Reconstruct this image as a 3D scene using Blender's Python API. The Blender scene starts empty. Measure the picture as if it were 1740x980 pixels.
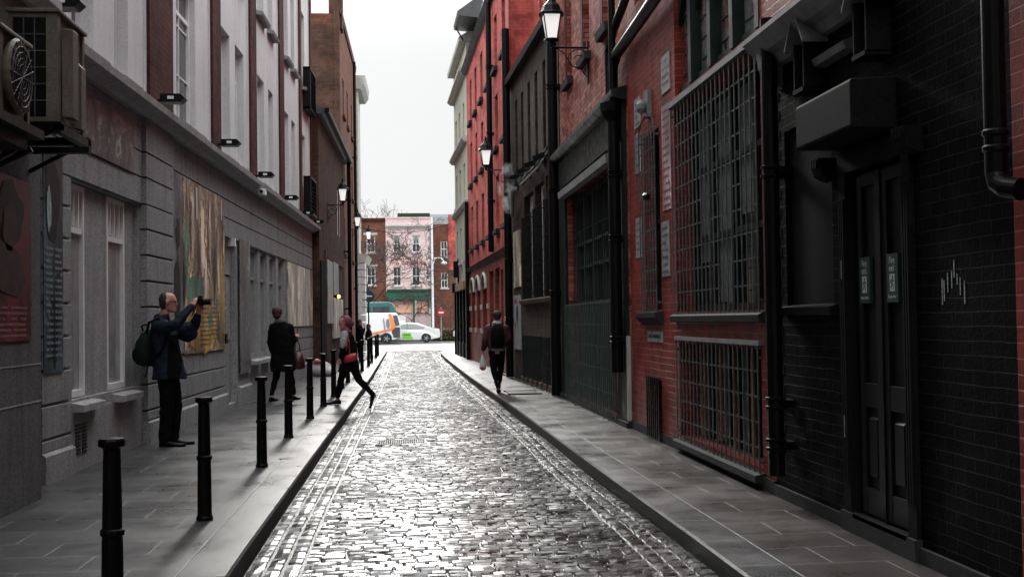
import bpy, bmesh, math, random
from mathutils import Vector, Matrix, noise
R = random.Random(7)
rad = math.radians
SC = bpy.context.scene
C = SC.collection

# ------------------------------------------------------------------ camera, sky, sun, exposure
cam_d = bpy.data.cameras.new('camera')
cam = bpy.data.objects.new('camera', cam_d)
C.objects.link(cam)
SC.camera = cam
cam_d.sensor_width = 36
cam_d.lens = 36 * 2000 / 1740
cam_d.clip_end = 3000
cam_d.clip_start = 0.05
m3 = Matrix(((0.995563, 0.011455, -0.0934), (-0.093059, -0.02737, -0.995284), (-0.013957, 0.99956, -0.026183)))
cam.matrix_world = Matrix.Translation((0, 0, 1.5)) @ m3.to_4x4()

SUN_EL, SUN_AZ = 25, -3.6          # degrees; azimuth from +Y towards +X
world = bpy.data.worlds.new('World')
SC.world = world
world.use_nodes = True
wt = world.node_tree
wt.nodes.clear()
wo = wt.nodes.new('ShaderNodeOutputWorld')
bg = wt.nodes.new('ShaderNodeBackground')
sky = wt.nodes.new('ShaderNodeTexSky')
sky.sky_type = 'NISHITA'
sky.sun_disc = False
sky.sun_elevation = rad(SUN_EL)
sky.sun_rotation = rad(SUN_AZ)
sky.air_density = 1.5
sky.dust_density = 3.0
hs = wt.nodes.new('ShaderNodeHueSaturation')
hs.inputs['Saturation'].default_value = 0.10
tc = wt.nodes.new('ShaderNodeTexCoord')
sep = wt.nodes.new('ShaderNodeSeparateXYZ')
mr = wt.nodes.new('ShaderNodeMapRange')       # an overcast sky is brighter overhead than at the horizon
mr.interpolation_type = 'SMOOTHSTEP'
mr.inputs[1].default_value = 0.20
mr.inputs[2].default_value = 0.62
mr.inputs[3].default_value = 4.25
mr.inputs[4].default_value = 19.0
cl = wt.nodes.new('ShaderNodeTexNoise')
cl.inputs['Scale'].default_value = 2.2
cl.inputs['Detail'].default_value = 5
cr = wt.nodes.new('ShaderNodeMapRange')
cr.inputs[1].default_value = 0.3
cr.inputs[2].default_value = 0.7
cr.inputs[3].default_value = 0.90
cr.inputs[4].default_value = 1.05
mul = wt.nodes.new('ShaderNodeMath')
mul.operation = 'MULTIPLY'
col = wt.nodes.new('ShaderNodeMix')
col.data_type = 'RGBA'
col.blend_type = 'MULTIPLY'
col.inputs[0].default_value = 1
col.inputs[6].default_value = (0.985, 1.0, 1.01, 1)
mx = wt.nodes.new('ShaderNodeMix')
mx.data_type = 'RGBA'
mx.inputs[0].default_value = 0.975
L = wt.links.new
L(sky.outputs[0], hs.inputs['Color'])
L(tc.outputs['Generated'], sep.inputs[0])
L(sep.outputs['Z'], mr.inputs[0])
L(tc.outputs['Generated'], cl.inputs['Vector'])
L(cl.outputs['Fac'], cr.inputs[0])
L(mr.outputs[0], mul.inputs[0])
L(cr.outputs[0], mul.inputs[1])
L(mul.outputs[0], col.inputs[7])
L(hs.outputs[0], mx.inputs[6])
L(col.outputs[2], mx.inputs[7])
L(mx.outputs[2], bg.inputs['Color'])
bg.inputs['Strength'].default_value = 0.1
L(bg.outputs[0], wo.inputs[0])

sd = bpy.data.lights.new('sun', 'SUN')
sd.energy = 1.25
sd.angle = rad(12)
sd.color = (1, 0.97, 0.93)
sun = bpy.data.objects.new('sun', sd)
C.objects.link(sun)
dv = Vector((math.sin(rad(SUN_AZ)) * math.cos(rad(SUN_EL)), math.cos(rad(SUN_AZ)) * math.cos(rad(SUN_EL)), math.sin(rad(SUN_EL))))
sun.rotation_euler = dv.to_track_quat('Z', 'Y').to_euler()
SC.view_settings.view_transform = 'Standard'
SC.view_settings.look = 'None'
SC.view_settings.exposure = 0.95
SC.view_settings.gamma = 1
SC.render.resolution_x, SC.render.resolution_y = 1024, 576
SC.cycles.max_bounces = 6
SC.cycles.volume_bounces = 3

# ------------------------------------------------------------------ materials
MATS = {}


class NT:
    def __init__(s, name):
        s.m = bpy.data.materials.new(name)
        s.m.use_nodes = True
        s.t = s.m.node_tree
        s.b = s.t.nodes['Principled BSDF']

    def n(s, typ, **kw):
        x = s.t.nodes.new(typ)
        for k, v in kw.items():
            if k.startswith('_'):
                setattr(x, k[1:], v)
            else:
                x.inputs[k.replace('__', ' ')].default_value = v
        return x

    def l(s, a, b):
        s.t.links.new(a, b)

    def mix(s, fac, a, b, mode='MIX'):
        x = s.n('ShaderNodeMix', _data_type='RGBA', _blend_type=mode)
        for sock, v in ((x.inputs[0], fac), (x.inputs[6], a), (x.inputs[7], b)):
            if hasattr(v, 'links') or hasattr(v, 'is_linked'):
                s.l(v, sock)
            elif isinstance(v, (int, float)):
                sock.default_value = v
            else:
                sock.default_value = (*v, 1) if len(v) == 3 else v
        return x.outputs[2]

    def ramp(s, src, lo, hi, a=0.0, b=1.0):
        x = s.n('ShaderNodeMapRange')
        for i, v in enumerate((lo, hi, a, b)):
            x.inputs[i + 1].default_value = v
        s.l(src, x.inputs[0])
        return x.outputs[0]

    def pos(s, sc=(1, 1, 1)):
        g = s.n('ShaderNodeNewGeometry')
        mp = s.n('ShaderNodeMapping')
        mp.inputs['Scale'].default_value = sc
        s.l(g.outputs['Position'], mp.inputs[0])
        return mp.outputs[0]

    def noise(s, scale, detail=4, rough=0.6, sc=(1, 1, 1), dist=0.0):
        x = s.n('ShaderNodeTexNoise', Scale=scale, Detail=detail, Roughness=rough, Distortion=dist)
        s.l(s.pos(sc), x.inputs['Vector'])
        return x.outputs['Fac']


def mat(name, c, rough=0.6, metal=0.0, spec=0.5, var=0.25, nscale=6.0, bump=0.0, bscale=60.0, fine=0.0, coat=0.0, rvar=0.0, emit=None, streak=0.0):
    if name in MATS:
        return MATS[name]
    t = NT(name)
    b = t.b
    b.inputs['Metallic'].default_value = metal
    b.inputs['Roughness'].default_value = rough
    b.inputs['Specular IOR Level'].default_value = spec
    b.inputs['Coat Weight'].default_value = coat
    b.inputs['Coat Roughness'].default_value = 0.12
    d = tuple(x * (1 - var) for x in c)
    h = tuple(min(1, x * (1 + var)) for x in c)
    cc = t.mix(t.ramp(t.noise(nscale, 6), 0.3, 0.7), d, h)
    if fine:
        f = t.ramp(t.noise(48, 3, 0.8), 0.3, 0.7, 1 - fine * 1.6, 1 + fine * 1.6)
        cc = t.mix(1.0, cc, f, 'MULTIPLY')
    if streak:
        cc = t.mix(1.0, cc, t.ramp(t.noise(2.2, 6, 0.7, (2.5, 2.5, 0.22)), 0.46, 0.70, 1.0, 1 - streak), 'MULTIPLY')
        cc = t.mix(1.0, cc, t.ramp(t.noise(9, 5, 0.75), 0.52, 0.75, 1.0, 1 - streak), 'MULTIPLY')
    t.l(cc, b.inputs['Base Color'])
    if rvar:
        t.l(t.ramp(t.noise(nscale * 1.7, 5), 0.3, 0.7, max(0.03, rough - rvar), rough + rvar), b.inputs['Roughness'])
    if bump:
        bp = t.n('ShaderNodeBump', Strength=bump, Distance=0.01)
        t.l(t.noise(bscale, 5), bp.inputs['Height'])
        t.l(bp.outputs[0], b.inputs['Normal'])
    if emit:
        b.inputs['Emission Color'].default_value = (*emit[0], 1)
        b.inputs['Emission Strength'].default_value = emit[1]
    MATS[name] = t.m
    return t.m


def brick(name, c1, c2, mortar, rough=0.75, msize=0.012, bw=0.235, bh=0.08, bump=0.6, soot=0.4, painted=False, stain=None, spec=0.15):
    """bricks laid in courses; the pattern is in metres on the wall itself"""
    t = NT(name)
    b = t.b
    g = t.n('ShaderNodeNewGeometry')
    sp = t.n('ShaderNodeSeparateXYZ')
    t.l(g.outputs['Position'], sp.inputs[0])
    ad = t.n('ShaderNodeMath', _operation='ADD')
    t.l(sp.outputs['X'], ad.inputs[0])
    t.l(sp.outputs['Y'], ad.inputs[1])
    cb = t.n('ShaderNodeCombineXYZ')
    t.l(ad.outputs[0], cb.inputs[0])
    t.l(sp.outputs['Z'], cb.inputs[1])
    # slightly wavy courses
    nz = t.n('ShaderNodeTexNoise', Scale=3.0, Detail=2)
    t.l(g.outputs['Position'], nz.inputs['Vector'])
    vm = t.n('ShaderNodeVectorMath', _operation='MULTIPLY_ADD')
    t.l(nz.outputs['Color'], vm.inputs[0])
    vm.inputs[1].default_value = (0.02, 0.022, 0)
    t.l(cb.outputs[0], vm.inputs[2])
    br = t.n('ShaderNodeTexBrick', Scale=1.0)
    br.offset = 0.5
    br.inputs['Brick Width'].default_value = bw
    br.inputs['Row Height'].default_value = bh
    br.inputs['Mortar Size'].default_value = msize / 2
    br.inputs['Mortar Smooth'].default_value = 0.25
    br.inputs['Bias'].default_value = -0.1
    br.inputs['Color1'].default_value = (*c1, 1)
    br.inputs['Color2'].default_value = (*c2, 1)
    br.inputs['Mortar'].default_value = (*mortar, 1)
    t.l(vm.outputs[0], br.inputs['Vector'])
    big = t.ramp(t.noise(1.3, 7, 0.72), 0.36, 0.64, 1 - soot, 1 + soot * 0.5)
    mc = t.mix(0.5, c1, c2)
    cc = t.mix(t.ramp(t.noise(2.6, 5, 0.7), 0.45, 0.68, 0.0, 0.8), br.outputs['Color'], mc)
    cc = t.mix(1.0, cc, big, 'MULTIPLY')
    fine = t.ramp(t.noise(60, 3, 0.7), 0.25, 0.75, 0.72, 1.28)
    cc = t.mix(1.0, cc, fine, 'MULTIPLY')
    if stain:
        sf = t.ramp(t.noise(1.6, 5, 0.7, (3, 3, 0.35)), 0.52, 0.72, 0, 0.75)
        cc = t.mix(sf, cc, stain)
    t.l(cc, b.inputs['Base Color'])
    b.inputs['Specular IOR Level'].default_value = spec
    t.l(t.ramp(t.noise(4, 4), 0.3, 0.7, rough - 0.12, rough + 0.1), b.inputs['Roughness'])
    hn = t.n('ShaderNodeMath', _operation='MULTIPLY_ADD')
    t.l(t.noise(45, 4), hn.inputs[0])
    hn.inputs[1].default_value = 0.35
    t.l(br.outputs['Fac'], hn.inputs[2])
    hn2 = t.n('ShaderNodeMath', _operation='MULTIPLY_ADD')
    t.l(br.outputs['Fac'], hn2.inputs[0])
    hn2.inputs[1].default_value = -1.5
    t.l(hn.outputs[0], hn2.inputs[2])
    bp = t.n('ShaderNodeBump', Strength=bump, Distance=0.012)
    t.l(hn2.outputs[0], bp.inputs['Height'])
    t.l(bp.outputs[0], b.inputs['Normal'])
    MATS[name] = t.m
    return t.m


def slabs(name, c, w, h, off_x, rough=(0.22, 0.48)):
    """wet granite paving: rows run across the street (X), each row is h deep along Y"""
    t = NT(name)
    b = t.b
    mp = t.n('ShaderNodeMapping')
    mp.inputs['Location'].default_value = (off_x, 0.24, 0)
    g = t.n('ShaderNodeNewGeometry')
    t.l(g.outputs['Position'], mp.inputs[0])
    br = t.n('ShaderNodeTexBrick', Scale=1.0)
    br.inputs['Brick Width'].default_value = w
    br.inputs['Row Height'].default_value = h
    br.inputs['Mortar Size'].default_value = 0.005
    br.inputs['Mortar Smooth'].default_value = 0.1
    br.inputs['Color1'].default_value = (*[x * 0.72 for x in c], 1)
    br.inputs['Color2'].default_value = (*[x * 1.2 for x in c], 1)
    br.inputs['Mortar'].default_value = (*[x * 2.4 for x in c], 1)  # joints lightened to paint sky reflected in the water they hold
    t.l(mp.outputs[0], br.inputs['Vector'])
    sp = t.ramp(t.noise(70, 4, 0.85), 0.3, 0.7, 0.45, 1.55)
    cc = t.mix(1.0, br.outputs['Color'], sp, 'MULTIPLY')
    cc = t.mix(1.0, cc, t.ramp(t.noise(0.8, 6, 0.7), 0.3, 0.7, 0.75, 1.15), 'MULTIPLY')
    cc = t.mix(t.ramp(t.noise(38, 1, 0.4), 0.74, 0.76), cc, tuple(x * 0.25 for x in c))
    t.l(cc, b.inputs['Base Color'])
    wet = t.ramp(t.noise(1.3, 6, 0.65), 0.30, 0.70, rough[0], rough[1])
    jr = t.n('ShaderNodeMix', _data_type='FLOAT')
    t.l(br.outputs['Fac'], jr.inputs[0])
    t.l(wet, jr.inputs[2])
    jr.inputs[3].default_value = 0.5
    t.l(jr.outputs[0], b.inputs['Roughness'])
    b.inputs['Specular IOR Level'].default_value = 0.42
    hn = t.n('ShaderNodeMath', _operation='MULTIPLY_ADD')
    t.l(br.outputs['Fac'], hn.inputs[0])
    hn.inputs[1].default_value = -1.2
    t.l(t.noise(55, 5, 0.8), hn.inputs[2])
    bp = t.n('ShaderNodeBump', Strength=0.4, Distance=0.004)
    t.l(hn.outputs[0], bp.inputs['Height'])
    t.l(bp.outputs[0], b.inputs['Normal'])
    MATS[name] = t.m
    return t.m


def streaks(name, cols, scale=2.0, sc=(1, 1, 0.25), rough=0.35, dist=2.0, lines=0.0, seed=0.0):
    """an abstract painted panel: vertical drips and washes of several colours"""
    t = NT(name)
    b = t.b
    x = t.n('ShaderNodeTexNoise', Scale=scale, Detail=7, Roughness=0.68, Distortion=dist)
    mp = t.n('ShaderNodeMapping')
    mp.inputs['Scale'].default_value = sc
    mp.inputs['Location'].default_value = (seed, seed, seed)
    g = t.n('ShaderNodeNewGeometry')
    t.l(g.outputs['Position'], mp.inputs[0])
    t.l(mp.outputs[0], x.inputs['Vector'])
    r = t.n('ShaderNodeValToRGB')
    el = r.color_ramp.elements
    el[0].position, el[1].position = 0.38, 0.62
    el[0].color, el[1].color = (*cols[0], 1), (*cols[-1], 1)
    for i, c in enumerate(cols[1:-1]):
        e = el.new(0.38 + 0.24 * (i + 1) / (len(cols) - 1))
        e.color = (*c, 1)
    t.l(x.outputs['Fac'], r.inputs[0])
    cc = r.outputs[0]
    cc = t.mix(1.0, cc, t.ramp(t.noise(1.7, 2, 0.5, (1, 1, 0.5)), 0.40, 0.60, 0.6, 2.0), 'MULTIPLY')
    cc = t.mix(t.ramp(t.noise(3.1, 4, 0.6, (1, 1, 0.15)), 0.56, 0.66, 0, 0.8), cc, cols[len(cols) // 2])
    cc = t.mix(1.0, cc, t.ramp(t.noise(40, 4, 0.8, (1, 1, 0.3)), 0.3, 0.7, 0.6, 1.35), 'MULTIPLY')
    t.l(cc, b.inputs['Base Color'])
    b.inputs['Roughness'].default_value = rough
    MATS[name] = t.m
    return t.m


# setting
M_slab = slabs('granite paving', (0.062, 0.062, 0.063), 0.66, 0.48, 0.33 + 0.02)
M_slabR = slabs('granite paving right', (0.048, 0.042, 0.040), 0.66, 0.48, 0.06)
M_kerb = slabs('granite kerb', (0.07, 0.07, 0.072), 5.0, 0.80, 0, (0.2, 0.45))


def bpn(t):
    bp = t.n('ShaderNodeBump', Strength=0.5, Distance=0.004)
    t.l(t.noise(22, 3, 0.5), bp.inputs['Height'])
    return bp.outputs[0]


def sett_mat():
    t = NT('wet stone setts')
    b = t.b
    at = t.n('ShaderNodeAttribute', _attribute_name='tone')
    c = t.mix(at.outputs['Fac'], (0.008, 0.008, 0.0085), (0.035, 0.0345, 0.034))
    c = t.mix(1.0, c, t.ramp(t.noise(110, 4, 0.7), 0.3, 0.7, 0.6, 1.4), 'MULTIPLY')
    t.l(c, b.inputs['Base Color'])
    t.l(t.ramp(t.noise(2.2, 6, 0.7), 0.36, 0.64, 0.14, 0.38), b.inputs['Roughness'])
    b.inputs['Specular IOR Level'].default_value = 1.0
    b.inputs['Coat Weight'].default_value = 1.0
    b.inputs['Coat IOR'].default_value = 1.75
    t.l(t.ramp(t.noise(0.9, 5, 0.6), 0.35, 0.65, 0.06, 0.17), b.inputs['Coat Roughness'])
    t.l(bpn(t), b.inputs['Coat Normal'])
    t.l(t.ramp(at.outputs['Fac'], 0.0, 0.9, 1.0, 0.15), b.inputs['Coat Weight'])
    bp = t.n('ShaderNodeBump', Strength=0.35, Distance=0.003)
    t.l(t.noise(30, 3, 0.5), bp.inputs['Height'])
    t.l(bp.outputs[0], b.inputs['Normal'])
    return t.m


M_sett = sett_mat()
M_joint = mat('wet sand joint', (0.018, 0.018, 0.017), 0.35, var=0.5, nscale=20, bump=0.6)
M_asph = mat('wet asphalt', (0.05, 0.05, 0.052), 0.5, var=0.35, bump=0.6, rvar=0.2, spec=0.4)
M_ground = mat('far ground', (0.05, 0.05, 0.048), 0.8)
M_stucco = mat('grey render', (0.29, 0.297, 0.303), 0.82, spec=0.2, var=0.12, nscale=1.6, bump=0.35, bscale=140, fine=0.36, streak=0.3)
M_stucco2 = mat('grey render smooth', (0.33, 0.338, 0.345), 0.75, spec=0.2, var=0.10, nscale=2.5, bump=0.2, bscale=120, fine=0.32, streak=0.3)
M_stucco_shade = mat('grey render in shade', (0.13, 0.134, 0.138), 0.8, spec=0.15, var=0.15, nscale=1.6, bump=0.35, bscale=140, fine=0.36, streak=0.3)  # darker copy of the grey render; near-end shade put into its colour
M_plinth = mat('dark grey plinth', (0.028, 0.028, 0.029), 0.8, spec=0.2, var=0.35, nscale=3, bump=0.3, fine=0.2)
M_white = mat('pale grey render', (0.62, 0.63, 0.64), 0.75, var=0.07, nscale=1.4, bump=0.15, fine=0.10, streak=0.12)
M_ledge = mat('grey cornice paint', (0.38, 0.387, 0.393), 0.6, var=0.14, nscale=4, fine=0.25, streak=0.3)
M_wframe = mat('white window paint', (0.80, 0.81, 0.82), 0.4, var=0.08)
M_gframe = mat('grey window paint', (0.30, 0.31, 0.32), 0.45, var=0.1)
M_glass = mat('window glass', (0.018, 0.022, 0.024), 0.06, spec=0.9, var=0.3, nscale=1.5)
M_glassg = mat('curtained glass', (0.28, 0.295, 0.295), 0.18, spec=0.6, var=0.3, nscale=3.5)
M_redbrickL = brick('maroon brick', (0.055, 0.016, 0.014), (0.095, 0.026, 0.021), (0.025, 0.010, 0.009), msize=0.012, soot=0.3)
M_brown = brick('brown stock brick', (0.070, 0.036, 0.025), (0.125, 0.066, 0.045), (0.09, 0.062, 0.05), soot=0.45, stain=(0.07, 0.045, 0.034))
M_brown2 = brick('sooty brown brick', (0.055, 0.030, 0.021), (0.10, 0.055, 0.038), (0.07, 0.047, 0.037), soot=0.5)
M_terr = brick('orange brown brick', (0.14, 0.050, 0.034), (0.20, 0.085, 0.055), (0.13, 0.08, 0.065), soot=0.35)
M_red = brick('bright red brick', (0.42, 0.068, 0.058), (0.60, 0.15, 0.125), (0.25, 0.10, 0.085), soot=0.5, stain=(0.16, 0.04, 0.032))
M_red2 = brick('painted red brick', (0.19, 0.024, 0.018), (0.31, 0.050, 0.036), (0.40, 0.11, 0.085), msize=0.010, spec=0.2, soot=0.5, stain=(0.10, 0.020, 0.018), rough=0.55)
M_red3 = brick('weathered red brick', (0.17, 0.028, 0.022), (0.52, 0.20, 0.15), (0.06, 0.018, 0.016), msize=0.014, soot=0.35)
M_darkbr = brick('dark brown brick', (0.026, 0.016, 0.013), (0.070, 0.043, 0.033), (0.022, 0.016, 0.014), spec=0.2, soot=0.4)
M_black = brick('black painted brick', (0.0022, 0.0024, 0.0026), (0.006, 0.0063, 0.0066), (0.022, 0.0235, 0.025), msize=0.008, rough=0.65, bump=0.9, soot=0.6, spec=0.03)
M_blackp = mat('black gloss paint', (0.004, 0.0043, 0.0045), 0.5, spec=0.10, var=0.4, nscale=5, rvar=0.12, bump=0.1)
M_charc = mat('charcoal render', (0.009, 0.0095, 0.0102), 0.75, spec=0.08, var=0.2, fine=0.3)
M_iron = mat('black cast iron', (0.003, 0.003, 0.0032), 0.42, spec=0.15, var=0.4, nscale=9, rvar=0.1, bump=0.15)
M_grille = mat('weathered steel bars', (0.075, 0.088, 0.088), 0.55, metal=0.1, spec=0.3, var=0.5, nscale=8, rvar=0.15)
M_green = mat('dark green paint', (0.006, 0.014, 0.012), 0.5, spec=0.25, var=0.5, nscale=3.5, bump=0.2, rvar=0.15)
M_greenb = mat('bottle green boards', (0.016, 0.05, 0.034), 0.5, var=0.6, nscale=4)
M_timber = mat('orange timber slats', (0.30, 0.15, 0.07), 0.6, var=0.4)
M_greyl = mat('grey stone lintel', (0.20, 0.205, 0.205), 0.6, var=0.3, nscale=5)
M_stone = mat('pale limestone', (0.42, 0.42, 0.39), 0.75, var=0.22, nscale=3)
M_creamw = mat('cream render', (0.40, 0.41, 0.33), 0.8, var=0.15, nscale=2)
M_slate = mat('roof slate', (0.06, 0.06, 0.065), 0.5, var=0.3)
M_paper = mat('weathered paper', (0.30, 0.31, 0.32), 0.6, var=0.4, nscale=9, rvar=0.1)
M_beige = mat('beige metal casing', (0.12, 0.112, 0.09), 0.5, spec=0.25, var=0.25, nscale=3, fine=0.15)
M_lens = mat('lamp lens', (0.75, 0.78, 0.8), 0.15, var=0.05)
M_opal = mat('frosted lantern glass', (0.80, 0.80, 0.79), 0.3, var=0.04, emit=((1.0, 0.97, 0.93), 0.35))  # weak glow put in for skylight within the unlit glass
M_pink = brick('pale pink painted brick', (0.66, 0.47, 0.46), (0.80, 0.64, 0.63), (0.74, 0.6, 0.59), soot=0.12, bump=0.3)
M_quoin = mat('grey quoin stone', (0.22, 0.22, 0.21), 0.8, var=0.4)
M_shopg = mat('shopfront green', (0.02, 0.12, 0.07), 0.4, var=0.2)
M_hedge = mat('hedge leaves', (0.10, 0.075, 0.035), 0.7, var=0.5, nscale=9)
M_twig = mat('brown bark', (0.055, 0.036, 0.030), 0.8, var=0.3)
M_carw = mat('white car paint', (0.72, 0.74, 0.75), 0.2, coat=0.6, var=0.02)
M_carg = mat('dark grey van paint', (0.06, 0.06, 0.065), 0.3, coat=0.4, var=0.05)
M_cargl = mat('car glass', (0.10, 0.12, 0.125), 0.05, spec=0.9, var=0.05)
M_teal = mat('teal van paint', (0.02, 0.11, 0.11), 0.25, coat=0.5, var=0.1)
M_tyre = mat('tyre rubber', (0.012, 0.012, 0.012), 0.7)
M_rim = mat('alloy rim', (0.55, 0.56, 0.58), 0.3, metal=0.6, var=0.05)
M_orange = mat('orange vinyl', (0.80, 0.22, 0.05), 0.35, var=0.05)
M_lime = mat('lime green vinyl', (0.20, 0.62, 0.04), 0.35, var=0.05)
M_taill = mat('red tail lamp', (0.55, 0.02, 0.02), 0.2)
M_signr = mat('red sign', (0.36, 0.02, 0.035), 0.5, var=0.05)
M_signb = mat('dark blue sign', (0.015, 0.03, 0.06), 0.4, var=0.05)
M_signw = mat('white sign paint', (0.78, 0.78, 0.78), 0.5, var=0.04)
M_exit = mat('exit sign green', (0.010, 0.040, 0.032), 0.45, var=0.1)
M_exitw = mat('exit sign lettering', (0.50, 0.60, 0.56), 0.5, var=0.2, nscale=30)
M_moss = mat('moss', (0.012, 0.03, 0.014), 0.9, var=0.5, nscale=30)
# people
M_skin = mat('skin', (0.50, 0.24, 0.19), 0.5, var=0.08, nscale=20)
M_navy = mat('navy jacket cloth', (0.011, 0.017, 0.031), 0.8, spec=0.15, var=0.55, nscale=14, bump=0.4, bscale=50)
M_blackc = mat('black cloth', (0.0045, 0.0045, 0.005), 0.9, spec=0.1, var=0.4, nscale=18, bump=0.3)
M_maroon = mat('maroon jacket cloth', (0.05, 0.008, 0.013), 0.75, var=0.4, nscale=14, bump=0.3)
M_greyc = mat('grey knit', (0.30, 0.29, 0.30), 0.85, var=0.35, nscale=40, bump=0.5)
M_scarf = mat('purple headscarf', (0.16, 0.045, 0.07), 0.75, var=0.7, nscale=22, bump=0.5)
M_hairbr = mat('red brown hair', (0.05, 0.012, 0.008), 0.7, var=0.6, nscale=40, bump=0.8, bscale=90)
M_hairdk = mat('dark brown hair', (0.022, 0.010, 0.008), 0.7, var=0.4, nscale=40, bump=0.8, bscale=90)
M_bagr = mat('red leather', (0.42, 0.03, 0.045), 0.4, var=0.4, nscale=20)
M_bagm = mat('maroon leather', (0.06, 0.010, 0.014), 0.35, var=0.4, nscale=20)
M_pack = mat('green black nylon', (0.006, 0.013, 0.010), 0.7, spec=0.2, var=0.5, nscale=10, bump=0.4)
M_plas = mat('white plastic', (0.62, 0.60, 0.62), 0.35, var=0.15, nscale=15)

# ------------------------------------------------------------------ geometry helpers


class Fr:
    """a wall plane: y runs along the street, o out of the wall into the street, z up"""
    def __init__(s, p0, p1, side):
        s.x0, s.y0 = p0
        s.k = (p1[0] - p0[0]) / (p1[1] - p0[1])
        s.side = side

    def P(s, y, o, z):
        return (s.x0 + (y - s.y0) * s.k + s.side * o, y, z)


class MB:
    def __init__(s):
        s.v, s.f, s.mi = [], [], []

    def add(s, vs, fs, mi=0):
        b = len(s.v)
        s.v += [tuple(v) for v in vs]
        s.f += [tuple(i + b for i in f) for f in fs]
        s.mi += [mi] * len(fs)
        return s

    def box(s, x0, x1, y0, y1, z0, z1, mi=0):
        vs = [(x, y, z) for x in (x0, x1) for y in (y0, y1) for z in (z0, z1)]
        return s.add(vs, [(0, 1, 3, 2), (4, 6, 7, 5), (0, 4, 5, 1), (2, 3, 7, 6), (0, 2, 6, 4), (1, 5, 7, 3)], mi)

    def fbox(s, fr, y0, y1, o0, o1, z0, z1, mi=0):
        vs = [fr.P(y, o, z) for y in (y0, y1) for o in (o0, o1) for z in (z0, z1)]
        return s.add(vs, [(0, 1, 3, 2), (4, 6, 7, 5), (0, 4, 5, 1), (2, 3, 7, 6), (0, 2, 6, 4), (1, 5, 7, 3)], mi)

    def fprism(s, fr, y0, y1, prof, mi=0):
        """profile [(o, z)] swept along the wall"""
        n = len(prof)
        vs = [fr.P(y0, o, z) for o, z in prof] + [fr.P(y1, o, z) for o, z in prof]
        fs = [(i, (i + 1) % n, n + (i + 1) % n, n + i) for i in range(n)] + [tuple(range(n))[::-1], tuple(range(n, 2 * n))]
        return s.add(vs, fs, mi)

    def prism(s, pts, vec, mi=0):
        n = len(pts)
        vec = Vector(vec)
        vs = [Vector(p) for p in pts] + [Vector(p) + vec for p in pts]
        fs = [(i, (i + 1) % n, n + (i + 1) % n, n + i) for i in range(n)] + [tuple(range(n))[::-1], tuple(range(n, 2 * n))]
        return s.add(vs, fs, mi)

    def tube(s, pts, rs, n=8, mi=0, cap=True):
        pts = [Vector(p) for p in pts]
        if isinstance(rs, (int, float)):
            rs = [rs] * len(pts)
        rings = []
        up = None
        for i, p in enumerate(pts):
            d = (pts[min(i + 1, len(pts) - 1)] - pts[max(i - 1, 0)]).normalized()
            if up is None or abs(d.dot(up)) > 0.95:
                up = Vector((0, 0, 1)) if abs(d.z) < 0.9 else Vector((1, 0, 0))
            a = d.cross(up).normalized()
            b = a.cross(d).normalized()
            up = b
            rings.append([p + (a * math.cos(2 * math.pi * k / n) + b * math.sin(2 * math.pi * k / n)) * rs[i] for k in range(n)])
        vs = [v for r in rings for v in r]
        fs = []
        for i in range(len(pts) - 1):
            for k in range(n):
                fs.append((i * n + k, i * n + (k + 1) % n, (i + 1) * n + (k + 1) % n, (i + 1) * n + k))
        if cap:
            fs += [tuple(range(n))[::-1], tuple(range((len(pts) - 1) * n, len(pts) * n))]
        return s.add(vs, fs, mi)

    def lathe(s, prof, c=(0, 0, 0), n=16, mi=0, axis='z'):
        """profile [(r, h)] spun about an axis through c"""
        vs = []
        for r, h in prof:
            for k in range(n):
                a = 2 * math.pi * k / n
                q = (r * math.cos(a), r * math.sin(a), h)
                if axis == 'y':
                    q = (q[0], q[2], q[1])
                elif axis == 'x':
                    q = (q[2], q[0], q[1])
                vs.append((c[0] + q[0], c[1] + q[1], c[2] + q[2]))
        fs = []
        for i in range(len(prof) - 1):
            for k in range(n):
                fs.append((i * n + k, i * n + (k + 1) % n, (i + 1) * n + (k + 1) % n, (i + 1) * n + k))
        fs += [tuple(range(n))[::-1], tuple(range((len(prof) - 1) * n, len(prof) * n))]
        return s.add(vs, fs, mi)

    def loft(s, rings, mi=0):
        n = len(rings[0])
        vs = [v for r in rings for v in r]
        fs = []
        for i in range(len(rings) - 1):
            for k in range(n):
                fs.append((i * n + k, i * n + (k + 1) % n, (i + 1) * n + (k + 1) % n, (i + 1) * n + k))
        fs += [tuple(range(n))[::-1], tuple(range((len(rings) - 1) * n, len(rings) * n))]
        return s.add(vs, fs, mi)

    def ball(s, c, r, n=12, mi=0):
        if isinstance(r, (int, float)):
            r = (r, r, r)
        m = n // 2
        rings = []
        for i in range(1, m):
            a = math.pi * i / m
            rings.append([(c[0] + r[0] * math.sin(a) * math.cos(2 * math.pi * k / n), c[1] + r[1] * math.sin(a) * math.sin(2 * math.pi * k / n), c[2] - r[2] * math.cos(a)) for k in range(n)])
        vs = [v for q in rings for v in q]
        b = len(vs)
        vs += [(c[0], c[1], c[2] - r[2]), (c[0], c[1], c[2] + r[2])]
        fs = []
        for i in range(len(rings) - 1):
            for k in range(n):
                fs.append((i * n + k, i * n + (k + 1) % n, (i + 1) * n + (k + 1) % n, (i + 1) * n + k))
        for k in range(n):
            fs.append((b, (k + 1) % n, k))
            fs.append((b + 1, (len(rings) - 1) * n + k, (len(rings) - 1) * n + (k + 1) % n))
        return s.add(vs, fs, mi)

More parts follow.
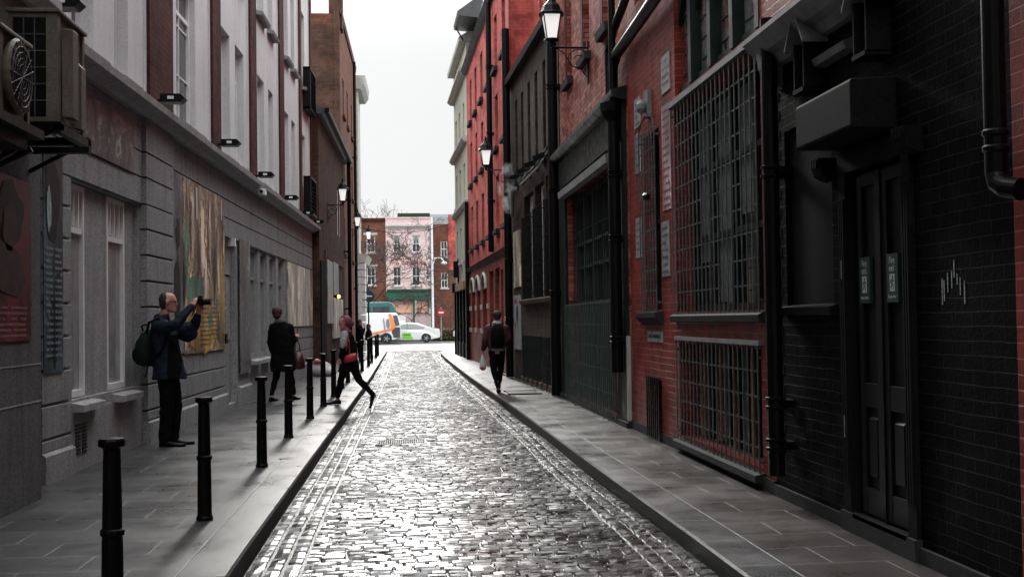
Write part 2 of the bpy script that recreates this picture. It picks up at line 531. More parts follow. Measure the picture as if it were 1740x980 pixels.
    def wall(s, fr, y0, y1, z0, z1, holes=(), depth=0.2, thick=5.0, o=0.0, mi=0):
        """front with openings and their reveals, closed by sides, top and back"""
        ys = sorted({y0, y1, *[h[0] for h in holes], *[h[1] for h in holes]})
        zs = sorted({z0, z1, *[h[2] for h in holes], *[h[3] for h in holes]})
        ys = [y for y in ys if y0 <= y <= y1]
        zs = [z for z in zs if z0 <= z <= z1]
        for a, b in zip(ys, ys[1:]):
            for c, d in zip(zs, zs[1:]):
                ym, zm = (a + b) / 2, (c + d) / 2
                if any(h[0] < ym < h[1] and h[2] < zm < h[3] for h in holes):
                    continue
                s.add([fr.P(a, o, c), fr.P(b, o, c), fr.P(b, o, d), fr.P(a, o, d)], [(0, 1, 2, 3)], mi)
        for h in holes:
            a, b, c, d = h[:4]
            q = o - depth
            s.add([fr.P(a, o, c), fr.P(b, o, c), fr.P(b, o, d), fr.P(a, o, d), fr.P(a, q, c), fr.P(b, q, c), fr.P(b, q, d), fr.P(a, q, d)],
                  [(0, 1, 5, 4), (1, 2, 6, 5), (2, 3, 7, 6), (3, 0, 4, 7), (4, 5, 6, 7)], mi)
        t = o - thick
        s.add([fr.P(y0, o, z0), fr.P(y1, o, z0), fr.P(y1, o, z1), fr.P(y0, o, z1), fr.P(y0, t, z0), fr.P(y1, t, z0), fr.P(y1, t, z1), fr.P(y0, t, z1)],
              [(0, 3, 7, 4), (1, 5, 6, 2), (3, 2, 6, 7), (4, 7, 6, 5)], mi)
        return s

    def build(s, name, m, parent=None, smooth=False, bevel=0.0, attr=None):
        me = bpy.data.meshes.new(name)
        off = Vector((0, 0, 0))
        if parent is not None:
            off = W(parent)
        elif s.v:
            xs = [v[0] for v in s.v]
            ys = [v[1] for v in s.v]
            off = Vector(((min(xs) + max(xs)) / 2, (min(ys) + max(ys)) / 2, min(v[2] for v in s.v)))
        me.from_pydata([tuple(Vector(v) - off) for v in s.v], [], s.f)
        for mm in (m if isinstance(m, (list, tuple)) else [m]):
            me.materials.append(mm)
        if any(s.mi):
            me.polygons.foreach_set('material_index', s.mi)
        if attr:
            a = me.attributes.new('tone', 'FLOAT', 'POINT')
            a.data.foreach_set('value', attr)
        else:
            bm = bmesh.new()
            bm.from_mesh(me)
            bmesh.ops.recalc_face_normals(bm, faces=bm.faces)
            bm.to_mesh(me)
            bm.free()
        if smooth:
            me.polygons.foreach_set('use_smooth', [True] * len(me.polygons))
        me.update()
        o = bpy.data.objects.new(name, me)
        C.objects.link(o)
        if parent is not None:
            o.parent = parent
        else:
            o.location = off
        if bevel:
            b = o.modifiers.new('bevel', 'BEVEL')
            b.width = bevel
            b.segments = 2
            b.limit_method = 'ANGLE'
        return o


def W(o):
    """world origin of an object whose parents are only moved, never turned, while building"""
    p = Vector((0, 0, 0))
    while o is not None:
        p += Vector(o.location)
        o = o.parent
    return p


def thing(name, label, cat, loc=(0, 0, 0), group=None, rot=0):
    o = bpy.data.objects.new(name, None)
    C.objects.link(o)
    o.location = loc
    o.rotation_euler.z = rot
    o.empty_display_size = 0.3
    o['label'] = label
    o['category'] = cat
    if group:
        o['group'] = group
    return o


def tag(o, label, cat, group=None):
    o['label'] = label
    o['category'] = cat
    if group:
        o['group'] = group
    return o


def struct(o):
    o['kind'] = 'structure'
    return o


def dup(root, loc, label, rz=None):
    r = root.copy()
    C.objects.link(r)
    r.location = loc
    if rz is not None:
        r.rotation_euler.z = rz
    r['label'] = label

    def rec(src, dst):
        for ch in src.children:
            c = ch.copy()
            C.objects.link(c)
            c.parent = dst
            rec(ch, c)
    rec(root, r)
    return r


def window(fr, y0, y1, z0, z1, parent, depth=0.18, fm=None, gm=None, bars=(1, 1), mid=None, fw=0.05, label=None, o=0.0):
    """sash window set back in its opening: frame, and its pane as a sub-part"""
    fm = fm or M_wframe
    gm = gm or M_glass
    q = o - depth + 0.004
    m = MB()
    m.fbox(fr, y0, y0 + fw, q, q + 0.07, z0, z1)
    m.fbox(fr, y1 - fw, y1, q, q + 0.07, z0, z1)
    m.fbox(fr, y0 + fw, y1 - fw, q, q + 0.07, z0, z0 + fw * 1.3)
    m.fbox(fr, y0 + fw, y1 - fw, q, q + 0.07, z1 - fw, z1)
    zz = [z0 + fw * 1.3] + ([mid] if mid else []) + [z1 - fw]
    if mid:
        m.fbox(fr, y0 + fw, y1 - fw, q, q + 0.062, mid - 0.03, mid + 0.03)
    ny, nz = bars
    for i in range(1, ny + 1):
        yy = y0 + (y1 - y0) * i / (ny + 1)
        m.fbox(fr, yy - 0.014, yy + 0.014, q, q + 0.052, z0 + fw * 1.3, z1 - fw)
    for i in range(1, nz + 1):
        z = z0 + (z1 - z0) * i / (nz + 1)
        if not mid or abs(z - mid) > 0.1:
            m.fbox(fr, y0 + fw, y1 - fw, q, q + 0.047, z - 0.012, z + 0.012)
    w = m.build('window', fm, parent)
    if label:
        w['label'] = label
    p = MB().fbox(fr, y0 + fw * .5, y1 - fw * .5, q + 0.004, q + 0.024, z0 + 0.02, z1 - 0.02)
    p.build('pane', gm, w)
    return w


def grille(fr, y0, y1, z0, z1, parent, ny, nz, o=0.06, r=0.009, m=None, rz=None):
    g = MB()
    m = m or M_grille
    for i in range(ny + 1):
        y = y0 + (y1 - y0) * i / ny
        g.fbox(fr, y - r, y + r, o, o + 2 * r, z0, z1)
    for j in range(nz + 1):
        z = z0 + (z1 - z0) * j / nz
        g.fbox(fr, y0 - r, y1 + r, o - 0.006, o + 0.003, z - r * 1.3, z + r * 1.3)
    for y in (y0, y1):
        for z in (z0 + 0.1, z1 - 0.1):
            g.fbox(fr, y - 0.012, y + 0.012, -0.05, o, z - 0.012, z + 0.012)
    return g.build('grille', m, parent)


def pipe(fr, y, z0, z1, r, parent, collars=(), o=0.1, shoe=True, head=None, m=None):
    g = MB()
    x, yy, _ = fr.P(y, o, 0)
    pts = [(x, yy, z1), (x, yy, z0 + 0.18)]
    if shoe:
        s = fr.side
        pts += [(x, yy, z0 + 0.12), (x + s * r * 0.8, yy - r * 0.5, z0 + 0.05), (x + s * r * 2.2, yy - r, z0)]
    else:
        pts += [(x, yy, z0)]
    g.tube(pts, r, 14)
    for c in collars:
        for dz in (-0.035, 0.035):
            g.lathe([(r * 1.0, -0.016), (r * 1.25, -0.01), (r * 1.25, 0.01), (r, 0.016)], (x, yy, c + dz), 14)
        g.fbox(fr, y - r * 1.7, y + r * 1.7, -0.02, o - r * 0.5, c - 0.03, c + 0.03)
    if head:
        g.lathe([(r, 0), (r * 2.1, 0.14), (r * 2.2, 0.26), (r * 1.9, 0.262)], (x, yy, head), 8)
    return g.build('drainpipe', m or M_iron, parent, smooth=False)

# ------------------------------------------------------------------ ground, road, footpaths
def lerp_path(pts, y):
    if y <= pts[0][1]:
        return pts[0][0]
    for (xa, ya), (xb, yb) in zip(pts, pts[1:]):
        if y <= yb:
            t = (y - ya) / (yb - ya)
            return xa + (xb - xa) * t
    return pts[-1][0]


KL = [(-1.05, -12), (-1.05, 9), (-1.02, 12), (-0.90, 26), (-0.86, 31), (-0.78, 60), (-1.2, 62.5), (-2.6, 64)]
KR = [(1.97, -12), (1.97, 10), (1.92, 13), (1.90, 19.5), (1.76, 32), (1.72, 47), (1.78, 56), (2.3, 62), (3.8, 64)]
def kl(y): return lerp_path(KL, y)
def kr(y): return lerp_path(KR, y)


g = MB().add([(-400, -60, -0.16), (400, -60, -0.16), (400, 1500, -0.16), (-400, 1500, -0.16)], [(0, 1, 2, 3)])
struct(g.build('ground', M_ground))

# setts: every stone is a low rounded block with its own tilt
def road_z(x, y):
    a, b = kl(y), kr(y)
    t = (x - a) / (b - a)
    dip = 0.006 * math.sin(x * 2.1 + y * 0.7) + 0.008 * math.sin(y * 0.9 + 1.3 * math.sin(x * 1.7))
    return -0.128 + 0.045 * (1 - (2 * t - 1) ** 2) + dip


road = MB()
tone = []


def sett(x0, x1, y0, y1, gut=False):
    t = 0.45 + 0.55 * R.random() if gut else R.random() ** 1.2
    hz = R.gauss(0, 0.0034)
    tx, ty = R.gauss(0, 0.020), R.gauss(0, 0.028)
    cx, cy = (x0 + x1) / 2, (y0 + y1) / 2
    zc = road_z(cx, cy) + hz
    dome = (0.010 if gut else 0.004) + R.random() * 0.004
    nx, ny = 5, 4
    gx = (0, 0.08, 0.5, 0.92, 1)
    gy = (0, 0.14, 0.86, 1)
    vs = []
    for j in range(ny):
        for i in range(nx):
            u, v = gx[i], gy[j]
            x = x0 + (x1 - x0) * u
            y = y0 + (y1 - y0) * v
            if i in (0, 4) and j in (0, 3):
                x += (0.5 - u) * 0.03
                y += (0.5 - v) * 0.02
            e = 1 - max(abs(2 * u - 1) ** 3, abs(2 * v - 1) ** 3 * 1.0)
            edge = (i in (0, 4)) or (j in (0, 3))
            z = zc + (x - cx) * tx + (y - cy) * ty + dome * e + (-0.022 if edge else 0) + R.gauss(0, 0.0008)
            vs.append((x + R.gauss(0, 0.0016), y + R.gauss(0, 0.0016), z))
    fs = [(j * nx + i, j * nx + i + 1, (j + 1) * nx + i + 1, (j + 1) * nx + i) for j in range(ny - 1) for i in range(nx - 1)]
    road.add(vs, fs)
    tone.extend([t] * len(vs))


y = 2.5
while y < 63.0:
    d = 0.094 + R.gauss(0, 0.006)
    a, b = kl(y) + 0.385, kr(y) - 0.385
    if y > 61:
        a, b = max(a, -1.1), min(b, 2.3)
    x = a - R.random() * 0.1
    first = True
    while x < b:
        w = R.uniform(0.10, 0.19)
        x1 = min(x + w, b)
        xs = max(x, a)
        if x1 - xs > 0.06:
            if not (abs(y + d / 2 - 15.5) < 0.30 and xs < 0.30 and x1 > -0.36):
                wig = 0.012 * math.sin(xs * 2.3 + y * 0.31)
                sett(xs + 0.0025, x1 - 0.0025, y + 0.0055 + wig, y + d - 0.0055 + wig)
        x += w
    y += d
for side, kf in ((1, kl), (-1, kr)):
    for r_ in range(3):
        y = 2.5 + R.random() * 0.1
        while y < 61.5:
            d = R.uniform(0.16, 0.235)
            k = kf(y)
            xa = k + side * (0.018 + r_ * 0.122)
            xb = xa + side * 0.112
            sett(min(xa, xb) + 0.004, max(xa, xb) - 0.004, y + 0.008, y + d - 0.008, True)
            y += d
ro = road.build('road', M_sett, None, smooth=False, attr=tone)
ro['kind'] = 'structure'
# bed the setts lie in, with wet sand showing in the joints
bed = MB()
ys = [2.0 + i * 0.5 for i in range(125)]
vs, fs = [], []
for i, y in enumerate(ys):
    a, b = kl(y), kr(y)
    for t in range(13):
        x = a + (b - a) * t / 12
        vs.append((x, y, road_z(x, y) - 0.013))
for i in range(len(ys) - 1):
    for t in range(12):
        fs.append((i * 13 + t, i * 13 + t + 1, (i + 1) * 13 + t + 1, (i + 1) * 13 + t))
bed.add(vs, fs)
bed.add([(-1.2, -14, -0.12), (2.1, -14, -0.12), (2.1, 2.02, -0.12), (-1.2, 2.02, -0.12)], [(0, 1, 2, 3)])
struct(bed.build('road_bed', M_joint))
# the paved ramp at the mouth of the lane and the cross street
cs = MB()
cs.add([(-60, 64.0, -0.12), (60, 64.0, -0.12), (60, 97, -0.12), (-60, 97, -0.12)], [(0, 1, 2, 3)])
cs.add([(-0.9, 62.6, -0.085), (2.6, 62.6, -0.085), (3.4, 64.0, -0.112), (-2.2, 64.0, -0.112)], [(0, 1, 2, 3)])
struct(cs.build('cross_street', M_asph))
mk = MB()
for cx in (-0.55, 0.75, 1.95):
    pts = []
    for k in range(13):
        a = math.pi * k / 12
        pts.append((cx + 0.48 * math.cos(a), 62.9 + 0.85 * math.sin(a), -0.079))
    mk.add(pts, [tuple(range(13))])
mk.add([(-30, 79.9, -0.096), (30, 79.9, -0.096), (30, 80.05, -0.096), (-30, 80.05, -0.096)], [(0, 1, 2, 3)])
struct(mk.build('road_marking', M_signw))


def footpath(name, kf, wallx, side, m):
    p = MB()
    yy = [-12, 0, 4, 8, 12, 16, 20, 26, 31, 36, 42, 48, 54, 58, 60, 61, 62, 63, 64]
    vs, fs = [], []
    for y in yy:
        k = kf(y)
        vs += [(k - side * 0.305, y, 0.0), (wallx(y), y, 0.012)]
    for i in range(len(yy) - 1):
        fs.append((2 * i, 2 * i + 1, 2 * i + 3, 2 * i + 2))
    p.add(vs, fs)
    struct(p.build(name, m))
    kb = MB()
    vs, fs = [], []
    for y in yy:
        k = kf(y)
        vs += [(k - side * 0.303, y, -0.14), (k - side * 0.303, y, 0.003), (k - side * 0.015, y, 0.001), (k, y, -0.014), (k + side * 0.008, y, -0.17)]
    for i in range(len(yy) - 1):
        for j in range(4):
            fs.append((5 * i + j, 5 * i + j + 1, 5 * i + 5 + j + 1, 5 * i + 5 + j))
    kb.add(vs, fs)
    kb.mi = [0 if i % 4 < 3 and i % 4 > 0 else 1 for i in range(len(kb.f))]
    struct(kb.build(name.replace('footpath', 'kerb'), [M_kerb, mat('wet kerb face shade', (0.012, 0.012, 0.0125), 0.6, var=0.5, nscale=8, spec=0.15)]))  # near-black colour paints shade onto the wet kerb faces


for sd_, kf_, nm_ in ((1, kl, 'left_kerb_joint_glint'), (-1, kr, 'right_kerb_joint_glint')):
    jt = MB()
    yy = [-12, 0, 4, 8, 12, 16, 20, 26, 31, 36, 42, 48, 54]
    vs = []
    for y in yy:
        x = kf_(y) - sd_ * 0.304
        vs += [(x - 0.006, y, 0.0065), (x + 0.006, y, 0.0065)]
    jt.add(vs, [(2 * i, 2 * i + 1, 2 * i + 3, 2 * i + 2) for i in range(len(yy) - 1)])
    struct(jt.build(nm_, mat('wet joint glint', (0.42, 0.43, 0.44), 0.3, var=0.5, nscale=3)))  # pale colour paints the sky's reflection along the wet joint
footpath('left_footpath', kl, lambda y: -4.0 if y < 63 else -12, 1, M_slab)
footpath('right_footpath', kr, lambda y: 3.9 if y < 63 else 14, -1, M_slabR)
fp = MB().box(-60, 60, 93.5, 108, -0.15, 0.0)
struct(fp.build('far_footpath', M_asph))

# drain grate in the road, covers in the footpaths
t = MB()
gz = -0.080
for i in range(22):
    x = -0.33 + i * 0.0285
    t.box(x, x + 0.013, 15.23, 15.77, gz - 0.03, gz)
for yy in (15.22, 15.5, 15.76):
    t.box(-0.345, 0.29, yy, yy + 0.03, gz - 0.035, gz + 0.002)
t.box(-0.36, -0.335, 15.22, 15.79, gz - 0.035, gz + 0.003)
t.box(0.28, 0.305, 15.22, 15.79, gz - 0.035, gz + 0.003)
tag(t.build('drain_grate', M_grille), 'slotted metal drain grate set in the wet cobbled road', 'grate')
t = MB().box(2.12, 2.72, 23.4, 24.35, 0.0, 0.022)
t.box(2.08, 2.76, 23.34, 23.40, 0.0, 0.028).box(2.08, 2.76, 24.35, 24.41, 0.0, 0.028)
tag(t.build('access_cover', M_iron), 'dark flat access cover in the right footpath by the brown brick wall', 'cover')
t = MB().lathe([(0.0, 0.006), (0.085, 0.006), (0.10, 0.002), (0.10, -0.02)], (-1.27, 13.2, 0.003), 20)
tag(t.build('stopcock_cover', M_iron), 'small round iron cover in the left footpath near the kerb', 'cover')

# ------------------------------------------------------------------ left terrace
FL = Fr((-3.36, 11.4), (-2.61, 33.9), 1)
T = thing('terrace_building', 'grey rendered building with maroon brick pilasters above and grooved ground floor on the left', 'building', FL.P(23, 0, 0))
YN, YF = 11.38, 34.75
low_holes = [(12.38, 15.08, 0.74, 3.0), (20.95, 22.05, 0.06, 3.0),
             (23.58, 24.63, 0.80, 3.0), (24.94, 25.94, 0.80, 3.0), (26.28, 27.3, 0.80, 3.0), (27.7, 28.7, 0.80, 3.0)]
MB().wall(FL, YN, YF, 0, 4.13, low_holes, 0.22, 6.0, -0.03).build('ground_floor_wall', M_stucco2, T)
MB().fbox(FL, 13.06, 13.89, -0.245, -0.10, 0.74, 2.99).build('window_pier', M_stucco2, T)
MB().fbox(FL, 14.67, 15.075, -0.245, -0.10, 0.74, 2.99).build('window_pier', M_stucco2, T)
cs_ = MB()


def courses(y0, y1, z0, z1, o=0.0, pitch=0.325, z_ref=3.02):
    zs = [z_ref - pitch * k for k in range(0, 12)]
    zs = sorted(z for z in zs if z0 - 0.01 < z < z1 + 0.2)
    lo = z0
    for z in zs + [None]:
        hi = z1 if z is None else min(z - 0.012, z1)
        if hi - lo > 0.03:
            cs_.fprism(FL, y0, y1, [(-0.03, lo), (o - 0.008, lo), (o, lo + 0.008), (o, hi - 0.008), (o - 0.008, hi), (-0.03, hi)])
        if z is not None:
            lo = z + 0.012


courses(11.40, 12.28, 0.30, 3.0)
courses(15.15, 16.62, 0.30, 3.0, 0.055)
courses(16.66, 20.80, 0.30, 3.0)
courses(29.0, 34.7, 0.30, 3.0)
for z0, z1 in ((3.02, 3.335), (3.36, 3.655), (3.68, 4.10)):
    for a, b, o in ((12.28, 15.13, -0.001), (15.13, 16.64, 0.055), (16.64, 34.7, 0.0)):
        cs_.fbox(FL, a, b, -0.03, o, z0, z1)
    cs_.fbox(FL, 11.40, 12.28, -0.03, -0.001, z0, z1)
cs_.build('rusticated_course', M_stucco, T)
pl = MB()
for a, b, o, h in ((11.4, 12.30, 0.035, 0.27), (15.13, 16.68, 0.09, 0.27), (16.70, 20.85, 0.04, 0.27), (22.15, 23.5, 0.04, 0.3), (28.95, 34.72, 0.045, 0.36)):
    MB().fprism(FL, a, b, [(-0.03, 0), (o, 0), (o, h), (-0.005, h + 0.03), (-0.03, h + 0.03)]).build('plinth', M_stucco2, T)
sg = MB()
sg.fbox(FL, 12.30, 15.10, -0.03, -0.004, 0.0, 0.62)
sg.build('apron_panel', M_stucco2, T)
for a, b, z in ((12.33, 13.12, 0.72), (13.82, 14.74, 0.72), (23.5, 24.7, 0.78), (24.9, 26.0, 0.78), (26.22, 27.36, 0.78), (27.64, 28.76, 0.78)):
    MB().fprism(FL, a, b, [(-0.21, z), (-0.21, z - 0.02), (-0.02, z - 0.10), (0.11, z - 0.10), (0.11, z - 0.03), (-0.2, z + 0.02)]).build('sill', M_ledge, T)
for a, b in ((12.40, 13.05), (13.90, 14.66)):
    window(FL, a, b, 0.75, 2.985, T, 0.14, M_wframe, M_glassg, (0, 0), 2.5, 0.055, o=-0.03)
    m = MB()
    for k in (1, 2, 3):
        y = a + (b - a) * k / 4
        m.fbox(FL, y - 0.014, y + 0.014, -0.145, -0.105, 2.54, 2.93)
    m.build('glazing_bar', M_wframe, T)
for a, b in ((23.58, 24.63), (24.94, 25.94), (26.28, 27.3), (27.7, 28.7)):
    window(FL, a, b, 0.81, 2.99, T, 0.13, M_gframe, M_glassg, (0, 0), 2.4, 0.06, o=-0.03)
# door
d = MB()
d.fbox(FL, 20.97, 22.03, -0.20, -0.14, 0.07, 2.35)
d.fbox(FL, 21.05, 21.45, -0.14, -0.125, 1.2, 2.2)
d.fbox(FL, 21.55, 21.95, -0.14, -0.125, 1.2, 2.2)
d.fbox(FL, 21.05, 21.45, -0.14, -0.125, 0.2, 1.0)
d.fbox(FL, 21.55, 21.95, -0.14, -0.125, 0.2, 1.0)
d = d.build('door', M_stucco2, T)
MB().fbox(FL, 20.97, 22.03, -0.20, -0.12, 2.38, 2.98).build('transom_panel', M_stucco2, T)
MB().fbox(FL, 21.2, 21.25, -0.126, -0.07, 1.75, 1.8).build('spyhole', M_wframe, d)
MB().fbox(FL, 21.16, 21.3, -0.126, -0.10, 1.25, 1.32).build('handle', M_wframe, d)
MB().fbox(FL, 20.6, 20.72, 0.0, 0.05, 1.15, 1.32).build('keypad', M_iron, T)
# vents under the first window
v = MB()
for a in (12.40, 12.62):
    for k in range(9):
        z = 0.18 + k * 0.036
        v.fbox(FL, a, a + 0.16, -0.02, 0.006, z, z + 0.016)
v.build('vent', M_iron, T)
# cornice over the ground floor
m = MB().fprism(FL, 11.3, 34.8, [(-0.03, 4.10), (0.06, 4.11), (0.10, 4.15), (0.24, 4.19), (0.25, 4.27), (0.0, 4.33), (-0.03, 4.33)])
m.build('cornice', M_ledge, T)
# brick and render upper floors
pil = [(9.5, 10.6), (15.43, 16.76), (19.64, 20.37), (23.54, 24.29), (27.81, 28.54), (31.74, 32.15), (34.35, 34.7)]
up = []
for a, b in ((12.42, 13.20), (14.02, 14.62), (17.25, 18.55), (20.62, 21.55), (22.12, 23.08), (24.75, 25.72), (26.33, 27.08), (28.90, 29.78), (30.35, 31.10), (32.66, 33.40)):
    up += [(a, b, 4.46, 6.68), (a, b, 8.02, 10.1)]
MB().wall(FL, YN, YF, 4.3, 12.6, up, 0.24, 6.0, -0.03).build('upper_wall', M_white, T)
for k, h in enumerate(up):
    window(FL, h[0], h[1], h[2], h[3], T, 0.16 if h[0] > 17 and h[0] < 18 else 0.21, M_wframe, M_glass, (1, 0) if h[0] != 17.25 else (1, 2), (h[2] + h[3]) / 2 + 0.55, 0.05, o=-0.03)
    z = h[2] - 0.02
    s = MB().fprism(FL, h[0] - 0.12, h[1] + 0.12, [(-0.2, z), (-0.2, z - 0.09), (0.10, z - 0.12), (0.12, z - 0.05), (-0.1, z + 0.01)])
    s.build('sill', M_greyl if h[2] > 7 else M_ledge, T)
for a, b in pil:
    if a > 11:
        MB().fbox(FL, a, b, -0.03, 0.035, 4.33, 12.6).build('brick_pilaster', M_redbrickL, T)
rp = MB()
for (a, b), (c, e) in zip(pil, pil[1:]):
    for yy in (b, c):
        if yy > 11.5:
            s = 0.06 if yy == b else -0.06
            rp.fbox(FL, min(yy, yy + s), max(yy, yy + s), -0.03, -0.006, 4.33, 12.6)
rp.build('render_margin', M_white, T)
MB().fprism(FL, 11.3, 34.8, [(-0.03, 12.6), (0.25, 12.62), (0.3, 12.75), (-0.03, 12.9), (-6, 12.9), (-6, 12.6)]).build('parapet', M_ledge, T)

# the bay nearest to the camera stands forward of the terrace
FB = Fr((-3.12, 9.6), (-3.12, 10.5), 1)
B = thing('projecting_bay_building', 'plain grey rendered bay, darkened for near shade, standing forward at the left edge below the air conditioners', 'building', FB.P(5, 0, 0))
MB().wall(FB, -32, 10.55, 0, 4.2, [(6.2, 7.4, 0.8, 2.9)], 0.2, 6.0).build('wall', M_stucco_shade, B)
MB().fbox(FB, -10, 10.56, -0.02, 0.004, 0.85, 0.862).fbox(FB, -10, 10.56, -0.02, 0.004, 1.17, 1.18).build('joint_line', M_ledge, B)
MB().fprism(FB, -10, 10.7, [(-0.03, 4.2), (0.05, 4.2), (0.15, 4.28), (0.15, 4.36), (-0.03, 4.42)]).build('cornice', M_ledge, B)
MB().wall(FB, -32, 11.3, 4.4, 19, [(4.4, 5.4, 4.8, 6.9), (7.4, 8.6, 4.8, 6.9), (1.2, 2.4, 4.8, 6.9)], 0.2, 6.0, -0.25).build('upper_wall', M_white, B)  # height above view and run behind camera added to shade the near street
for a in (7.4, 4.4):
    window(FB, a, a + 1.1, 4.82, 6.88, B, 0.18, M_wframe, M_glass, (1, 0), 5.9, o=-0.25)
window(FB, 6.2, 7.4, 0.82, 2.88, B, 0.18, M_gframe, M_glass, (1, 0), 2.3)


# posters and murals on the left wall
def panel(fr, y0, y1, z0, z1, m, name, label, cat='mural', o=0.012, marks=None, group=None):
    p = MB().fbox(fr, y0, y1, 0.0, o, z0, z1, 0)
    ms = [m]
    if marks:
        for mm, fn in marks:
            ms.append(mm)
            fn(p, len(ms) - 1, o + 0.004)
    ob = p.build(name, ms)
    return tag(ob, label, cat, group)


M_redp = streaks('dark red poster print', [(0.05, 0.005, 0.006), (0.11, 0.010, 0.012), (0.13, 0.012, 0.014)], 1.5, seed=3)
M_pdark = mat('poster black ink', (0.012, 0.012, 0.014), 0.5, var=0.5, nscale=12)
M_ptext = mat('poster faded text', (0.34, 0.15, 0.15), 0.5, var=0.3, nscale=50)
M_skinp = mat('poster grey figure', (0.05, 0.025, 0.026), 0.5, var=0.7, nscale=9)
M_teal_p = streaks('teal poster print', [(0.03, 0.045, 0.055), (0.05, 0.09, 0.105), (0.035, 0.05, 0.07), (0.09, 0.12, 0.13)], 2.4, (1, 1, 0.8), seed=9)
M_tealt = mat('poster teal text', (0.22, 0.28, 0.30), 0.5, var=0.5, nscale=60)
M_tface = mat('poster pale face', (0.32, 0.42, 0.42), 0.5, var=0.8, nscale=10)
M_gold = streaks('gold painted mural', [(0.02, 0.022, 0.02), (0.26, 0.10, 0.05), (0.04, 0.10, 0.07), (0.62, 0.48, 0.36), (0.16, 0.09, 0.02), (0.05, 0.08, 0.06), (0.55, 0.30, 0.12), (0.70, 0.62, 0.55)], 3.4, (0.9, 0.9, 0.42), dist=0.5, seed=21)
M_ochre = streaks('ochre mural wash', [(0.12, 0.07, 0.015), (0.50, 0.30, 0.08), (0.25, 0.15, 0.03), (0.60, 0.45, 0.20)], 5, (1, 1, 0.8), dist=0.4, seed=40)
M_mgreen = streaks('green mural wash', [(0.02, 0.05, 0.03), (0.09, 0.26, 0.15), (0.05, 0.12, 0.09), (0.25, 0.40, 0.30)], 6, (1, 1, 0.5), dist=0.4, seed=44)
M_mcream = streaks('cream mural drips', [(0.40, 0.28, 0.20), (0.80, 0.70, 0.60), (0.55, 0.35, 0.25)], 6, (1.5, 1.5, 0.2), dist=0.2, seed=48)
M_mdark = streaks('umber mural shadows', [(0.02, 0.015, 0.012), (0.10, 0.045, 0.025), (0.04, 0.03, 0.02)], 6, (1, 1, 0.3), dist=0.4, seed=52)
M_blue = streaks('slate blue mural edge', [(0.03, 0.04, 0.045), (0.14, 0.18, 0.21), (0.06, 0.08, 0.095), (0.24, 0.29, 0.32)], 2.2, (1, 1, 0.4), seed=5)
M_cream = streaks('cream painted mural', [(0.12, 0.10, 0.07), (0.55, 0.48, 0.38), (0.25, 0.19, 0.12), (0.75, 0.70, 0.6), (0.35, 0.3, 0.22)], 2.2, (1.2, 1.2, 0.25), dist=1.0, seed=33)
M_grim = streaks('grey painted fascia mural', [(0.015, 0.016, 0.018), (0.05, 0.053, 0.058), (0.10, 0.10, 0.105), (0.03, 0.032, 0.037), (0.26, 0.27, 0.28)], 1.8, (1, 1, 1.2), dist=3, seed=14)


def ell(fr, p, mi, o, cy, cz, ry, rz, n=18, wob=0.15, seed=0):
    rr = random.Random(seed)
    pts = []
    for k in range(n):
        a = 2 * math.pi * k / n
        w = 1 + rr.uniform(-wob, wob)
        pts.append(fr.P(cy + ry * math.cos(a) * w, o, cz + rz * math.sin(a) * w))
    p.add(pts, [tuple(range(n))], mi)


def textrows(fr, y0, y1, z0, z1, pitch, seed, hgt=0.45):
    def fn(p, mi, o):
        rr = random.Random(seed)
        z = z1
        while z > z0:
            y = y0
            while y < y1 - 0.02:
                w = rr.uniform(0.02, 0.09)
                if rr.random() < 0.9:
                    p.add([fr.P(y, o, z - pitch * hgt), fr.P(min(y + w, y1), o, z - pitch * hgt), fr.P(min(y + w, y1), o, z), fr.P(y, o, z)], [(0, 1, 2, 3)], mi)
                y += w + 0.015
            z -= pitch
    return fn


panel(FB, 8.2, 10.24, 1.38, 2.70, M_redp, 'wall_poster', 'dark red poster with a grey figure and lines of text at the left edge', 'poster', marks=[
    (M_pdark, lambda p, mi, o: ell(FB, p, mi, o, 9.72, 2.42, 0.30, 0.24, seed=2)),
    (M_skinp, lambda p, mi, o: (ell(FB, p, mi, o + 0.003, 9.70, 2.30, 0.17, 0.20, seed=3), ell(FB, p, mi, o + 0.003, 9.66, 1.95, 0.40, 0.22, seed=4))),
    (M_ptext, textrows(FB, 9.0, 10.12, 1.42, 1.66, 0.045, 5))])
panel(FL, 11.42, 11.98, 1.05, 3.18, M_teal_p, 'wall_poster', 'tall narrow teal poster with a pale face above columns of text', 'poster', o=0.014, marks=[
    (M_pdark, lambda p, mi, o: (ell(FL, p, mi, o, 11.66, 2.72, 0.20, 0.42, seed=6), ell(FL, p, mi, o, 11.72, 1.45, 0.10, 0.36, seed=8))),
    (M_tface, lambda p, mi, o: (ell(FL, p, mi, o + 0.003, 11.55, 2.62, 0.07, 0.22, seed=7))),
    (M_tealt, lambda p, mi, o: (textrows(FL, 11.46, 11.66, 1.2, 2.25, 0.06, 9)(p, mi, o + 0.004), textrows(FL, 11.72, 11.92, 1.2, 2.25, 0.06, 10)(p, mi, o + 0.004)))])
panel(FL, 12.2, 14.68, 3.345, 3.95, M_grim, 'fascia_mural', 'dark grey painted panel above the two tall white-framed windows', 'mural', o=0.02)
panel(FL, 16.68, 17.40, 1.08, 3.63, M_blue, 'painted_panel', 'slate blue painted strip at the left side of the gold mural', 'mural', o=0.016, marks=[(M_pdark, lambda p, mi, o: (ell(FL, p, mi, o, 17.0, 1.95, 0.2, 0.5, wob=0.2, seed=81), ell(FL, p, mi, o, 17.05, 2.75, 0.14, 0.22, wob=0.25, seed=82)))])
